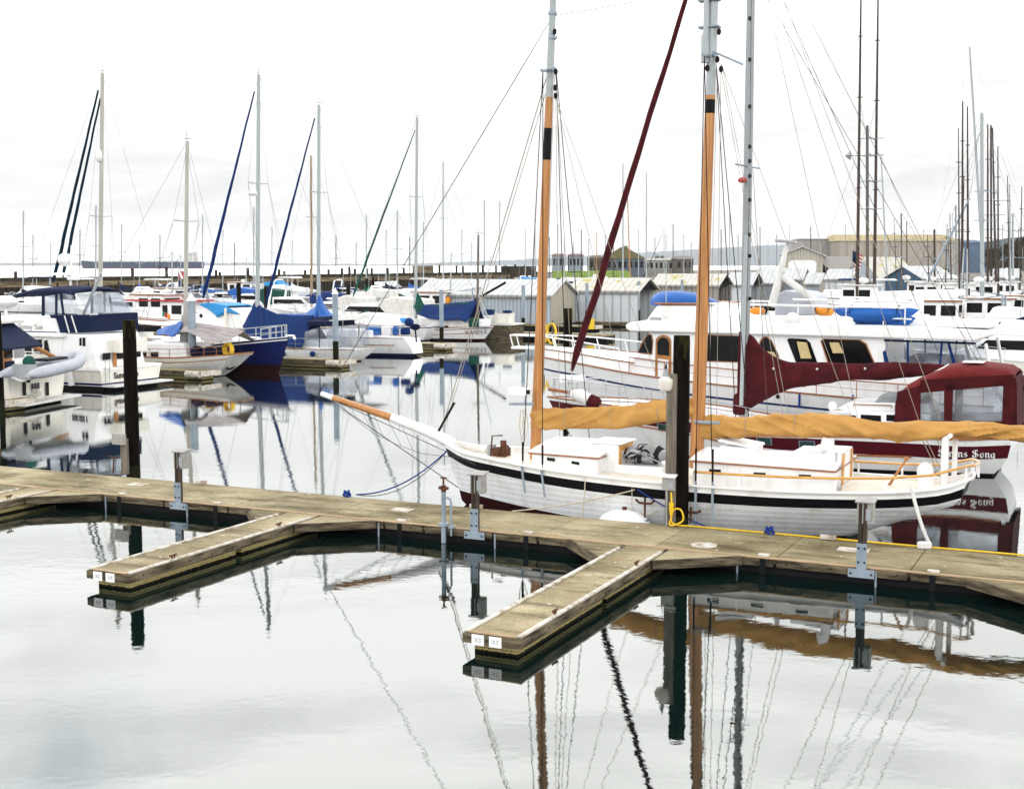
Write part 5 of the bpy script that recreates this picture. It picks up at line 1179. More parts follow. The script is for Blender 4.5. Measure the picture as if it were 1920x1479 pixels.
def yacht_gear():
    p = YFR.pl
    q = p(1270, 571, .2); t = thing('covered_tender', 'bright blue tarp over a small boat on the flybridge of the white motor yacht', 'covered tender', YFR.w(q), YFR.a)
    rg = []
    for x, top, w in ((1226, 566, .2), (1230, 552, .55), (1245, 546, .8), (1270, 545, .9), (1300, 549, .85), (1325, 556, .7), (1345, 566, .3)):
        v = p(x, top, .2) - q; rg.append([Vector((v.x, w * math.cos(a), -.02 + (v.z + .02) * (math.sin(a) ** .6) + .03 * mnoise.noise(Vector((v.x * 3, a * 2, 0))))) for a in [k * math.pi / 14 for k in range(15)]])
    MB().loft(rg, closed=False, cap=False).build('tarp', blue, t, smooth=70)
    def kayak(name, label, a, b, h, w, mat, yl):
        A, B = p(*a, yl), p(*b, yl); c = (A + B) / 2; d = (B - A) / 2; t = thing(name, label, 'kayak', YFR.w(c), YFR.a, 'kayaks on the boat deck of the motor yacht'); rg = []
        for i in range(17):
            f = -1 + i / 8; s = max(.03, (1 - abs(f) ** 2.4)); lift = .12 * abs(f) ** 3
            rg.append([d * f + Vector((0, w * s * math.cos(k * math.pi / 8), h * s ** .7 * math.sin(k * math.pi / 8) * (.8 if k < 8 else 1) + lift)) for k in range(16)])
        MB().loft(rg).build('hull', mat, t, smooth=60)
        m = MB(); m.ball((d.x * .1, 0, h * .78), (.28, w * .55, .05)); m.build('cockpit_rim', white, t)
        m = MB()
        for f in (-.55, .55): m.tube([d * f + Vector((0, w * .95 * math.cos(k * math.pi / 10), h * .93 * math.sin(k * math.pi / 10))) for k in range(11)], .012, 5)
        m.build('tie_strap', blackcloth, t)
    kayak('kayak', 'upper bright blue kayak lashed to the boat deck rail beside the white davit', (1562, 588), (1722, 589), .28, .42, blue, 1.55)
    kayak('kayak', 'lower bright blue kayak lying under the rail of the boat deck beside the white davit', (1596, 604), (1716, 604), .28, .42, blue, 1.2)
    kayak('kayak', 'yellow kayak whose end pokes out beside the grey helm cover', (1522, 580), (1566, 588), .16, .3, orange, .6)
    q = p(1420, 583, 1.0); o = MB().ball((0, 0, 0), (.26, .14, .12)).build('life_jacket', orange); o.location = YFR.w(q); tag(o, 'yellow orange life jacket behind the flybridge rail next to the silver mast', 'life jacket')
yacht_gear()
# ------------------------------------------------------------------ boats on the far dock, left half
def sail_hull(t, fr, L, B, s0, s1, hullm, bottom, stripe=None, stern='transom', rake=.16, deckm=white, smid=None, rail=teak, boot=None, bh=.07, fullstern=.5, name='hull', rw=.045):
    smid = (s0 * .45 + s1 * .3 + .25 * min(s0, s1)) * .92 if smid is None else smid
    sh = [(0, s0), (.45, smid), (1, s1)]
    if stern == 'canoe': beam = [(0, .12), (.08, .22 * B), (.2, .36 * B), (.45, .5 * B), (.7, .42 * B), (.9, .16 * B), (1, .03)]; st = [(-.5, 1.2), (0, .8), (s0, 0)]
    elif stern == 'reverse': beam = [(0, .27 * B), (.15, .38 * B), (.45, .5 * B), (.7, .42 * B), (.9, .17 * B), (1, .03)]; st = [(-.5, 1.1), (0, .45), (.15, 0), (s0, .42)]
    elif stern == 'motor': beam = [(0, .45 * B), (.3, .5 * B), (.6, .49 * B), (.82, .36 * B), (.94, .16 * B), (1, .03)]; st = [(-.5, .1), (s0, 0)]
    else: beam = [(0, .3 * B), (.15, .4 * B), (.45, .5 * B), (.7, .42 * B), (.9, .17 * B), (1, .03)]; st = [(-.5, 1.3), (0, .7), (s0 * .5, .25), (s0, 0)]
    H = Hull(L, beam, sh, [(-.5, L * (1 - rake * 1.2)), (0, L * (1 - rake * .85)), (s1, L)], st, full=((0, .15 if stern == 'motor' else fullstern), (.5, .25 if stern != 'motor' else .16), (.8, .45), (1, .9)))
    rows = [C(-.5), C(0), C(bh), lambda u: H.sheer(u) * .55, lambda u: H.sheer(u) - .16, lambda u: H.sheer(u) - .10, lambda u: H.sheer(u)]
    H.build(t, rows, [hullm, bottom, stripe or hullm], [1, 1, 0, 0, 2, 0], deck=.06, deckmat_=deckm, nu=24, inner=0, name=name)
    if rail: H.strip(t, rail, 'toe_rail', dz=.012, h=.035, w=rw, u0=.01, n=24)
    return H
def mastrig(t, fr, base, top, r, mat, boom=None, boommat=None, jib=None, jibmat=None, jr=.10, spread=None, H=None, us=(.55, .5), half=.17, name_cover='sail_cover', stay=True, extra=0.0):
    p = fr.pl; a, b = p(*base), p(*top)
    if H: a = Vector((a.x, 0, min(a.z, H.sheer(max(0, min(1, a.x / H.L))))))
    spar(t, 'mast', a, b, r, r * .72, [mat])
    m = MB(); m.tube([b, b + Vector((.02, 0, .45))], .012, 5); m.tube([b + Vector((-.25, 0, .12)), b + Vector((.25, 0, .12))], .012, 5); m.build('wind_vane', darkwire, t)
    if spread:
        c = a.lerp(b, spread); w = .95
        m = MB(); m.tube([c + Vector((0, w, .06)), c, c + Vector((0, -w, .06))], .025, 6); m.tube([c + Vector((.35, .5, .03)), c, c + Vector((-.35, -.5, .03))], .012, 6); m.build('spreader', mat, t)
        if H:
            for u in us:
                for s in (1, -1): 
                    k = H.rail(u, s); tip = c + Vector((0, w * s, .06)); rig(t, 'shroud', k, tip, .007); 
                    if u == us[0]: rig(t, 'shroud', tip, a.lerp(b, .97), .006)
    if stay and H:
        rig(t, 'backstay', H.rail(0, 0), b, .006)
        if not jib: rig(t, 'forestay', H.rail(1, 0), b, .007)
    if boom: cover(t, name_cover, [(p(x, u).x, p(x, u).z, p(x, d).z) for x, u, d in boom], boommat, half, .03, steps=40, seed=len(boom) + base[0])
    if jib:
        q0, q1 = p(*jib[0]), p(*jib[1]); furled(t, q0, q1, jr, jibmat, tail=(1, .35)); rig(t, 'forestay', q0 + (q0 - q1).normalized() * .5, b, .008)
    return a, b
def tent(parent, fr, near, mat, name='boom_tent', half=None, th=.02, boxy=False):
    """cloth hung over a ridge: near = list of (ridge px, ridge py, edge px, edge py, half width)"""
    m = MB(); k = 8; rows = []
    for rx, ry, ex, ey, hw in near:
        a = fr.pl(rx, ry, 0); e = fr.pl(ex, ey, hw); row = []
        for i in range(-k, k + 1):
            f = abs(i) / k; s = 1 if i >= 0 else -1
            v = a.lerp(Vector((e.x, 0, e.z)), f); v.y = s * hw * f ** .9
            if boxy: v = a.lerp(Vector((e.x, 0, e.z)), max(0, (f - .5) * 2)); v.y = s * hw * min(1, f * 2)
            else: v.z -= .08 * math.sin(math.pi * f) * hw
            v += Vector((0, 1, .5)) * .05 * mnoise.noise(Vector((v.x * 1.6, i * .5, v.z)))
            row.append(v)
        rows.append(row)
    fine = []
    for r0, r1 in zip(rows, rows[1:]):
        for j in range(5): fine.append([a.lerp(b, j / 5) + Vector((0, .05, .03)) * mnoise.noise(a * 1.3 + b * .7 + Vector((j, 0, 0))) for a, b in zip(r0, r1)])
    fine.append(rows[-1])
    m.loft(fine, closed=False, cap=False); o = m.build(name, mat, parent, smooth=70)
    q = o.modifiers.new('thick', 'SOLIDIFY'); q.thickness = th; return o

def wander():
    fr = Fr(G(918, 641)).shift(0, -1.2); x0 = fr.pl(925, 612).x; fr = fr.shift(x0); L = 11.0
    t = boat('ketch', 'white ketch lettered WANDER with royal blue awning and dark green sail cover', 'sailing boat', fr)
    s = fr.pl(921, 612, .6).z
    H = sail_hull(t, fr, L, 3.3, s, s * 1.35, white, antifoul, teak, 'canoe', smid=fr.pl(815, 616, 1.6).z, bh=.14)
    p = fr.pl
    H.strip(t, teak, 'teak_rub_rail', dz=-.45, h=.04, w=.04, u0=.1, u1=.98, n=24)
    a = H.side_at(p(886, 624, 1.3).x, p(886, 624, 1.3).z); b = H.side_at(a.x - .4, a.z); d = (b - a).normalized(); d.z = 0
    pen('WANDER', .33, a + Vector((0, .16, 0)), d, (0, 0, 1), maroonpaint, t, nib=.05, ang=20)
    m = MB(); m.prism([(p(880, 612, 1).x, s * .9), (p(745, 612, 1).x, s * .95), (p(748, 604, 1).x, s + .42), (p(878, 604, 1).x, s + .42)], -1.05, 1.05); m.build('cabin', offwhite, t, smooth=0, bevel=.04)
    for x in (799, 836, 768): window(t, fr, ((x - 4, 611), (x + 4, 611), (x + 4, 615), (x - 4, 615)), 1.06, frame=teak)
    mastrig(t, fr, (779, 600), (782, 220), .13, whitespar, [(776, 551, 587), (782, 549, 588), (788, 556, 585), (795, 571, 582), (815, 572, 577), (888, 566, 571)], green, ((662, 556), (778, 245)), green, .12, .62, H)
    mastrig(t, fr, (895, 600), (897, 440), .10, greypost, None, None, None, None, .1, .5, None, stay=False)
    tent(t, fr, [(797, 571, 780, 588, 1.3), (823, 570, 803, 597, 1.4), (850, 568, 838, 600, 1.5), (872, 566, 862, 598, 1.5), (896, 563, 874, 605, 1.5)], royal)
    for n, a, b, r, mt in (('mizzen_strut', (897, 552, .3), (921, 610, .3), .05, whitespar), ('davit_spar', (890, 563, -.3), (948, 530, -.3), .09, blackcloth), ('whip_pole', (903, 560, 0), (921, 480, 0), .03, whitespar)):
        rig(t, n, p(*a), p(*b), r, mt)
    m = MB(); m.bb(p(890, 600, .8).x - .35, p(890, 600, .8).x + .35, .5, 1.1, s - .05, s + .55); m.build('green_locker', green, t, bevel=.06)
    m = MB(); m.bb(p(905, 600, .8).x - .4, p(905, 600, .8).x + .3, .3, .9, s - .05, s + .5); m.build('white_raft_case', white, t, bevel=.08)
    rails(t, [H.rail(u, 1, 0, .05) for u in (.03, .15, .3, .45, .6, .75, .9)], .55, steel, .012)
    return t
wander()

def sloop_p():
    fr = Fr(G(772, 670)).shift(0, -1.0); x0 = fr.pl(781, 640, .2).x; fr = fr.shift(x0); p = fr.pl; L = 10.6
    t = boat('sloop', 'white sloop with reverse transom, blue bottom and blue cockpit cloths beside the royal blue awning', 'sailing boat', fr)
    s = p(768, 635, .9).z
    H = sail_hull(t, fr, L, 3.2, s, s * 1.28, white, bluebottom, None, 'reverse', smid=p(690, 633, 1.5).z, bh=.18)
    m = MB(); us = [.1 + .012 * k for k in range(16)]
    m.tube([H.side_at(H.L * u, s * .62) + Vector((0, .01, 0)) for u in us], .025, 6); m.build('brown_stripe', teak, t)
    m = MB(); m.prism([(p(700, 630, .9).x, s - .05), (p(590, 630, .9).x, s - .05), (p(600, 622, .9).x, s + .4), (p(700, 618, .9).x, s + .45)], -1, 1); m.build('cabin', white, t, smooth=0, bevel=.06)
    mastrig(t, fr, (597, 612), (598, 197), .13, whitespar, [(597, 600, 609), (630, 594, 605), (660, 590, 601), (693, 584, 595)], sailcloth, ((500, 565), (590, 222)), royal, .13, .62, H)
    tent(t, fr, [(500, 590, 500, 600, .8), (530, 588, 528, 607, 1.2), (570, 588, 568, 608, 1.3), (590, 575, 585, 607, 1.3), (598, 545, 595, 605, .6), (606, 575, 606, 600, 1.0), (622, 592, 622, 600, .8)], blue, 'sail_cover')
    for n, px, y0, y1, mt, yl in (('blue_dodger_cloth', (685, 712), 613, 628, blue, .9), ('blue_dodger_cloth', (735, 742), 612, 629, blue, 1.0), ('blue_dodger_cloth', (750, 763), 615, 628, royal, 1.0), ('white_bucket', (714, 733), 612, 628, white, .9)):
        m = MB(); a, b = p(px[0], y1, yl), p(px[1], y0, yl); m.bb(a.x, b.x, yl - .45, yl, a.z, b.z); m.build(n, mt, t, smooth=0, bevel=.08)
    m = MB(); m.ball(p(767, 604, .5), (.28, .28, .26)); m.build('blue_lifebuoy_cover', royal, t)
    m = MB(); q = p(778, 613, .0); m.ball(q, (.36, .18, .2)); m.tube([q, q - Vector((.1, 0, .9))], .05, 8); m.build('outboard_motor', navycanvas, t)
    rails(t, [H.rail(u, 1, 0, .04) for u in (.03, .12, .22, .35, .5, .65, .8)], .6, steel, .011)
    m = MB(); m.tube([H.rail(.02, 1, 0, .05), H.rail(.02, 1, .8, .05), H.rail(.02, -1, .8, .05), H.rail(.02, -1, 0, .05)], .02, 6); m.tube([H.rail(.02, 1, .45, .05), H.rail(.02, -1, .45, .05)], .015, 6); m.build('stern_rail', steel, t)
    return t
sloop_p()
def sloop_blue_cover():
    fr = Fr(G(690, 640)).shift(0, -2.5); p = fr.pl
    t = boat('sloop', 'white sloop with pale blue sail cover behind the sloop with blue cockpit cloths', 'sailing boat', fr)
    H = sail_hull(t, fr.shift(-4), 9, 3, 1.1, 1.4, white, bluebottom, royal)
    for c in t.children: c.location.x = -4
    cover(t, 'sail_cover', [(p(x, a).x, p(x, a).z, p(x, b).z) for x, a, b in ((686, 590, 604), (700, 592, 604), (730, 595, 604), (768, 597, 604))], sky_blue, .2, .03, steps=30)
    m = MB(); m.prism([(p(760, 620).x, 1.0), (p(680, 620).x, 1.0), (p(690, 605).x, 1.9), (p(750, 605).x, 1.7)], -1.1, 1.1); m.build('cabin', white, t, smooth=0, bevel=.06)
    m = MB(); m.tube([p(640, 612), p(668, 590), p(690, 582)], .06, 8); m.build('green_lashing', green, t)
sloop_blue_cover()

def sloop_o():
    fr = Fr(G(668, 681)).shift(0, -1.0); x0 = fr.pl(680, 655, .3).x; fr = fr.shift(x0); p = fr.pl; L = 10.8
    t = boat('sloop', 'white sloop with cream transom, clear vinyl cockpit tent and deep blue boom cover', 'sailing boat', fr)
    s = p(652, 656, 1.0).z
    H = sail_hull(t, fr, L, 3.2, s, s * 1.3, white, blackbottom, None, 'transom', smid=p(560, 655, 1.6).z, bh=.06)
    a = [H.pt(0, z, sgn) for z, sgn in ((.12, 1), (s - .02, 1), (s - .02, -1), (.12, -1))]
    m = MB(); m.plate([v + Vector((-.02, 0, 0)) for v in a], .01); m.build('cream_transom_panel', ivory, t, smooth=0)
    m = MB(); m.prism([(p(600, 650, 1).x, s - .05), (p(500, 650, 1).x, s - .05), (p(515, 640, 1).x, s + .4), (p(600, 637, 1).x, s + .5)], -1, 1); m.build('cabin', white, t, smooth=0, bevel=.06)
    mastrig(t, fr, (482, 620), (485, 140), .14, whitespar, None, None, ((381, 560), (477, 172)), royal, .14, .6, H)
    m = MB(); q = p(474, 363, .2); m.ball(q, (.28, .28, .14)); m.tube([q - Vector((0, 0, .1)), q - Vector((.3, .1, .1))], .04, 6); m.build('radar_dome', white, t)
    tent(t, fr, [(478, 566, 455, 612, .7), (492, 577, 470, 640, 1.4), (520, 589, 510, 648, 1.5), (550, 592, 540, 650, 1.5), (588, 592, 566, 652, 1.5)], royal)
    cover(t, 'rolled_mainsail', [(p(x, a).x, p(x, a).z, p(x, b).z) for x, a, b in ((580, 596, 606), (600, 594, 604), (628, 591, 601))], navycanvas, .22, .03, steps=20)
    m = MB(); a, b = p(578, 605, .8), p(634, 612, .8); m.bb(a.x, b.x, -1.0, 1.0, b.z, b.z + .3); m.build('blue_bimini', navycanvas, t, smooth=0, bevel=.08)
    yl = 1.15
    for s_ in (1, -1):
        for n, q, mt in (('clear_panel', ((568, 648), (572, 622), (598, 614), (598, 650)), vinyl), ('clear_panel', ((600, 650), (600, 614), (628, 614), (630, 652)), vinyl), ('clear_panel', ((632, 652), (631, 612), (648, 614), (652, 650)), vinyl)):
            pts = [p(x, y, yl) for x, y in q]; MB().plate([Vector((v.x, yl * s_, v.z)) for v in pts], .008).build(n, mt, t, smooth=0)
        for x in (599, 631): m = MB(); q = p(x, 613, yl); k = p(x, 652, yl); m.tube([Vector((q.x, yl * s_, q.z)), Vector((k.x, yl * s_, k.z))], .025, 6); m.build('tent_pole', navycanvas, t)
    m = MB(); a, b = p(617, 602, .9), p(696, 598, .9); m.plate([Vector((a.x, -.9, a.z)), Vector((a.x, .9, a.z)), Vector((b.x, .9, b.z)), Vector((b.x, -.9, b.z))], .05); m.build('hard_top', offwhite, t, smooth=0)
    for x in (640, 672, 678): rig(t, 'arch_leg', p(x, 655, .7), p(x + 3, 600, .7), .025, steel)
    rails(t, [H.rail(u, 1, 0, .04) for u in (.02, .1, .2, .35, .5)], .6, steel, .012)
    for x in (531, 583): m = MB(); m.ball(H.side_at(p(x, 665, 1.6).x, p(x, 664, 1.6).z) + Vector((0, .15, 0)), .16); m.build('blue_fender', royal, t)
    return t
sloop_o()

def navy_boat():
    A2 = R(-25.4 - 9)
    fr = Fr(G(516, 699), A2); p = fr.pl; xb = p(541, 630).x; L = 11.5; fr = fr.shift(xb - L); p = fr.pl
    t = boat('cutter', 'navy blue hulled cutter showing its high bow and white pulpit rail', 'sailing boat', fr)
    zb = p(541, 632).z; zs = p(420, 650, -1.5).z
    H = sail_hull(t, fr, L, 3.6, zs * .95, zb, navy, antifoul, white, 'transom', rake=.075, smid=zs * .9, bh=.42, rail=white, rw=.06)
    m = MB(); m.prism([(L * .35, zs), (L * .78, zs + .05), (L * .74, zs + .38), (L * .38, zs + .45)], -1.0, 1.0); m.build('cabin', white, t, smooth=0, bevel=.06)
    pts = [H.rail(u, -1, 0, .06) for u in (.62, .72, .8, .87, .93, .985)] + [H.rail(u, 1, 0, .06) for u in (.985, .93, .87, .8, .72)]
    rails(t, pts, .62, whitespar, .028, name='pulpit_rail')
    m = MB(); m.tube([H.rail(1, 0, .05) + Vector((-.2, 0, 0)), H.rail(1, 0, .06) + Vector((.35, 0, 0)), H.rail(1, 0, -.1) + Vector((.42, 0, 0))], .07, 8); m.build('anchor_roller', steel, t)
    m = MB(); q = H.rail(.66, -1, -.02); m.tube([q + Vector((-.1, -.1, 0)), q + Vector((0, -.12, .45)), q + Vector((.3, -.12, .5)), q + Vector((.42, -.12, .05))], .10, 8); m.build('yellow_hose', yellow, t)
    return t
navy_boat()

def canoe_m():
    fr = Fr(G(418, 708)).shift(0, -.6); x0 = fr.pl(452, 664, 0).x; fr = fr.shift(x0); p = fr.pl; L = 10.5
    t = boat('sloop', 'white wooden sloop with rounded grey stern and grey striped sail drooping off its boom', 'sailing boat', fr)
    s = p(440, 665, .6).z
    H = Hull(L, [(0, .95), (.08, 1.15), (.25, 1.5), (.5, 1.65), (.75, 1.3), (.92, .5), (1, .03)], [(0, s), (.3, s * .82), (.6, s * .88), (1, s * 1.35)], [(-.5, L - 2), (0, L - 1.5), (s * 1.35, L)], [(-.5, 2.4), (0, 1.3), (.4, .72), (s, 0)], full=((0, .85), (.2, .5), (.5, .26), (.8, .45), (1, .9)))
    H.build(t, [C(-.5), C(-.1), C(.03), lambda u: H.sheer(u) * .5, lambda u: H.sheer(u) - .2, lambda u: H.sheer(u) - .15, lambda u: H.sheer(u)], [white, blackbottom, teak, offwhite], [1, 1, 0, 0, 0, 0], deck=.1, deckmat_=cream, transom=[1, 1, 3, 3, 3, 3], nu=30)
    H.strip(t, teak, 'teak_rail', dz=.02, h=.06, w=.07, n=30, around=True)
    H.strip(t, teak, 'teak_rub_rail', dz=-.22, h=.05, w=.05, n=30)
    q = [H.pt(0, z, k) + Vector((-.03, 0, 0)) for z, k in ((s * .44, .5), (s * .36, .35), (s * .33, 0), (s * .36, -.35), (s * .44, -.5))]
    m = MB(); m.tube(q, [.015, .05, .06, .05, .015], 8); m.build('carved_name_scroll', black, t)
    m = MB(); m.prism([(p(352, 668, 1).x, s * .75), (p(250, 668, 1).x, s * .75), (p(262, 650, 1).x, s + .5), (p(345, 648, 1).x, s + .5)], -1.05, 1.05); m.build('cabin', white, t, smooth=0, bevel=.08)
    for x in (268, 290): window(t, fr, ((x - 7, 660), (x + 7, 660), (x + 7, 669), (x - 7, 669)), 1.06, frame=offwhite)
    m = MB(); rr = []
    for x, top in ((300, 668), (305, 652), (320, 647), (338, 650), (350, 668)):
        v = p(x, top, .3); rr.append([Vector((v.x, 1.05 * math.cos(a), s * .75 + max(.02, v.z - s * .75) * math.sin(a) ** .7)) for a in [k * math.pi / 12 for k in range(13)]])
    m.loft(rr, closed=False, cap=False); m.build('white_canvas_hood', sailcloth, t, smooth=60)
    mastrig(t, fr, (347, 660), (351, 265), .12, creamspar, None, None, None, None, .1, .63, H)
    cover(t, 'mast_sock', [(p(x, a).x, p(x, a).z, p(x, b).z) for x, a, b in ((341, 590, 668), (347, 588, 670), (353, 592, 668))], greybox, .2, .02, steps=10)
    tent(t, fr, [(327, 616, 330, 622, .5), (360, 604, 352, 622, 1.0), (400, 609, 375, 632, 1.5), (432, 615, 392, 645, 1.7), (458, 621, 412, 640, 1.4)], greycloth, 'drooping_sail')
    tent(t, fr, [(295, 620, 294, 628, .4), (312, 611, 310, 626, .9), (330, 606, 322, 632, 1.0), (345, 597, 336, 622, .6)], blue, 'blue_tarp')
    m = MB(); m.tube([p(373, 626, .5), p(404, 653, .5)], .06, 8); m.build('boom_crutch', whitespar, t)
    m = MB()
    for x, r in ((370, .3), (392, .28), (408, .2)): m.ball(p(x, 660, .5), (.34, .4, r))
    m.build('cockpit_cushions', navycanvas, t)
    m = MB(); q = p(430, 655, .3)
    for k in range(3): m.tube([q + Vector((.22 * math.cos(a), .1 * k, .28 * math.sin(a))) for a in [j * .62 for j in range(11)]], .06, 6)
    m.build('yellow_hose_coil', yellow, t)
    rails(t, [H.rail(u, 1, 0, .05) for u in (.0, .06, .12, .2, .3, .42, .55, .7)], .42, teak, .018, mid=True)
    return t
canoe_m()

def trawler_sunny():
    fr = Fr(G(190, 733)); x0 = 0; p = fr.pl; L = 12.5; B = 4.2
    fr = fr.shift(0, -B / 2 * .92); p = fr.pl
    t = boat('trawler_yacht', 'cream trawler yacht with navy flybridge canvas and Sunny Sue lettering on its stern', 'motor yacht', fr)
    s0 = p(190, 692, 1.95).z; s1 = s0 * 1.45
    H = Hull(L, [(0, 1.95), (.3, 2.1), (.6, 2.05), (.82, 1.5), (.94, .7), (1, .04)], [(0, s0), (.4, s0 * 1.03), (1, s1)], [(-.5, L - 2), (0, L - 1.4), (s1, L)], [(-.5, .1), (s0, 0)], full=((0, .12), (.5, .14), (.8, .4), (1, .9)))
    H.build(t, [C(-.5), C(0), C(.17), C(.20), C(.30), lambda u: H.sheer(u) - .12, lambda u: H.sheer(u)], [ivory, black, navy, white], [1, 1, 3, 2, 0, 3], deck=.05, deckmat_=cream, nu=24)
    H.strip(t, white, 'rub_rail', dz=-.04, h=.1, w=.12, n=24, around=True)
    hw = 1.6
    def S(x, y, yl=hw): return p(x, y, yl)
    m = MB(); m.prism([(S(116, 700).x, s0 - .05), (L * .66, s0), (L * .62, S(60, 630).z), (S(116, 630).x, S(112, 630).z)], -hw, hw); m.build('saloon', white, t, smooth=0, bevel=.05)
    m = MB(); m.prism([(.55, s0 - .06), (S(112, 690).x, s0), (S(112, 690).x, S(112, 626).z), (.9, S(170, 628).z)], -hw + .05, hw - .05); m.build('after_cabin', white, t, smooth=0, bevel=.06)
    m = MB(); m.prism([(S(122, 632).x, S(112, 632).z), (L * .7, S(112, 632).z), (L * .7, S(112, 625).z), (S(122, 632).x, S(112, 624).z)], -hw - .2, hw + .2); m.build('roof_overhang', white, t, smooth=0, bevel=.03)
    fl = MB(); fl.prism([(S(110, 623).x, S(112, 624).z), (L * .68, S(112, 624).z), (L * .66, S(70, 598).z), (S(102, 597).x, S(102, 597).z)], -hw, hw); fb = fl.build('flybridge', white, t, smooth=0, bevel=.06)
    m = MB(); a, b = S(45, 622, hw + .01), S(106, 624, hw + .01); m.bb(a.x, b.x, hw + .004, hw + .012, a.z - .03, a.z + .03); m.build('blue_stripe', navy, fb, smooth=0)
    text('Sunny Sue', .36, S(57, 613, hw + .015), (-1, 0, 0), (0, 0, 1), greybox, fb, 'side_name')
    for q in (((64, 637), (79, 636), (79, 664), (64, 662)), ((83, 639), (89, 637), (94, 660), (93, 666), (83, 664)), ((46, 636), (60, 636), (60, 664), (46, 664))): window(t, fr, q, hw + .012, frame=white)
    m = MB(); a, b = S(60, 700, hw + .01), S(82, 634, hw + .01); m.bb(a.x, b.x, hw, hw + .006, a.z + .05, b.z); m.build('saloon_door', ivory, t, smooth=0)
    window(t, fr, ((132, 667), (143, 667), (143, 679), (132, 679)), hw - .04); window(t, fr, ((145, 667), (160, 667), (160, 679), (145, 679)), hw - .04)
    window(t, fr, ((149, 634), (153, 633), (153, 648), (149, 648)), hw - .04); window(t, fr, ((155, 633), (160, 633), (160, 649), (155, 649)), hw - .04)
    def aft(px, x, name, mat=glass, th=.01):
        pts = [fr.xl(a, b, x) for a, b in px]; return win(t, [v + Vector((-.01, 0, 0)) for v in pts], th, name, None, mat, nrm=Vector((-1, 0, 0)))
    z0 = s0
    for ya, yb in ((1.2, .75), (.3, -.3), (-.5, -1.2)):
        m = MB(); m.bb(.50, .56, ya, yb, s0 + .32, s0 + .62); m.build('after_window', glass, t, smooth=0, bevel=.01)
    m = MB(); m.bb(.52, .57, 0.55, .35, s0 + .0, s0 + .9); m.build('after_door', brownwin, t, smooth=0)
    q = H.pt(0, s0 * .55, 0); text('Sunny Sue', .38, (-.03, .38, s0 * .62), (0, -1, 0), (0, 0, 1), black, t, 'stern_name', bold=.008)
    m = MB(); m.tube([(-.06, 1.72, s0 + .4), (-.06, 1.72, .3)], .02, 6); m.tube([(-.06, 1.45, s0 + .4), (-.06, 1.45, .3)], .02, 6)
    for k in range(4): m.tube([(-.06, 1.72, .4 + k * .28), (-.06, 1.45, .4 + k * .28)], .018, 6)
    m.build('stern_ladder', steel, t)
    m = MB(); m.bb(-.75, .02, -1.9, 1.9, .16, .24); m.build('swim_platform', offwhite, t, smooth=0, bevel=.02)
    # canvas enclosure over the flybridge and after deck
    yl = 1.5; zc0 = S(150, 588, yl).z; zc1 = S(150, 622, yl).z
    for s in (1, -1):
        y = yl * s
        def pl2(n, px, mat, th=.015, dy=0): return MB().plate([Vector((S(a, b, yl).x, y + dy * s, S(a, b, yl).z)) for a, b in px], th).build(n, mat, t, smooth=0)
        pl2('navy_weather_cloth', ((92, 590), (168, 590), (172, 623), (114, 625)), navycanvas)
        pl2('clear_panel', ((82, 590), (82, 556), (132, 548), (158, 590)), vinyl, .006)
        for px in (((79, 592), (84, 592), (84, 550), (79, 552)), ((104, 592), (108, 592), (108, 549), (104, 550)), ((118, 592), (122, 592), (116, 548), (112, 549))): pl2('canvas_seam', px, navycanvas, .02, .01)
    m = MB(); m.plate([Vector((S(170, 623, yl).x, q, S(170, 623, yl).z if k else S(170, 591, yl).z)) for q, k in ((yl, 1), (-yl, 1), (-yl, 0), (yl, 0))], .02); m.build('navy_after_cloth', navycanvas, t, smooth=0)
    m = MB(); m.plate([Vector((S(165, 590, yl).x, yl, S(165, 590, yl).z)), Vector((S(165, 590, yl).x, -yl, S(165, 590, yl).z)), Vector((S(138, 549, yl).x, -yl * .9, S(138, 549, yl).z)), Vector((S(138, 549, yl).x, yl * .9, S(138, 549, yl).z))], .006); m.build('clear_after_panel', vinyl, t, smooth=0)
    rr = []
    for x, y in ((16, 562), (24, 553), (50, 546), (90, 542), (125, 544), (140, 549)):
        v = S(x, y, yl); rr.append([Vector((v.x, yl * 1.02 * math.cos(a), v.z - .14 + .28 * math.sin(a) ** .7)) for a in [k * math.pi / 12 for k in range(13)]])
    m = MB(); m.loft(rr, closed=False, cap=False); o = m.build('bimini_top', navycanvas, t, smooth=60); o.modifiers.new('thick', 'SOLIDIFY').thickness = .03
    for a, b in (((134, 592), (144, 624)), ((121, 592), (130, 624))):
        rig(t, 'white_strut', S(*a, yl + .03), S(*b, yl + .03), .03, white)
    rig(t, 'mast_boom', S(144, 618, .5), S(190, 512, .5), .07, whitespar)
    m = MB(); m.tube([p(132, 560, 0), p(134, 460, 0)], [.07, .04], 8); q = p(122, 487, 0); m.ball(q, (.33, .33, .3)); m.box(p(121, 514, 0), (1.0, .5, .12)); m.box(p(138, 520, 0), (.5, .3, .25)); m.build('radar_mast', white, t, bevel=.02)
    rails(t, [H.rail(u, 1, 0, .08) for u in (.02, .08, .15, .25, .35, .5)], .62, white, .022)
    m = MB(); m.tube([H.side_at(1.6, s0 - .05) + Vector((0, .14, 0)), H.side_at(1.6, s0 - .75) + Vector((0, .14, 0))], .13, 10); m.build('white_fender', white, t)
    m = MB(); m.bb(.1, 1.4, -1.2, .6, s0 + .6, s0 + 1.15); m.build('cockpit_locker', ivory, t, smooth=0, bevel=.04)
    return t
trawler_sunny()

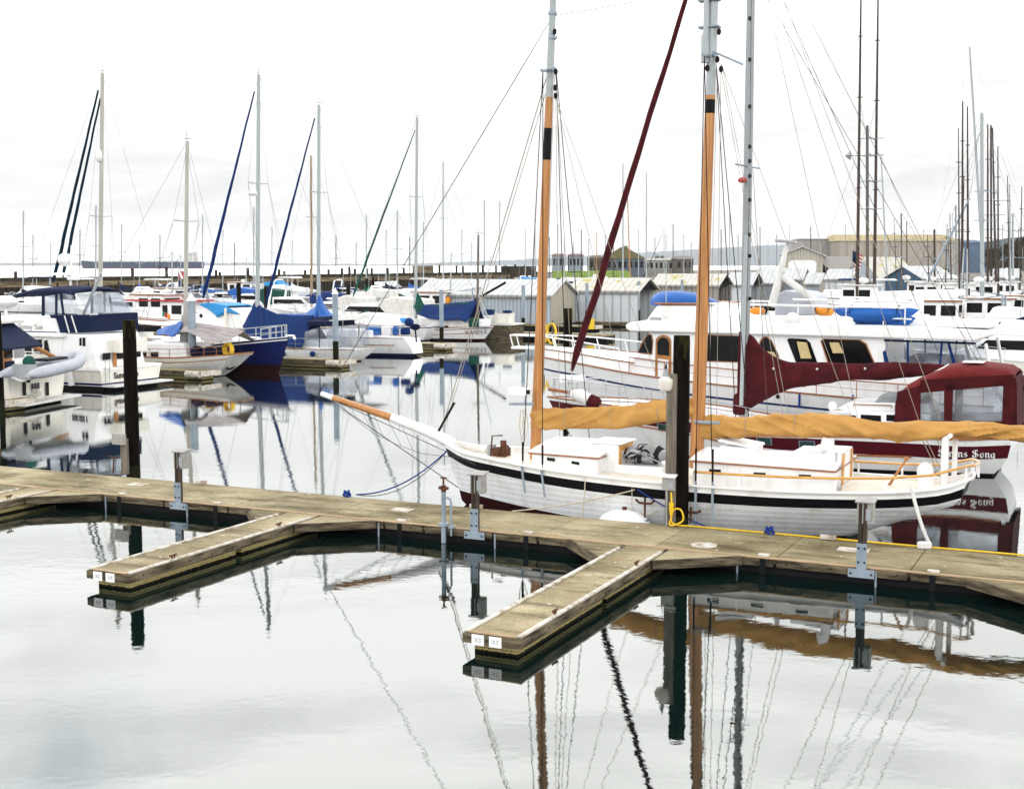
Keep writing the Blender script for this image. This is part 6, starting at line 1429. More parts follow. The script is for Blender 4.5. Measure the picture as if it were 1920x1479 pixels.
def trawler_julie():
    A2 = ANG + R(14)
    fr = Fr(G(118, 752), A2); B = 4.3; fr = fr.shift(0, 1.75); p = fr.pl; L = 11
    t = boat('trawler_yacht', 'cream motor cruiser with navy awning, varnished door frames and JULIE lettering on its transom', 'motor yacht', fr)
    X = lambda x, y, xx=0.0: fr.xl(x, y, xx)
    s0 = X(60, 700).z; s1 = s0 * 1.5
    H = Hull(L, [(0, 2.0), (.3, 2.15), (.6, 2.05), (.82, 1.5), (.94, .7), (1, .04)], [(0, s0), (.4, s0 * 1.03), (1, s1)], [(-.5, L - 2), (0, L - 1.4), (s1, L)], [(-.5, .1), (s0, 0)], full=((0, .12), (.5, .14), (.8, .4), (1, .9)))
    H.build(t, [C(-.5), C(0), C(.1), C(.5), lambda u: H.sheer(u) - .2, lambda u: H.sheer(u) - .1, lambda u: H.sheer(u)], [ivory, blackbottom, white], [1, 1, 0, 0, 0, 2], deck=.05, deckmat_=cream, nu=24)
    H.strip(t, white, 'rub_rail', dz=-.02, h=.08, w=.1, n=24, around=True)
    c = X(66, 724); text('JULIE', .27, (-.02, c.y, c.z), (0, -1, 0), (0, 0, 1), black, t, 'stern_name', bold=.012)
    c = X(66, 733); text('PORT', .24, (-.02, c.y, c.z - .02), (0, -1, 0), (0, 0, 1), greybox, t, 'stern_port')
    c = X(64, 739); text('ANGELES', .24, (-.02, c.y, c.z - .04), (0, -1, 0), (0, 0, 1), greybox, t, 'stern_port')
    for x in (45, 88): a, b = X(x - 2, 742), X(x + 2, 716); m = MB(); m.bb(-.045, -.004, a.y, b.y, a.z, b.z); m.build('rubber_pad', black, t, smooth=0, bevel=.02)
    a, b = X(38, 742), X(136, 742); m = MB(); m.bb(-.7, .02, 2.0, -2.0, .18, .27); m.build('swim_platform', offwhite, t, smooth=0, bevel=.02)
    # deckhouse
    ax = 2.2
    h = lambda x, y: X(x, y, ax)
    zr = h(40, 640).z
    m = MB(); m.prism([(ax, s0 - .1), (L * .62, s0), (L * .58, zr), (ax + .1, zr)], -1.75, 1.75); m.build('deckhouse', white, t, smooth=0, bevel=.05)
    bk = MB(); y0, y1 = 1.72, -1.72
    bk.bb(ax - .05, ax - .012, y0, y1, s0 - .05, zr - .03); bkd = bk.build('varnished_bulkhead', brownwin, t, smooth=0)
    for q, mt in (((6, 638, 20, 672), glass), ((24, 638, 41, 672), greyplastic), ((7, 676, 24, 704), navycanvas)):
        a, b = h(q[0], q[3]), h(q[2], q[1]); m = MB(); m.bb(ax - .075, ax - .055, a.y, b.y, a.z, b.z); m.build('after_window', mt, bkd, smooth=0)
    a, b = h(27, 705), h(56, 676); m = MB(); m.bb(ax - .08, ax - .055, a.y, b.y, a.z, b.z); m.build('white_bulwark_panel', white, bkd, smooth=0)
    m = MB()
    m.tube([Vector((ax - .2, h(44, 640).y, zr - .1)), Vector((.5, h(44, 640).y - .25, h(60, 678).z))], .09, 8); m.build('varnished_wing', brownwin, t)
    # navy awning and boat deck
    m = MB(); a, b = h(2, 640), h(50, 606); zt = h(40, 603).z
    m.add([Vector((.6, y0 + .1, zr - .05)), Vector((.6, y1 + .3, zr - .05)), Vector((ax - .1, y1 - .05, zt)), Vector((ax - .1, y0 + .3, zt)), Vector((.62, y0 + .1, zr - .12)), Vector((.62, y1 + .3, zr - .12)), Vector((ax, y1 - .05, zt - .9)), Vector((ax, y0 + .3, zt - .9))], [(0, 1, 2, 3), (7, 6, 5, 4), (0, 4, 5, 1), (1, 5, 6, 2), (2, 6, 7, 3), (3, 7, 4, 0)]); m.build('navy_awning', navycanvas, t, smooth=0)
    m = MB(); m.bb(ax - .5, L * .62, -1.95, 1.95, zt + .0, zt + .12); m.build('boat_deck', offwhite, t, smooth=0, bevel=.03)
    fx = 3.0; zf = X(30, 578, fx).z
    m = MB(); m.prism([(fx, zt + .12), (L * .6, zt + .12), (L * .55, zf + .2), (fx, zf)], -1.6, 1.6); m.build('flybridge', white, t, smooth=0, bevel=.06)
    m = MB(); m.bb(fx - .06, fx - .01, -1.5, 1.5, zt + .12, zf); m.build('clear_screen', vinyl, t, smooth=0)
    zc = X(20, 556, fx).z
    rr = []
    for k, x in enumerate((fx - .3, fx + .6, fx + 2, fx + 3)):
        rr.append([Vector((x, 1.55 * math.cos(a), zc - .16 + .3 * math.sin(a) ** .7)) for a in [i * math.pi / 12 for i in range(13)]])
    m = MB(); m.loft(rr, closed=False, cap=False); o = m.build('bimini_top', navycanvas, t, smooth=60); o.modifiers.new('thick', 'SOLIDIFY').thickness = .03
    m = MB()
    for y in (-1.4, -.5, .5, 1.4): m.tube([Vector((fx, y, zf)), Vector((fx - .1, y, zc))], .03, 6)
    m.build('bimini_frame', steel, t)
    m = MB(); c = X(10, 566, 2.0); m.ball(Vector((2.0, c.y, c.z)), (.5, .5, .25)); m.tube([Vector((2.0, c.y, c.z - .2)), Vector((2.0, c.y, zt))], .07, 8); m.build('radar_dome', white, t)
    return t, fr
JUL, JFR = trawler_julie()
def dinghy():
    fr = JFR; a, b = fr.xl(24, 703, -.8), fr.xl(148, 676, -.9); c = (a + b) / 2
    ang = JFR.a - math.pi / 2
    ln = abs(b.y - a.y) / 2
    t = thing('inflatable_dinghy', 'grey inflatable dinghy slung across the JULIE transom with small outboard', 'dinghy', fr.w(c), ang)
    k = (b.z - a.z) / 2
    zz = lambda x: k * (x / ln) + .16 * max(0, x / ln) ** 3
    m = MB(); path = [(-ln, .55), (-ln * .5, .6), (0, .62), (ln * .45, .56), (ln * .75, .4), (ln * .95, .16), (ln, 0), (ln * .95, -.16), (ln * .75, -.4), (ln * .45, -.56), (0, -.62), (-ln * .5, -.6), (-ln, -.55)]
    path = [Vector((interp([(i, q[0]) for i, q in enumerate(path)], j / 3), interp([(i, q[1]) for i, q in enumerate(path)], j / 3), 0)) for j in range(37)]
    for v in path: v.z = zz(v.x)
    m.tube(path, [.09, .17, .21] + [.225] * 31 + [.21, .17, .09], 14); m.build('inflatable_tube', hypalon, t, smooth=60)
    m = MB(); m.loft([[Vector((x, w * f, zz(x) - .14 - .18 * (1 - abs(f)) * (w > .1))) for f in (-1, -.5, 0, .5, 1)] for x, w in ((-ln * .8, .5), (-ln * .3, .55), (ln * .2, .52), (ln * .6, .35), (ln * .85, .1))], closed=False, cap=False); o = m.build('floor_hull', offwhite, t); o.modifiers.new('thick', 'SOLIDIFY').thickness = .03
    m = MB(); m.bb(-ln * .72, -ln * .66, -.45, .45, zz(-ln * .7) - .2, zz(-ln * .7) + .3); m.build('transom_board', greyplastic, t, smooth=0)
    m = MB(); x = -ln * .55; m.ball((x, 0, zz(x) + .35), (.3, .2, .24)); m.tube([(x, 0, zz(x) + .3), (x - .1, 0, zz(x) - .4)], .07, 8); m.tube([(x, 0, zz(x) + .4), (x + .5, .05, zz(x) + .42)], .03, 6); m.build('outboard_motor', green, t)
    m = MB(); m.bb(-ln * .2, ln * .45, -.3, .3, zz(0) + .26, zz(0) + .36); m.build('seat_bench', black, t, smooth=0, bevel=.03)
dinghy()

# ------------------------------------------------------------------ finger floats of the far dock
def far_finger(px, py, label, length=9.0, w=1.1, plate=True):
    fr = Fr(G(px, py)); t = thing('finger_dock', label, 'dock', fr.O, fr.a, 'finger docks of the far row')
    m = MB(); m.bb(-.1, length, -w / 2, w / 2, .34, .44); m.build('deck_panel', deckmat, t, smooth=0)
    m = MB(); m.bb(0, length, -w / 2 - .05, -w / 2, .2, .42); m.bb(0, length, w / 2, w / 2 + .05, .2, .42); m.build('side_fascia', plank, t, smooth=0)
    m = MB(); m.bb(-.16, -.1, -w / 2 - .2, w / 2 + .2, .2, .45); m.build('end_fascia', whiteboard, t, smooth=0)
    m = MB(); m.bb(.1, length, -w / 2 + .1, w / 2 - .1, -.4, .34); m.build('float', floatmat, t, smooth=0)
    m = MB(); m.tube([(-.05, w / 2 + .18, .3), (.75, w / 2 + .18, .3)], .16, 10); m.build('bumper', whiteboard, t)
far_finger(392, 712, 'far finger dock at the coned steel pile by the rounded grey stern', 7)
far_finger(650, 690, 'far finger dock with pale end boards beside the cream transom sloop', 8)
far_finger(845, 657, 'far finger dock beside the slender steel pile and the WANDER ketch', 8)
far_finger(34, 770, 'far finger dock with pale end boards at the left edge of the picture', 6)
def work_float():
    fr = Fr(G(965, 636)); p = fr.pl; t = boat('work_float', 'grey timber float carrying white tubs and blue crates beside the WANDER stern', 'work float', fr)
    m = MB(); m.bb(-.2, 6, -1.2, 1.2, -.2, 1.05); m.build('timber_body', plank, t, smooth=0, bevel=.03)
    m = MB(); m.bb(-.25, 6, -1.25, 1.25, 1.05, 1.15); m.build('deck', offwhite, t, smooth=0)
    g = 'tubs and crates on the timber float'
    for n, x, y, d, mt, lb in (('fish_tub', .7, .2, (1.1, .9, .75), ivory, 'white square fish tub at the right end of the timber float'), ('fish_tub', 2.1, .1, (1.0, .9, .6), white, 'white square fish tub in the middle of the timber float'), ('crate', 2.0, .1, (.55, .5, .4), royal, 'royal blue crate standing on the middle white tub'), ('crate', .5, .2, (.5, .45, .2), royal, 'flat royal blue crate lying on the right hand white tub'), ('drum', 3.2, .4, (.6, .6, .7), greenbuoy, 'green drum at the left end of the timber float')):
        z = 1.15 + (.6 if lb.startswith('royal') else .75 if lb.startswith('flat') else 0)
        m = MB()
        if n == 'drum': m.cyl((0, 0, 0), .3, .7, 16); m.cyl((0, 0, .3), .315, .04, 16)
        else: m.box((0, 0, d[2] / 2), d, top=(1.08, 1.08)); m.box((0, 0, d[2] - .03), (d[0] * 1.12, d[1] * 1.12, .06))
        o = m.build(n, mt, None, smooth=0, bevel=.03); o.location = fr.w((x, y, z)); o.rotation_euler = (0, 0, fr.a); tag(o, lb, n.replace('_', ' '), g)
work_float()
# ------------------------------------------------------------------ boathouses
def bhouse(label, xe, base, xo, eave, ridge, W, wall=palewall, roof=roofwhite, gable=None, opening=True, ang=None, name='boathouse', group='boathouses along the back dock', over=.25, inset=.0, floatd=True):
    sg = -1 if xo < xe else 1
    fr = Fr(G(xe, base), R(-25.4) if ang is None else R(ang)); p = fr.pl
    L = abs(p(xo, base).x); ze = p(xe, eave).z; zr = p(xe, ridge, W / 2)
    zr = Fr(fr.w((0, W / 2, 0)), fr.a).pl(xe + 5, ridge).z
    t = thing(name, label, 'boathouse', fr.O, fr.a, group)
    X = lambda a: sg * a
    m = MB(); m.bb(X(0), X(L), 0, .12, .35, ze); m.build('near_wall', wall, t, smooth=0)
    m = MB(); m.bb(X(0), X(L), W - .12, W, .35, ze); m.build('far_wall', wall, t, smooth=0)
    g = gable or wall
    def gab(x0, x1, n, mt): 
        m = MB(); m.add([(x0, .12, .35), (x0, W - .12, .35), (x0, W - .12, ze), (x0, W / 2, zr - .05), (x0, .12, ze), (x1, .12, .35), (x1, W - .12, .35), (x1, W - .12, ze), (x1, W / 2, zr - .05), (x1, .12, ze)],
                        [(0, 1, 2, 3, 4), (9, 8, 7, 6, 5), (0, 5, 6, 1), (1, 6, 7, 2), (2, 7, 8, 3), (3, 8, 9, 4), (4, 9, 5, 0)]); return m.build(n, mt, t, smooth=0)
    gab(X(L - .12), X(L), 'back_gable', wall)
    if opening == 'open':
        gab(X(1.6), X(1.7), 'shade_panel', blackcloth)  # black panel added in place of the shade inside the open gable
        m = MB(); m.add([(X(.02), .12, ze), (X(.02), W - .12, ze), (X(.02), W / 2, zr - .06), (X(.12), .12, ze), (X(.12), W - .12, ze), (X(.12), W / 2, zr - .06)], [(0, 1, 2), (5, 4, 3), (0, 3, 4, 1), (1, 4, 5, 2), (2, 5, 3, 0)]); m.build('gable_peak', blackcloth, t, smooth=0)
    else:
        gab(X(.05), X(.17), 'front_gable', g)
        if opening: m = MB(); m.bb(X(.0), X(.04), W * .16, W * .84, .4, ze * .86); m.build('roll_door', opening if not isinstance(opening, bool) else greybox, t, smooth=0)
    for s, y0, n in ((-1, -over, 'near_roof'), (1, W + over, 'far_roof')):
        sl = (zr - ze) / (W / 2); ye = y0; zz = ze - sl * over
        m = MB(); pts = [Vector((X(-over), ye, zz)), Vector((X(L + over), ye, zz)), Vector((X(L + over), W / 2, zr)), Vector((X(-over), W / 2, zr))]
        m.add([v for v in pts] + [v + Vector((0, 0, .1)) for v in pts], [(0, 1, 2, 3), (7, 6, 5, 4), (0, 4, 5, 1), (1, 5, 6, 2), (2, 6, 7, 3), (3, 7, 4, 0)])
        m.build(n, roof, t, smooth=0)
    m = MB(); m.bb(X(-over), X(L + over), -over - .03, -over, ze - .28 * 0 - .16 - (zr - ze) / (W / 2) * over, ze - .02 - (zr - ze) / (W / 2) * over); m.build('eave_board', brownwall, t, smooth=0)
    if floatd: m = MB(); m.bb(X(-1.2), X(L + .5), -.9, W + .5, -.3, .36); m.build('float_base', blackcloth, t, smooth=0); m = MB(); m.bb(X(-1.2), X(L + .5), -.95, -.9, .12, .38); m.build('float_fascia', plank, t, smooth=0)
    return t
bhouse('long white roofed boathouse with blue grey ribbed wall behind the WANDER ketch', 1032, 617, 783, 553, 526, 5.6, ribwall, roofwhite, beigewall, False)
bhouse('pale boathouse with mossy white roof and dark open gable behind the maroon furled sail', 1196, 613, 1070, 545, 523, 5.0, palewall, roofmoss, None, 'open')
bhouse('grey brown boathouse with dark open gable just above the blue tarp', 1346, 590, 1224, 534, 515, 5.0, brownwall, roofmoss, None, 'open')
bhouse('grey boathouse wall between the dark open gable and the silver mast', 1408, 582, 1362, 533, 512, 5.0, palewall, roofwhite, None, 'open')
bhouse('blue grey boathouse just right of the silver mast', 1450, 580, 1413, 530, 502, 6.0, ribwall, roofwhite, beigewall, False)
bhouse('low boathouse with narrow beige gable below the beige shed, left one', 1502, 578, 1462, 523, 504, 4.2, ribwall, roofwhite, beigewall, False)
bhouse('low boathouse with narrow beige gable below the beige shed, right one', 1534, 580, 1510, 531, 513, 4.2, ribwall, roofwhite, beigewall, False)
bhouse('boathouse with wide white roof left of the American flag', 1592, 585, 1546, 523, 506, 5.5, palewall, roofwhite, beigewall, False)
bhouse('dark gabled boathouse with glazed front behind the American flag', 1560, 560, 1640, 508, 482, 9, brownwall, brownwall, blackcloth, glass, ang=28)
bhouse('grey gabled boathouse with steep pale roof to the right of the pole rigged boat', 1650, 568, 1722, 524, 483, 9, palewall, roofmoss, ribwall, blackcloth, ang=24)
bhouse('blue walled shed between the inclined boom and the masts at right', 1728, 575, 1790, 522, 500, 8, mk('faded_blue_wall', (.025, .075, .13), .7), roofwhite, None, False, ang=20)
bhouse('small pale boathouse at the far right among the fishing boats', 1905, 575, 1860, 520, 505, 5, palewall, roofwhite, None, 'open')

# ------------------------------------------------------------------ generic moored boats
def gmotor(label, px, py, L, style='cruiser', canvas=None, hullm=white, flip=False, bottom=blackbottom, stripe=None, group='boats moored in the back rows', cat='motor boat', name='cruiser', da=0):
    fr = Fr(G(px, py), (ANG + math.pi if flip else ANG) + R(da)).shift(-L / 2)
    t = boat(name, label, cat, fr, group); B = L * .34; s = .75 + L * .035
    H = sail_hull(t, fr, L, B, s, s * 1.35, hullm, bottom, stripe, 'motor', rake=.12, rail=steel if style != 'pilot' else teak, rw=.05)
    w = B * .38
    if style == 'pilot':
        x0, x1, h = L * .42, L * .68, 1.9
        m = MB(); m.prism([(x0, s - .05), (x1, s), (x1 + .25, s + h), (x0, s + h)], -w, w); c = m.build('wheelhouse', white, t, smooth=0, bevel=.04)
        m = MB(); m.bb(x0 - .3, x1 + .6, -w - .15, w + .15, s + h, s + h + .1); m.build('roof', offwhite, t, smooth=0, bevel=.03)
        for sd in (1, -1):
            for k in range(2):
                a = x0 + .15 + k * (x1 - x0 - .1) * .5; m = MB(); m.bb(a, a + (x1 - x0) * .36, sd * w, sd * (w + .012), s + h * .5, s + h * .86); m.build('side_window', glass, t, smooth=0)
        m = MB(); m.bb(x0 - .012, x0, -w * .7, w * .7, s + h * .45, s + h * .86); m.build('after_window', glass, t, smooth=0)
        m = MB(); m.tube([(x0, 0, s + h), (x0 - .1, 0, s + h + 3.5)], [.08, .04], 8); m.tube([(x0 - .05, -.7, s + h + 1.8), (x0 - .05, .7, s + h + 1.8)], .03, 6); m.build('mast', whitespar, t)
        m = MB(); m.ball((x0 + .5, 0, s + h + .3), (.32, .32, .18)); m.build('radar_dome', white, t)
        m = MB(); m.tube([(L * .14, -w, s), (L * .15, -w * .8, s + 2.3), (L * .15, w * .8, s + 2.3), (L * .14, w, s)], .07, 8); m.tube([(L * .15, 0, s + 2.3), (x0, 0, s + h)], .04, 6); m.build('gallows_frame', galv, t)
        m = MB(); m.bb(L * .2, L * .32, -w * .6, w * .6, s - .05, s + .55); m.build('fish_hold', greyplastic, t, smooth=0, bevel=.04)
        for k in range(3): m = MB(); m.ball((L * .36 + .25 * k, w * .85, s + .2 + .1 * k), (.2, .2, .26)); m.build('mooring_buoy', (orange, redpaint, greenbuoy)[k], t)
        m = MB(); m.bb(x0 - .28, x1 + .58, -w - .16, -w - .13, s + h - .03, s + h + .08); m.bb(x0 - .28, x1 + .58, w + .13, w + .16, s + h - .03, s + h + .08); m.build('roof_trim', teak, t, smooth=0)
        for k in (-.5, .5): rig(t, 'mast_stay', (x0 - .1, 0, s + h + 3.4), (L * (.5 + k * .9), 0, s + .3), .012)
        rig(t, 'whip_antenna', (x0 + .9, w * .7, s + h), (x0 + .7, w * .7, s + h + 3.8), .016, whitespar)
    elif style == 'covered':
        rr = []
        for k, (f, hh) in enumerate(((.04, .3), (.15, .85), (.4, 1.15), (.62, 1.0), (.8, .4))):
            zz = H.sheer(f) - .02; ww = interp(H.beam, f) * 1.01; rr.append([Vector((f * L, ww * math.cos(a), zz + hh * math.sin(a) ** .8)) for a in [q * math.pi / 12 for q in range(13)]])
        m = MB(); m.loft(rr, closed=False, cap=False); m.build('boat_cover', canvas or sailcloth, t, smooth=60)
    else:
        x0, x1, h = L * .28, L * .70, 1.0
        m = MB(); m.prism([(x0, s - .05), (L * .84, s * 1.15), (x1, s + h * .55), (x1 - h * .9, s + h + .15), (x0, s + h + .15)], -w, w); m.build('cabin', white, t, smooth=0, bevel=.06)
        for sd in (1, -1):
            m = MB(); m.prism([(x0 + .2, s + h * .5), (x1 - .35, s + h * .55), (x1 - h * .8, s + h * .95), (x0 + .2, s + h * .95)], sd * w, sd * (w + .012)); m.build('side_window', glass, t, smooth=0)
        m = MB(); a, b = Vector((x1 - .05, 0, s + h * .62)), Vector((x1 - h * .84, 0, s + h * 1.1)); n = Vector((.5, 0, .8)) * .02
        m.plate([a + n + Vector((0, -w * .85, 0)), a + n + Vector((0, w * .85, 0)), b + n + Vector((0, w * .8, 0)), b + n + Vector((0, -w * .8, 0))], .01); m.build('windscreen', glass, t, smooth=0)
        if style == 'fly':
            z = s + h + .15
            m = MB(); m.prism([(x0 - L * .12, z), (x1 - h, z), (x1 - h - .4, z + .65), (x0 - L * .1, z + .5)], -w * .95, w * .95); m.build('flybridge', white, t, smooth=0, bevel=.06)
            m = MB(); m.tube([(x0, -w * .9, z + .5), (x0, -w * .9, z + 1.7), (x0, w * .9, z + 1.7), (x0, w * .9, z + .5)], .03, 6); m.build('bimini_frame', steel, t)
            m = MB(); m.prism([(x0 - .7, z + 1.6), (x0 + 1.6, z + 1.62), (x0 + 1.3, z + 1.78), (x0 - .5, z + 1.78)], -w * .95, w * .95); m.build('bimini_top', canvas or offwhite, t, smooth=0, bevel=.06)
        elif style == 'arch':
            z = s + h
            m = MB(); m.tube([(x0 - .5, -w, s), (x0 - .1, -w, z + 1.0), (x0, -w * .7, z + 1.25), (x0, w * .7, z + 1.25), (x0 - .1, w, z + 1.0), (x0 - .5, w, s)], .11, 8); m.build('radar_arch', white, t)
            if canvas: m = MB(); m.prism([(L * .05, z + .9), (x0, z + 1.1), (x0 + 1.2, z + .3), (x0 + 1.2, z + .1), (L * .05, z + .2)], -w, w); m.build('cockpit_canvas', canvas, t, smooth=0, bevel=.1)
        elif canvas:
            z = s + h
            m = MB(); m.prism([(L * .04, s + .02), (L * .05, z + .55), (x0, z + .75), (x0 + 1.4, z + .25), (x0, s + .02)], -w * 1.02, w * 1.02); m.build('cockpit_canvas', canvas, t, smooth=0, bevel=.1)
        m = MB(); m.tube([(x0 + .5, w * .6, s + h), (x0 + .3, w * .6, s + h + 3.0)], .018, 5); m.build('whip_antenna', whitespar, t)
    pts = [H.rail(u, k, 0, .06) for u, k in ((.55, 1), (.68, 1), (.8, 1), (.9, 1), (.985, 1), (.985, -1), (.9, -1), (.8, -1), (.68, -1), (.55, -1))]
    rails(t, pts, .55, steel, .018, name='bow_rail', mid=False)
    return t
def gsail(label, px, py, L, mx, top, covm=None, jib=None, hullm=white, bottom=blackbottom, stripe=None, flip=False, r=.10, sparm=None, group='boats moored in the back rows', hood=None, spread=.6, lean=0, da=0):
    fr = Fr(G(px, py), (ANG + math.pi if flip else ANG) + R(da)).shift(-L / 2); p = fr.pl
    t = boat('sloop', label, 'sailing boat', fr, group); s = .7 + L * .03
    H = sail_hull(t, fr, L, L * .31, s, s * 1.3, hullm, bottom, stripe, 'transom', rail=None)
    bx = p(mx, py).x; tp = p(mx + lean, top); base = Vector((bx, 0, s + .3)); sparm = sparm or whitespar
    tp = Vector((tp.x, 0, tp.z))
    m = MB(); m.prism([(L * .25, s - .1), (L * .72, s), (L * .66, s + .45), (L * .27, s + .5)], -L * .1, L * .1); m.build('cabin', white, t, smooth=0, bevel=.05)
    for sd in (1, -1): m = MB(); m.bb(L * .34, L * .58, sd * L * .1, sd * (L * .1 + .012), s + .16, s + .34); m.build('side_window', glass, t, smooth=0)
    spar(t, 'mast', base, tp, r, r * .7, [sparm])
    c = base.lerp(tp, spread); m = MB(); m.tube([c + Vector((0, .9, .05)), c, c + Vector((0, -.9, .05))], .03, 6); m.build('spreader', sparm, t)
    for sd in (1, -1): rig(t, 'shroud', H.rail(max(.05, min(.95, bx / L - .02)), sd), tp, .007)
    rig(t, 'backstay', H.rail(0, 0), tp, .007)
    st = H.rail(1, 0)
    if jib: furled(t, st.lerp(tp, .05), st.lerp(tp, .92), .11, jib, tail=(1, .4))
    rig(t, 'forestay', st, tp, .008)
    if covm:
        d = -1 if True else 1; bl = min(L * .36, abs(bx) - .3)
        cover(t, 'sail_cover', [(bx + .15, base.z + 1.7, base.z + .45), (bx - .3, base.z + 1.3, base.z + .5), (bx - bl * .5, base.z + .95, base.z + .6), (bx - bl, base.z + .85, base.z + .62)], covm, .18, .03, steps=20)
    if hood: m = MB(); m.prism([(L * .1, s + .1), (L * .12, s + 1.25), (L * .27, s + 1.35), (L * .37, s + .45), (L * .27, s + .2)], -L * .11, L * .11); m.build('spray_hood', hood, t, smooth=0, bevel=.1)
    rails(t, [H.rail(u, 1, 0, .05) for u in (.02, .2, .4, .6, .8, .97)], .55, steel, .014, mid=False)
    return t
# the sloop with the black cover, its hull behind the cream trawler
def black_cover_sloop():
    fr = Fr(G(300, 672)).shift(0, -1.5); p = fr.pl; x0 = p(330, 640).x; fr = fr.shift(x0); p = fr.pl; L = 13
    t = boat('sloop', 'sloop with black sail cover and twin dark furled jibs behind the cream trawler', 'sailing boat', fr)
    H = sail_hull(t, fr, L, 3.8, 1.1, 1.6, white, black, redpaint, 'transom')
    m = MB(); m.prism([(2.6, 1.0), (9, 1.1), (8.4, 1.6), (2.8, 1.65)], -1.2, 1.2); m.build('cabin', offwhite, t, smooth=0, bevel=.06)
    mastrig(t, fr, (187, 640), (192, 137), .15, creamspar, [(184, 591, 612), (190, 590, 617), (200, 594, 624), (215, 606, 626), (250, 608, 622), (301, 611, 622)], blackcloth, None, None, .1, .47, H)
    furled(t, p(100, 530), p(184, 170), .13, teal, 'furled_jib', tail=(1, .5)); furled(t, p(118, 520, .0), p(188, 185, 0), .12, teal, 'furled_staysail', tail=(1, .5))
    m = MB(); m.ball(p(185, 292, .2), (.22, .22, .4)); m.build('radar_reflector', white, t)
    m = MB(); q = p(233, 650, 1.2); m.bb(p(262, 640, 1.2).x, p(206, 640, 1.2).x, -1, 1.25, p(230, 672, 1.2).z, p(230, 632, 1.2).z); m.build('doghouse', ivory, t, smooth=0, bevel=.06)
    window(t, fr, ((204, 633), (222, 632), (224, 641), (203, 642)), 1.26, frame=white)
black_cover_sloop()
def tarp_boat():
    fr = Fr(G(452, 638)).shift(0, -1.6); p = fr.pl; fr = fr.shift(p(452, 620).x); p = fr.pl; L = 12
    t = boat('cabin_boat', 'white double ended cabin boat with pale blue tarp over its stern cabin', 'motor boat', fr)
    s = p(430, 616, 1.2).z
    H = sail_hull(t, fr, L, 3.8, max(.9, s), max(1.2, s * 1.2), white, black, None, 'motor')
    pts = [(455, 617), (448, 580), (395, 575), (340, 600), (296, 604), (296, 622)]
    m = MB(); m.prism([(p(x, y, 1.3).x, p(x, y, 1.3).z) for x, y in pts], -1.3, 1.3); m.build('deckhouse', white, t, smooth=0, bevel=.12)
    tent(t, fr, [(394, 569, 398, 584, 1.42), (412, 568, 408, 596, 1.46), (425, 568, 424, 586, 1.46), (447, 573, 450, 590, 1.4)], sky_blue, 'pale_blue_tarp', boxy=True)
    m = MB(); q = p(377, 592, 1.31); m.tube([q, q + Vector((0, .03, 0))], .14, 12); m.build('round_port', glass, t)
    m = MB(); m.tube([p(423, 616, 1.5), p(423, 578, 1.5)], .1, 8); m.build('timber_post', cream, t)
tarp_boat()
def red_boat():
    t = gmotor('white wheelhouse boat with red trim left of the pale blue tarp boat', 310, 622, 10, 'pilot', None, white, False, black, redpaint, cat='fishing boat', name='fishing_boat')
    m = MB(); m.bb(1.2, 8.2, -1.5, 1.5, 2.5, 2.62); m.build('red_cabin_roof', redpaint, t, smooth=0)
    m = MB(); m.bb(2, 6.5, -1.2, 1.2, 1.0, 2.5); m.build('long_cabin', white, t, smooth=0, bevel=.05)
    for k in range(3): m = MB(); m.bb(2.3 + 1.4 * k, 3.3 + 1.4 * k, 1.2, 1.212, 1.5, 2.2); m.build('side_window', glass, t, smooth=0)
red_boat()
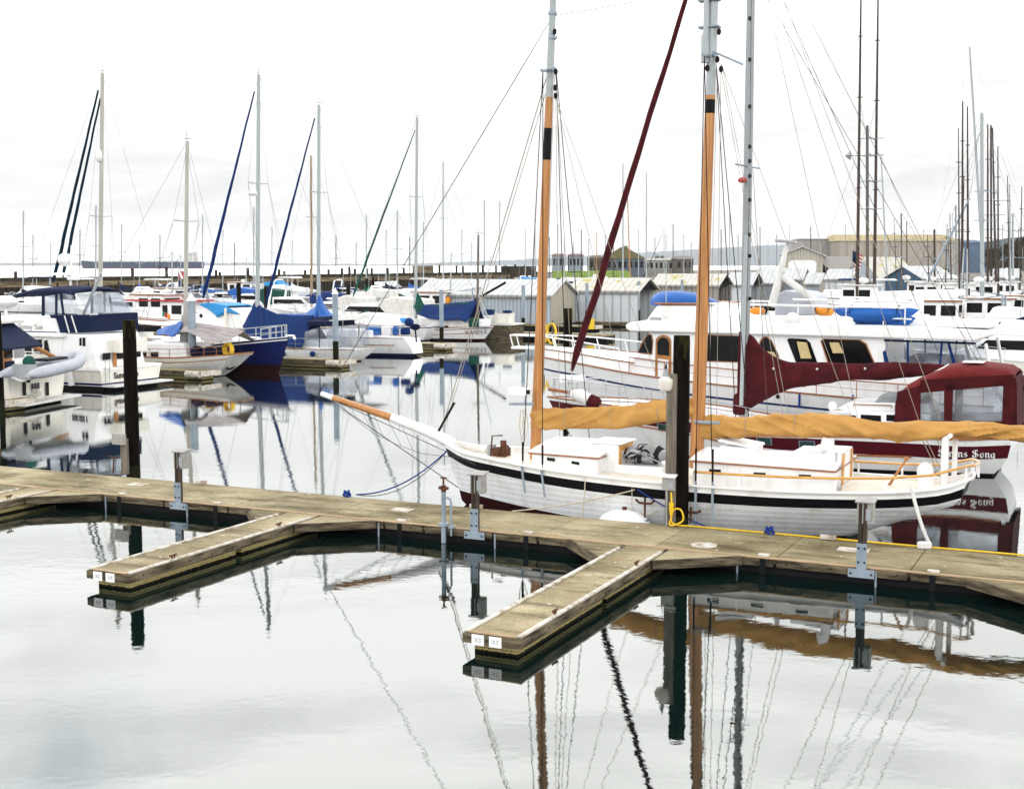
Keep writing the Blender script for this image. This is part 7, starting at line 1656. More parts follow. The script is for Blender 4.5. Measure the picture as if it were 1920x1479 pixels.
ROW = [
 ('s', 'sloop with grey canopy and bare mast between the cream trawler and the white arch', 200, 600, 9, dict(mx=180, top=385, hood=hypalon, hullm=white)),
 ('m', 'white cruiser with tall radar arch and orange jacket above the black sail cover', 238, 606, 9, dict(style='arch', canvas=sailcloth)),
 ('m', 'small white flybridge cruiser with pale top just left of the dark leaning pile', 278, 592, 8.5, dict(style='fly')),
 ('m', 'white wheelhouse boat with tall white radar mast left of the diver flag', 330, 594, 9, dict(style='pilot', cat='fishing boat', name='fishing_boat')),
 ('m', 'white cruiser under a bright blue tarp left of the two tall masts', 428, 583, 9, dict(style='cruiser', canvas=blue)),
 ('m', 'white cruiser with green cockpit canvas partly behind the royal blue furled jib', 478, 588, 9, dict(style='cruiser', canvas=green)),
 ('m', 'white flybridge cruiser above the left end of the bright blue boom cover', 525, 580, 9, dict(style='fly', canvas=white)),
 ('m', 'white express cruiser with raked windscreen above the bright blue boom cover', 560, 600, 10, dict(style='arch', flip=True)),
 ('s', 'sloop with bright blue cover and short wooden mast close to the tallest white mast', 600, 606, 10, dict(mx=585, top=292, covm=royal, jib=None, sparm=palewood, r=.12, lean=-2)),
 ('m', 'white cruiser with low cabin beside the thick dark pile at centre left', 640, 600, 9, dict(style='cruiser')),
 ('s', 'sloop with bright green tarp hung under its boom near the breakwater', 690, 574, 9, dict(mx=687, top=402, covm=jade)),
 ('m', 'boat wrapped in a cream cover between the green tarp and the slender masts', 716, 576, 8, dict(style='covered', canvas=sailcloth)),
 ('s', 'sloop with dark green sail cover left of the WANDER mast', 752, 600, 10, dict(mx=745, top=395, covm=green)),
 ('m', 'tall white cabin cruiser directly left of the WANDER mast', 770, 590, 9, dict(style='fly')),
 ('m', 'long white cruiser with sleek roof below the dark green furled sail', 700, 622, 11, dict(style='cruiser', canvas=sailcloth)),
 ('s', 'sloop with tall slim mast just right of the WANDER mast', 850, 592, 11, dict(mx=831, top=303, covm=royal)),
 ('m', 'white cabin boat with orange float carried behind the blue awning', 830, 612, 10, dict(style='pilot', cat='fishing boat', name='fishing_boat')),
 ('s', 'sloop with thin mast at the far left edge', 40, 585, 9, dict(mx=44, top=395, covm=blackcloth)),
 ('m', 'white cruiser far left showing over the navy bimini', 60, 580, 9, dict(style='fly', canvas=navycanvas)),
 ('s', 'sloop with mast standing right of the anchored freighter stern', 385, 575, 9, dict(mx=380, top=402, covm=blue)),
 ('s', 'sloop with slim mast hugging the left side of the tall royal jib mast', 462, 578, 9, dict(mx=476, top=388, covm=navycanvas)),
 ('s', 'sloop with blue bundle on its boom before the breakwater box', 800, 570, 9, dict(mx=794, top=415, covm=royal)),
 ('m', 'low white motor cruiser half hidden between the green tarp sloop and breakwater', 655, 568, 8, dict(style='arch', flip=True)),
 ('m', 'small white cruiser in front of the breakwater right of the freighter', 400, 570, 7.5, dict(style='cruiser', flip=True)),
 ('m', 'white cruiser with purple grey cover close to the breakwater piles', 575, 572, 8, dict(style='covered', canvas=hypalon)),
 ('m', 'white flybridge boat near the breakwater above the pale blue tarp', 505, 567, 8, dict(style='fly', flip=True)),
]
for k, lb, px, py, L, kw in ROW:
    (gsail if k == 's' else gmotor)(lb, px, py, L, **kw)
# number board of the cabin boat behind the awning
def number_board():
    fr = Fr(G(812, 612)); p = fr.pl; a, b = p(800, 570), p(826, 547)
    t = thing('numbered_cover', 'white slanted panel numbered 53966 behind the WANDER mast', 'panel', fr.O, fr.a)
    m = MB(); m.prism([(a.x, a.z), (p(829, 570).x, a.z), (p(824, 547).x, b.z), (p(806, 549).x, b.z)], -.3, .3); m.build('white_panel', white, t, smooth=0, bevel=.05)
    text('53966', .62, (p(812, 563).x, .32, p(812, 563).z), (-1, 0, 0), (0, 0, 1), greybox, t, 'number', bold=.01)
    m = MB(); m.ball((p(839, 563).x, .2, p(839, 563).z), .4); m.build('orange_float', orange, t)
    m = MB(); m.bb(p(812, 575).x - .2, p(812, 575).x + .2, -.2, .2, 0, a.z); m.build('support', whitespar, t, smooth=0)
number_board()
# ------------------------------------------------------------------ breakwater, freighter, shore
bwood = mk('dark_breakwater_timber', (.055, .042, .028), .9, scale=1.2, stretch=(4, 4, .5), bump=.5, col2=(.012, .010, .008), band=(.35, .65))
bplank = mk('tan_breakwater_plank', (.26, .20, .12), .9, scale=.8, stretch=(.3, 4, 4), bump=.3, col2=(.08, .06, .035), band=(.35, .65))
def breakwater():
    a, b = PY(-60, 522.5, 200), PY(1012, 509.5, 330); d = (b - a); L = math.hypot(d.x, d.y); ang = math.atan2(d.y, d.x)
    fr = Fr(a, ang); t = thing('breakwater', 'long dark timber breakwater wall running across the harbour behind the moored boats', 'breakwater', fr.O, fr.a)
    h0, h1 = a.z, b.z; Z = lambda x: h0 + (h1 - h0) * x / L
    def run(n, y0, y1, dz0, dz1, mt, seg=14):
        m = MB()
        for k in range(seg):
            x0, x1 = L * k / seg, L * (k + 1) / seg; j = .06 * rnd.random()
            v = [(x, y, Z(x) + dz) for x in (x0, x1) for y in (y0, y1) for dz in (dz0 + j, dz1 + j)]
            m.add(v, [(0, 1, 3, 2), (4, 6, 7, 5), (0, 4, 5, 1), (2, 3, 7, 6), (1, 5, 7, 3), (0, 2, 6, 4)])
        m.build(n, mt, t, smooth=0)
    run('top_beam', -.3, 2.2, -.62, 0, bwood); run('plank_waler', -.22, .1, -1.45, -.64, bplank)
    m = MB(); m.add([(0, .3, -1), (L, .3, -1), (L, .3, h1 - 1), (0, .3, h0 - 1)], [(0, 1, 2, 3)]); m.add([(0, 1.8, -1), (L, 1.8, -1), (L, 1.8, h1 - .6), (0, 1.8, h0 - .6)], [(3, 2, 1, 0)])
    for k in range(150):
        x = L * (k + .5) / 150; m.tube([(x, .15, -1), (x, .15, Z(x) - .9)], .34 + .06 * rnd.random(), 7)
    m.build('sheet_piling', bwood, t)
    for k in range(26):
        x = L * (k + .5) / 26; m = MB(); m.tube([(x, -2.2, -1), (x + .6, -.1, Z(x) - .9)], .2, 7); m.build('raking_brace', bwood, t)
    for px, py in ((29, 509), (187, 506), (248, 503), (312, 501), (405, 506), (412, 510), (465, 502), (523, 505), (533, 508), (572, 506), (583, 503), (616, 505), (641, 503), (655, 500), (665, 504), (688, 503), (697, 503), (727, 502), (757, 502), (824, 497), (856, 498), (868, 499), (905, 497), (930, 498), (948, 498), (966, 496), (984, 497)):
        f = fr.pl(px, py, .8); m = MB(); m.tube([(f.x, .8, 0), (f.x, .8, f.z)], .26, 8); m.build('pile_head', bwood, t)
    f = fr.pl(793, 505, 1.0); w = abs(fr.pl(779, 505, 1).x - fr.pl(808, 505, 1).x)
    m = MB(); m.bb(f.x - w / 2, f.x + w / 2, .2, 1.8, Z(f.x), Z(f.x) + 1.6)
    m.build('timber_hut', bplank, t, smooth=0)
    f0, f1 = fr.pl(955, 505, 0).x, fr.pl(1003, 505, 0).x
    m = MB(); m.bb(f0, f1, -.5, 2.5, -.5, fr.pl(980, 499, 0).z); m.build('end_dolphin', bwood, t, smooth=0)
breakwater()

def freighter():
    Y = 1900; a, b = PY(155, 504, Y), PY(381, 504, Y); L = b.x - a.x
    fr = Fr((b.x, Y), math.pi); p = lambda x, y: PY(x, y, Y).z
    t = thing('cargo_ship', 'dark blue cargo ship anchored out on the bay beyond the breakwater', 'ship', fr.O, fr.a)
    z = p(200, 491); hull = mk('slate_blue_ship_paint', (.012, .03, .085), .6); red = mk('ship_red_bottom', (.20, .035, .04), .7)
    m = MB(); rg = []
    for u, w in ((0, 9), (.05, 13), (.9, 13), (.96, 8), (1, .4)):
        rg.append([Vector((L * u + q, s * w * k, zz)) for s, k, zz, q in ((1, .9, -2, 0), (1, 1, 1.6, 0), (1, 1, z + (1.5 if u > .93 else 0), L * .012 if u > .9 else 0), (-1, 1, z + (1.5 if u > .93 else 0), L * .012 if u > .9 else 0), (-1, 1, 1.6, 0), (-1, .9, -2, 0))])
    m.loft(rg); m.build('hull', hull, t, smooth=0)
    m = MB(); m.loft([[Vector((L * u, s * (w + .1), zz)) for s, zz in ((1, -2), (1, 1.3), (-1, 1.3), (-1, -2))] for u, w in ((-.001, 9), (.05, 13), (.9, 13), (.96, 8), (1, .5))]); m.build('red_boot_topping', red, t, smooth=0)
    m = MB(); m.bb(L * .06, L * .14, -11, 11, z, z + 11); m.bb(L * .07, L * .12, -14, 14, z + 11, z + 13.5); m.cyl((L * .05, 0, z), 2.5, 15, 12); m.build('superstructure', offwhite, t, smooth=0)
    for k in range(5): m = MB(); m.bb(L * (.22 + .14 * k), L * (.32 + .14 * k), -9, 9, z, z + 1.8); m.build('cargo_hatch', offwhite, t, smooth=0)
    for k in range(4): m = MB(); m.tube([(L * (.2 + .2 * k), 0, z), (L * (.2 + .2 * k), 0, z + 8)], .5, 6); m.build('deck_crane', offwhite, t)
freighter()

def ridge(name, label, pts, Y, col, depth):
    """hill whose crest is seen along pts"""
    mt = mk(name.replace('hill', 'slope') + '_woods', col, .95, scale=.01, var=.2)
    prof = []
    for i in range(len(pts) - 1):
        for k in range(12):
            f = k / 12; x = pts[i][0] + (pts[i + 1][0] - pts[i][0]) * f; y = interp(pts, x); v = PY(x, y, Y); v.z += (mnoise.noise(Vector((x * .08, Y, 0))) * 2.5 + mnoise.noise(Vector((x * .5, Y, 3))) * 1.2) * Y / 2460; prof.append(v)
    prof.append(PY(*pts[-1], Y)); n = len(prof); m = MB(); rows = []
    for f, h in ((-.25, 0), (-.1, .55), (0, 1), (.4, .8), (1, 0)):
        rows.append([Vector((v.x * (1 + 0 * f), v.y + depth * f, max(-1, v.z * h) if h else -1)) for v in prof])
    m.loft(rows, closed=False, cap=False); o = m.build(name, mt, None, smooth=60); tag(o, label, 'hill', kind='structure')
ridge('far_hills', 'faint low hills along the horizon', [(-300, 494), (200, 493), (480, 493), (700, 496), (900, 490), (1010, 485), (1130, 478), (1250, 471), (1400, 462), (1500, 458), (1700, 462), (2200, 466)], 9000, (.03, .075, .11), 1500)  # bluish fade of distant air is put into the slope colour
ridge('wooded_hill', 'blue wooded hill at the right', [(1700, 478), (1800, 466), (1860, 452), (1910, 445), (1990, 440), (2200, 452)], 2600, (.012, .035, .05), 500)
def shore():
    pts = [PY(x, 500, Y) for x, Y in ((1005, 400), (1080, 372), (1400, 360), (1750, 330), (2300, 300), (2600, 1400), (1600, 1500), (1010, 700))]
    m = MB(); m.slab([(v.x, v.y) for v in pts], -1.0, 1.6); o = m.build('shore_ground', mk('shore_gravel', (.22, .20, .17), .95, scale=.3), None, smooth=0); tag(o, 'low shore behind the boathouses', 'ground', kind='structure')
    a, b = PY(1035, 500, 395), PY(1180, 500, 395)
    m = MB(); n = 40; m.loft([[Vector((a.x + (b.x - a.x) * i / n, 395 + dy, 1.5 + h * (1 + .15 * mnoise.noise(Vector((i * .4, dy, 0)))))) for i in range(n + 1)] for dy, h in ((-9, .0), (-4, 1.5), (6, 2.2), (20, 2.1))], closed=False, cap=False)
    o = m.build('grass_bank', mk('bright_grass', (.17, .26, .03), .95, scale=.6, var=.25), None); tag(o, 'bright green grass bank on the shore', 'grass', kind='stuff')
shore()
def hall(label, x0, x1, base, eave, ridge_, Y, dep, wall, roof, name='building', hip=.0, cat='building', windows=0, door=None, ridge0=None):
    """long building seen broadside: wall from x0 to x1, ridge set back dep/2"""
    a, b = PY(x0, base, Y), PY(x1, base, Y); L = b.x - a.x; z = lambda y, YY=Y: PY(x0, y, YY).z; zb = max(0, min(a.z, 3)); ze = z(eave); zr = z(ridge_, Y + dep / 2)
    t = thing(name, label, cat, (a.x, Y, 0), 0)
    m = MB(); m.bb(0, L, 0, dep, 0, ze); m.build('wall', wall, t, smooth=0)
    m = MB(); h = L * hip; o = Y * .0012
    v = [(-o, -o, ze + .01), (L + o, -o, ze + .01), (L + o, dep + o, ze + .01), (-o, dep + o, ze + .01), (h, dep / 2, zr), (L - h, dep / 2, zr)]
    m.add(v, [(0, 1, 5, 4), (1, 2, 5), (2, 3, 4, 5), (3, 0, 4), (3, 2, 1, 0)]); m.build('roof', roof, t, smooth=0)
    for k in range(windows):
        c = L * (k + .5) / windows; w = L / windows * .28; hh = ze - zb
        m = MB(); m.bb(c - w, c + w, -.06, -.005, zb + hh * .35, zb + hh * .8); m.build('window', glass, t, smooth=0)
    if door: 
        da, db = PY(door[0], door[3], Y), PY(door[1], door[2], Y); m = MB(); m.bb(da.x - a.x, db.x - a.x, -.08, -.005, da.z, db.z); m.build('door', white, t, smooth=0)
    return t
tanw = stripe_mat('tan_cladding', (.36, .32, .27), (.28, .25, .21), 4)
yroof = mk('ochre_roof', (.42, .34, .18), .8, scale=.2, var=.15)
hall('long tan industrial hall with ochre roof behind the fishing masts', 1572, 1800, 490, 452, 440, 620, 40, tanw, yroof, 'industrial_hall', .03)
hall('grey flat topped hall joined to the left of the tan industrial hall', 1506, 1571, 490, 449, 447, 640, 30, mk('grey_cladding', (.34, .32, .30), .8), mk('grey_flat_roof', (.3, .29, .28), .9), 'industrial_hall', .05)
hall('blue grey shed to the right of the tan industrial hall', 1802, 1850, 492, 455, 450, 640, 30, mk('slate_blue_cladding', (.10, .16, .25), .8), mk('slate_roof', (.09, .14, .21), .8), 'industrial_hall', .1)
hp = hall('green brown hip roofed waterfront house with small cupola beside the maroon furled sail', 1137, 1208, 505, 485, 464, 420, 16, mk('blue_grey_house_wall', (.11, .14, .17), .8), mk('olive_shingle_roof', (.12, .105, .04), .9, scale=1, var=.25), 'waterfront_house', .42, windows=7)
m = MB(); c = PY(1172, 466, 428); hx = c.x - hp.location.x; m.bb(hx - .8, hx + .8, 7, 9, c.z - 1.5, c.z + .8); m.build('cupola', mk('olive_cupola', (.16, .15, .08), .9), hp, smooth=0)
hall('low open sided pavilion left of the hip roofed waterfront house', 1104, 1134, 503, 484, 479, 415, 9, mk('brown_pavilion', (.09, .08, .06), .9), mk('brown_pavilion_roof', (.13, .12, .08), .9), 'pavilion', .25, windows=3)
for x0, x1, lb in ((1036, 1060, 'left one of two grey blue office blocks with red roof edge'), (1067, 1094, 'right one of two grey blue office blocks with red roof edge')):
    hall(lb, x0, x1, 502, 479, 475.5, 560, 14, mk('grey_blue_office', (.24, .28, .32), .7), mk('red_roof_edge', (.26, .12, .11), .8), 'office_block', .15, windows=4)
hall('low brown shore building far right of the hip roofed house', 1268, 1300, 503, 486, 480, 430, 12, mk('brown_shore_wall', (.14, .12, .10), .9), mk('grey_shore_roof', (.22, .2, .18), .9), 'shore_building', .1, windows=3)
hall('pale low shore building between the dark stay and the mainmast', 1208, 1262, 505, 488, 484, 440, 12, mk('pale_shore_wall', (.40, .38, .34), .9), mk('pale_shore_roof', (.46, .44, .4), .9), 'shore_building', .02, windows=6)
def shed():
    Y = 215; a = PY(1465, 512, Y); fr = Fr((a.x, Y), R(-14)); p = fr.pl; t = thing('beige_shed', 'beige shed with low pitched roof and white rounded door behind the boathouses', 'shed', fr.O, fr.a)
    L = p(1543, 500).x; ze = p(1500, 479).z; zr = p(1503, 464).z; D_ = 12
    m = MB(); g = [(0, 0), (L, 0), (L, ze), (L / 2, zr), (0, ze)]; m.prism(g, 0, D_); m.build('wall', beigewall, t, smooth=0)
    for x0, x1, z0, z1, n in ((-.4, L / 2, ze - .1, zr + .05, 'near_roof'), (L / 2, L + .4, zr + .05, ze - .1, 'far_roof')):
        m = MB(); m.prism([(x0, z0), (x1, z1), (x1, z1 + .15), (x0, z0 + .15)], -.5, D_ + .4); m.build(n, roofwhite, t, smooth=0)
    d0, d1 = p(1478, 505).x, p(1531, 490).x; dz = p(1500, 488).z
    m = MB(); m.prism([(d0, 0), (d1, 0), (d1, dz - .4), (d1 - .5, dz), (d0 + .5, dz), (d0, dz - .4)], -.06, -.005); m.build('door', white, t, smooth=0)
shed()

# ------------------------------------------------------------------ trees on the shore
def tree(px, py_base, py_top, Y, label, col, w, bare=False):
    a = PY(px, py_base, Y); h = PY(px, py_top, Y).z - 1.5; t = thing('tree', label, 'tree', (a.x, Y, 1.5), rnd.random() * 6, 'trees on the right hand shore')
    m = MB(); m.tube([(0, 0, 0), (.1, 0, h * .35), (0, .1, h * .8)], [h * .03, h * .022, h * .006], 7)
    for k in range(9):
        an = k * 2.4; z = h * (.3 + .055 * k); m.tube([(0, 0, z), (w * .45 * math.cos(an), w * .45 * math.sin(an), z + h * .18)], [h * .010, h * .003], 5)
    m.build('trunk', mk('bark', (.06, .045, .03), .9), t)
    m = MB(); clumps = [Vector((rnd.gauss(0, .36) * w, rnd.gauss(0, .36) * w, h * (.3 + .62 * rnd.random()))) for _ in range(34)]
    for c in clumps:
        k = 1.0 - abs(c.z / h - .5) * .9
        for _ in range(26 if bare else 60):
            q = c + Vector((rnd.gauss(0, .13) * w, rnd.gauss(0, .13) * w, rnd.gauss(0, .05) * h)); q.x *= k; q.y *= k; s = h * .022
            u = Vector((rnd.uniform(-1, 1), rnd.uniform(-1, 1), rnd.uniform(-1, 1))).normalized() * s; v = u.orthogonal().normalized() * s
            m.add([q - u - v, q + u - v, q + u + v, q - u + v], [(0, 1, 2, 3)])
    m.build('crown', mk('foliage', col, .9, scale=.5, var=.3), t, smooth=0)
tree(1898, 500, 452, 330, 'brown green tree behind the rightmost slim masts', (.10, .075, .035), 5)
tree(1926, 500, 446, 340, 'dark green tree cut by the right edge of the picture', (.03, .05, .02), 6)
tree(1862, 500, 462, 400, 'small dark tree between the fishing masts and the brown green tree', (.04, .05, .025), 4)
tree(1232, 500, 480, 450, 'small round shore tree right of the hip roofed house', (.05, .06, .025), 4)
tree(1118, 500, 484, 430, 'small dark shore tree left of the hip roofed house', (.035, .05, .02), 4)

# ------------------------------------------------------------------ pole rigged fishing boats and the crowded right side
def troller(label, px, py, L, mast, poles, boom=None, dish=None, flip=False, hullm=white, bars=(.45, .6), group='pole rigged fishing boats', trim=None):
    fr = Fr(G(px, py), ANG + (math.pi if flip else 0)).shift(-L / 2); p = fr.pl
    t = boat('fishing_boat', label, 'fishing boat', fr, group); s = 1.0 + L * .02
    H = sail_hull(t, fr, L, L * .31, s, s * 1.6, hullm, antifoul, trim, 'motor', rail=teak)
    m = MB(); m.prism([(L * .5, s), (L * .74, s * 1.2), (L * .72, s + 2.2), (L * .5, s + 2.2)], -L * .1, L * .1); m.build('wheelhouse', white, t, smooth=0, bevel=.05)
    m = MB(); m.bb(L * .47, L * .76, -L * .115, L * .115, s + 2.2, s + 2.34); m.build('roof', offwhite, t, smooth=0, bevel=.03)
    for sd in (1, -1):
        for k in range(2): m = MB(); m.bb(L * (.52 + .11 * k), L * (.60 + .11 * k), sd * L * .1, sd * (L * .1 + .012), s + 1.2, s + 1.85); m.build('side_window', glass, t, smooth=0)
    (mx, mt, mr, mm) = mast; b = p(mx, py); tp = p(mx, mt); b.z = s; tp.y = 0
    spar(t, 'mast', Vector((b.x, 0, s)), Vector((tp.x, 0, tp.z)), mr, mr * .8, [mm])
    for f in bars: 
        z = s + (tp.z - s) * f; m = MB(); m.tube([(b.x, -1.6, z), (b.x, 1.6, z + .05)], .05, 6); m.tube([(b.x - 1.1, 0, z), (b.x + 1.1, 0, z)], .04, 6); m.build('crosstree', galv, t)
    for k, (x0, y0, x1, y1, r, mm2, yy) in enumerate(poles):
        a, e = p(x0, y0, yy), p(x1, y1, yy); a.z = max(a.z, s); spar(t, 'trolling_pole', a, e, r, r * .45, [mm2], n=8)
        for f in (.35, .62, .8): c = a.lerp(e, f); m = MB(); m.box(c, (.5, .1, .07)); m.build('pole_fitting', darkwire, t)
        rig(t, 'pole_stay', a.lerp(e, .62), Vector((tp.x, 0, tp.z * .92)), .012)
    if boom: a, e = p(boom[0], boom[1]), p(boom[2], boom[3]); spar(t, 'cargo_boom', a, e, .13, .09, [galv], n=8); rig(t, 'boom_stay', e, Vector((tp.x, 0, tp.z)), .012)
    if dish: q = p(*dish, .5); m = MB(); m.tube([q, q + Vector((.5, 0, .0))], [.45, .05], 4); m.tube([q, Vector((b.x, 0, q.z - .1))], .04, 6); m.build('radar_reflector', greybox, t, smooth=0)
    rig(t, 'forestay', H.rail(1, 0), Vector((tp.x, 0, tp.z)), .012); rig(t, 'backstay', H.rail(0, 0), Vector((tp.x, 0, tp.z)), .012)
    m = MB(); m.ball((b.x + .4, .3, s + 2.7), (.5, .5, .3)); m.cyl((b.x + .4, .3, s + 2.3), .1, .4); m.build('radar_dome', white, t)
    return t
pd = mk('grey_brown_pole', (.07, .05, .04), .7); pg = mk('weathered_mast_timber', (.12, .105, .09), .7)
troller('fishing boat with two very tall dark trolling poles behind the motor yacht', 1640, 606, 13, (1626, 236, .16, pg), [(1607, 570, 1615, -60, .17, pd, 1.2), (1639, 570, 1647, -50, .17, pd, -1.2)], None, (1595, 292), bars=(.55, .7, .84, .93))
troller('fishing boat with leaning grey boom and thick white mast among the right hand poles', 1825, 600, 13, (1841, 212, .2, whitespar), [(1804, 560, 1805, 190, .15, pd, 1.3), (1815, 560, 1814, 200, .14, pd, -1.0), (1799, 560, 1797, 240, .1, pd, 2)], (1742, 520, 1818, 372), None, bars=(.45, .6))
troller('fishing boat with slim brown trolling poles just right of the thick white mast', 1866, 592, 12, (1858, 235, .12, pd), [(1852, 560, 1852, 233, .15, pd, 1), (1868, 560, 1861, 240, .15, pd, -1), (1872, 560, 1871, 275, .12, pd, .4)], None, None, bars=(.42, .5, .58))
troller('fishing boat with short dark mast and blue hull below the inclined grey boom', 1760, 592, 11, (1752, 430, .12, pd), [(1742, 550, 1739, 440, .07, pd, .8), (1772, 550, 1776, 420, .07, pd, -.8)], (1800, 520, 1762, 590), None, hullm=navy, trim=white, bars=(.6,))
troller('fishing boat with black boom cradle left of the inclined grey boom', 1702, 584, 11, (1690, 400, .10, pg), [(1682, 550, 1676, 410, .06, pd, .8)], None, None, flip=True, bars=(.5, .7))
troller('fishing boat with twin slim brown poles at the far right edge', 1905, 586, 11, (1899, 400, .13, whitespar), [(1893, 560, 1889, 330, .1, pd, .8), (1912, 560, 1916, 350, .1, pd, -.8)], None, None, bars=(.5, .8))
troller('fishing boat with pale mast and short poles left of the thick white mast', 1800, 580, 11, (1792, 385, .13, alu), [(1784, 550, 1781, 400, .09, pd, .9), (1802, 550, 1808, 330, .1, pd, -.9)], (1790, 545, 1768, 450), None, bars=(.55, .72))
gsail('sloop with very tall raked white mast towering over the right hand fishing boats', 1855, 588, 14, 1846, 88, sailcloth, None, r=.16, group='boats crowded at the right', lean=-28, hood=navycanvas)
gsail('sloop with white mast and grey top beside the brown green tree', 1900, 586, 10, 1893, 345, sailcloth, None, r=.10, group='boats crowded at the right')
gsail('sloop with leaning silver mast behind the two tall dark poles', 1668, 570, 12, 1664, 290, None, None, r=.13, group='boats crowded at the right', lean=-12)
g2 = 'boats crowded at the right'
gmotor('long white covered boat behind the blue kayaks', 1668, 606, 12, 'covered', sailcloth, group=g2)
gmotor('white wheelhouse boat with grey cabin side right of the davit crane', 1775, 648, 10, 'pilot', None, group=g2, cat='fishing boat', name='fishing_boat')
gmotor('white work boat with broad scanner bar right of the davit crane', 1835, 640, 11, 'pilot', None, group=g2, cat='fishing boat', name='fishing_boat', flip=True)
gmotor('cream cruiser with arched dark doorway at the right edge above the maroon canopy', 1905, 720, 10, 'fly', offwhite, ivory, group=g2)
gmotor('white flybridge cruiser at the right edge with pale green rail', 1890, 668, 11, 'fly', white, group=g2)
gmotor('white cruiser behind the motor yacht stern with dark windows', 1845, 690, 10, 'cruiser', navycanvas, group=g2)
gmotor('white pilot boat at the far right behind the pale green railed cruiser', 1912, 628, 10, 'pilot', None, group=g2, cat='fishing boat', name='fishing_boat', flip=True)
gmotor('white cruiser with teal canvas at the far right edge', 1925, 606, 10, 'arch', sky_blue, group=g2)
gmotor('white cruiser with blue top glimpsed left of the grey helm cover', 1560, 596, 10, 'fly', royal, group=g2)
gmotor('white cruiser between the silver mast and the signal mast', 1436, 552, 10, 'cruiser', royal, group=g2)
gmotor('white cruiser below the left gable of the beige shed', 1452, 545, 9, 'covered', sailcloth, group=g2)
gmotor('white flybridge cruiser in front of the steep pale roof', 1690, 600, 10, 'fly', white, group=g2, flip=True)

# ------------------------------------------------------------------ boats seen over the boathouse roofs
g3 = 'boats rising behind the boathouse roofs'
g4 = 'far masts behind the boathouses'
for px, top, lb, kw in ((1168, 306, 'sloop with tall thin mast just right of the maroon furled sail over the roofs', dict(covm=sailcloth, r=.16)), (1212, 323, 'sloop with white mast midway between the maroon sail and the mainmast', dict(covm=navycanvas, r=.15)),
                        (1182, 352, 'sloop with leaning varnished mast in front of the hip roofed house', dict(sparm=varnish, r=.13, lean=-6)), (1119, 436, 'sloop with short varnished mast left of the maroon sail over the roofs', dict(sparm=varnish, r=.1)),
                        (1058, 440, 'sloop with slim white mast right of the foremast near the office blocks', dict(r=.1)), (908, 375, 'sloop with thin dark mast over the long white boathouse roof, left one', dict(sparm=pd, r=.08, covm=green)),
                        (937, 378, 'sloop with thin dark mast over the long white boathouse roof, right one', dict(sparm=pd, r=.07, covm=blue)), (1245, 432, 'sloop with dark furled sail leaning left of the mainmast', dict(jib=navycanvas, r=.09)), (1480, 420, 'sloop with thin mast just left of the beige shed ridge', dict(r=.08)), (1560, 445, 'sloop with thin mast over the right slope of the beige shed roof', dict(r=.08))):
    gsail(lb, px + 4, 548 if px < 1300 else 540, 11, px, top, group=g3, **kw)
for k, (px, top) in enumerate(((985, 430), (1003, 410), (1030, 445), (1046, 420), (1075, 455), (1090, 430), (1104, 448), (1135, 440), (1150, 455), (1197, 430), (1228, 445), (1262, 420), (1282, 440), (1296, 455), (1352, 430), (1368, 400), (1384, 440), (1425, 425), (1440, 450), (1456, 440), (1520, 425), (1538, 455), (1585, 420), (1700, 415), (1716, 440), (1732, 430), (1778, 430), (1786, 400), (1880, 420), (1910, 430))):
    t = gsail('distant sloop whose bare mast rises behind the boathouses', px, 541 + (k * 7) % 9, 9, px, top, [sailcloth, royal, navycanvas, green, None][k % 5], None, r=.11, group=g4, sparm=[whitespar, alu, pd][k % 3])
for px, py, st, cv, lb in ((1010, 548, 'fly', navycanvas, 'white cruiser with navy top showing over the long white boathouse roof end'), (1062, 546, 'fly', navycanvas, 'white cruiser with long navy bimini over the first boathouse gable'), (1098, 545, 'arch', sailcloth, 'white cruiser with arch left of the maroon sail over the mossy roof'),
                           (1222, 546, 'cruiser', sailcloth, 'white cruiser over the mossy roof ridge right of the maroon sail'), (1285, 546, 'covered', hypalon, 'grey covered boat over the grey brown boathouse roof'), (990, 552, 'pilot', None, 'white wheelhouse boat with frame rails at the right end of the breakwater'),
                           (1420, 541, 'fly', royal, 'white flybridge boat with blue cover right of the silver mast'), (1380, 541, 'cruiser', None, 'white cruiser over the roofs left of the silver mast'), (1182, 547, 'covered', sailcloth, 'cream covered boat below the hip roofed house'), (960, 552, 'arch', sky_blue, 'white arch boat with blue canvas over the long white roof')):
    gmotor(lb, px, py, 10, st, cv, group=g3)
for k, (px, py, top) in enumerate(((62, 572, 440), (95, 570, 455), (150, 568, 430), (228, 568, 420), (262, 570, 455), (300, 566, 440), (352, 568, 445), (418, 566, 430), (440, 568, 455), (510, 566, 425), (548, 566, 450), (630, 568, 440), (668, 564, 455), (724, 566, 430), (768, 566, 445), (866, 560, 430), (884, 560, 455))):
    gsail('distant sloop whose bare mast rises in front of the breakwater', px, py, 8.5, px, top, [sailcloth, royal, None, navycanvas, blue][k % 5], None, r=.075, group='far masts before the breakwater', sparm=[alu, whitespar, pd][k % 3])
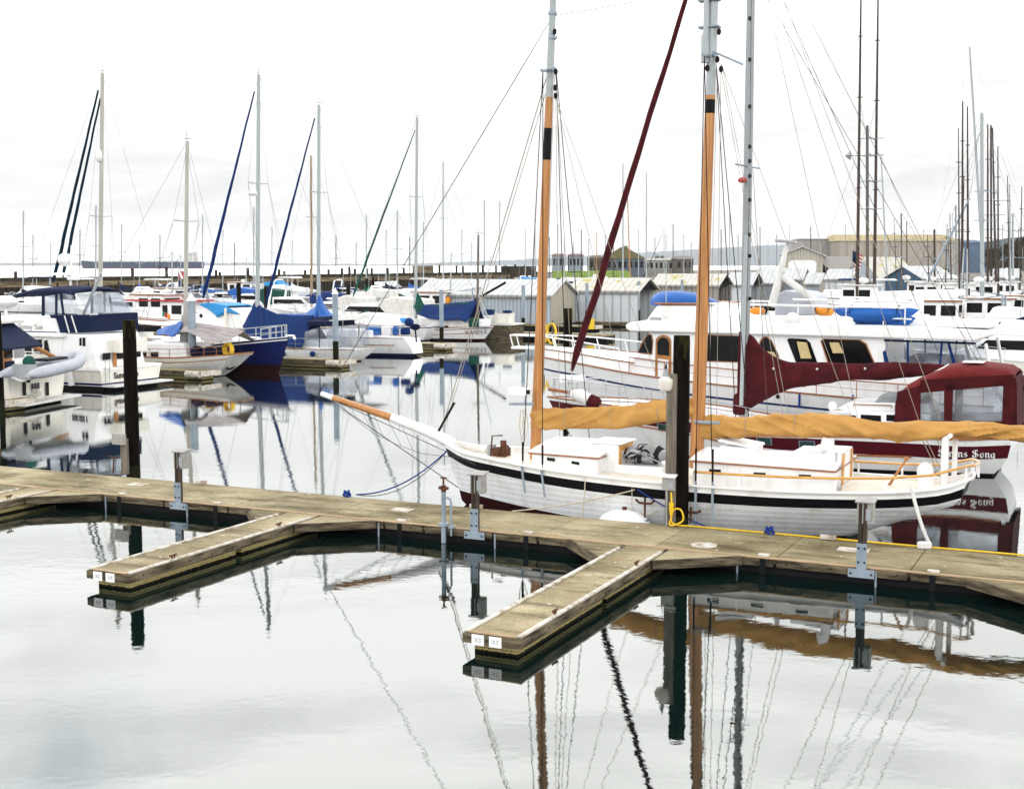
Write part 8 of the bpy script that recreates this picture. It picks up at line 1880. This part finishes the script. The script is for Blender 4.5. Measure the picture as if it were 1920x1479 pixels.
for px, py, st, cv, fl, lb in ((135, 588, 'fly', sailcloth, False, 'white flybridge cruiser right of the cream trawler radar mast'), (352, 585, 'arch', royal, True, 'white cruiser with royal blue canvas right of the diver flag'), (455, 570, 'pilot', None, False, 'white wheelhouse boat under the tall royal jib mast top row'), (545, 568, 'arch', sky_blue, True, 'white cruiser with pale blue canvas between the two royal jib masts'), (612, 578, 'covered', royal, False, 'boat under a royal blue cover close right of the bare weathered mast'), (625, 612, 'cruiser', sailcloth, False, 'white cruiser just behind the small coned steel pile'), (735, 560, 'fly', green, True, 'white flybridge boat with green top before the timber hut'), (675, 600, 'arch', sailcloth, False, 'white cruiser with arch beside the thick dark pile left of the green tarp')):
    gmotor(lb, px, py, 8.5, st, cv, flip=fl, cat='fishing boat' if st == 'pilot' else 'motor boat')
def flags():
    fr = Fr(G(1600, 600)); p = fr.pl
    t = thing('flagpole', 'American flag hanging limp from a short pole in front of the grey boathouses', 'flag', fr.O, fr.a)
    m = MB(); m.tube([p(1600, 560), p(1597, 462)], .05, 6); m.build('pole', whitespar, t)
    q = p(1598, 470); b = p(1603, 515); h = q.z - b.z
    fl = MB(); n = 13
    for k in range(n):
        zt, zb = q.z - h * k / n, q.z - h * (k + 1) / n
        def edge(z): 
            f = (q.z - z) / h; return [Vector((q.x - .1 - (.9 - .2 * f) * u * (.55 + .45 * math.sin(1.5 + f * 2)) - .25 * f, .12 * math.sin(u * 6 + f * 3), z - .5 * u * (1 - f * .5))) for u in [i / 8 for i in range(9)]]
        fl.loft([edge(zt), edge(zb)], 1 if k % 2 == 0 else 0, cap=False, closed=False)
    f = fl.build('flag_cloth', [sailcloth, redpaint], t, smooth=60)
    m = MB(); m.loft([[Vector((q.x - .08 - .42 * u, .15, z - .3 * u)) for u in (0, .5, 1)] for z in (q.z + .02, q.z - h * .45)], closed=False, cap=False); o = m.build('blue_canton', navycanvas, f); o.modifiers.new('thick', 'SOLIDIFY').thickness = .06
    fr = Fr(G(322, 594)); p = fr.pl
    t = thing('dive_flag', 'red flag with white diagonal stripe flying above a blue pennant near the breakwater', 'flag', fr.O, fr.a)
    m = MB(); m.tube([p(335, 590), p(334, 500)], .05, 6); m.build('pole', whitespar, t)
    a, b, c, d = p(334, 506), p(345, 510), p(344, 523), p(334, 522)
    m = MB(); m.plate([a, b, c, d], .03); f = m.build('red_cloth', redpaint, t, smooth=0)
    m = MB(); m.plate([v + Vector((0, .04, 0)) for v in (a, a.lerp(b, .4), c, c.lerp(d, .4))], .03); m.plate([v + Vector((0, -.05, 0)) for v in (a, a.lerp(b, .4), c, c.lerp(d, .4))], .03); m.build('white_stripe', white, f, smooth=0)
    m = MB(); m.plate([p(334, 525), p(338, 527), p(337, 538), p(334, 536)], .03); m.build('blue_pennant', royal, t, smooth=0)
flags()
for px, pb, pt, w, lb in ((296, 612, 546, 11, 'dark timber pile left of the grey mast sock'), (449, 600, 530, 8, 'dark timber pile between the pale blue tarp and the tall royal jib mast'), (500, 598, 536, 9, 'dark timber pile behind the royal blue boom cover ridge'), (654, 590, 535, 9, 'thick dark pile left of the bright green tarp'), (700, 575, 520, 5, 'thin dark pile right of the bright green tarp'), (688, 574, 522, 5, 'thin dark pile behind the bright green tarp'), (265, 605, 572, 4, 'short dark pile above the tall dark pile'), (990, 612, 560, 6, 'dark pile at the first boathouse wall end')):
    pile(px, pb, pt, w, lb, group='piles of the back rows')
for px, py, lb, L in ((250, 632, 'back row walkway behind the black sail cover', 40), (700, 626, 'back row walkway behind the white sloops', 40), (1560, 620, 'back walkway hidden behind the motor yacht', 45)):
    fr = Fr(G(px, py)); t = thing('back_dock', lb, 'dock', fr.O, fr.a); m = MB(); m.bb(-L / 2, L / 2, -1, 1, .3, .42); m.build('deck_panel', deckmat, t, smooth=0); m = MB(); m.bb(-L / 2, L / 2, -.9, .9, -.3, .3); m.build('float', blackcloth, t, smooth=0)
d = thing('finger_dock', 'far finger dock with yellow drum and hose between the foremast and mossy boathouse', 'dock', G(1122, 620), ANG, 'finger docks of the far row')
m = MB(); m.bb(0, 7, -.6, .6, .3, .42); m.build('deck_panel', deckmat, d, smooth=0); m = MB(); m.bb(.1, 7, -.5, .5, -.3, .3); m.build('float', blackcloth, d, smooth=0); m = MB(); m.bb(-.12, 0, -.7, .7, .15, .44); m.build('end_fascia', whiteboard, d, smooth=0)
q = G(1107, 617, .42); o = MB().cyl((0, 0, 0), .32, .8, 14).build('drum', yellow); o.location = q; tag(o, 'yellow drum on the far finger dock before the mossy boathouse', 'drum')
for px, lb in ((1020, 'yellow hose coil on a post just right of the foremast, left one'), (1036, 'yellow hose coil on a post just right of the foremast, right one')):
    fr = Fr(G(px, 668)); t = thing('hose_post', lb, 'hose post', fr.O, fr.a, 'hose posts right of the foremast'); p = fr.pl
    m = MB(); m.tube([(0, 0, 0), (0, 0, p(px, 600).z)], .06, 8); m.build('post', greypost, t)
    m = MB(); zc = p(px, 625).z
    for k in range(3): m.tube([(.28 * math.cos(a), .08 + .06 * k, zc + .6 * math.sin(a)) for a in [j * .45 for j in range(15)]], .05, 6)
    m.build('hose_coil', yellow, t)

# ------------------------------------------------------------------ the sea air
def haze():
    m = bpy.data.materials.new('sea_haze'); m.use_nodes = True; n = m.node_tree.nodes; n.clear(); o = n.new('ShaderNodeOutputMaterial')
    v = n.new('ShaderNodeVolumePrincipled'); v.inputs['Color'].default_value = (.985, .99, 1.0, 1); v.inputs['Density'].default_value = .00006; v.inputs['Anisotropy'].default_value = .2
    m.node_tree.links.new(v.outputs[0], o.inputs['Volume'])
    b = MB(); b.bb(-9500, 9500, -250, 14500, -2, 260); h = b.build('haze', m, None, smooth=0); tag(h, 'pale sea haze over the harbour', 'haze', kind='stuff')
haze()
S.cycles.volume_bounces = 1
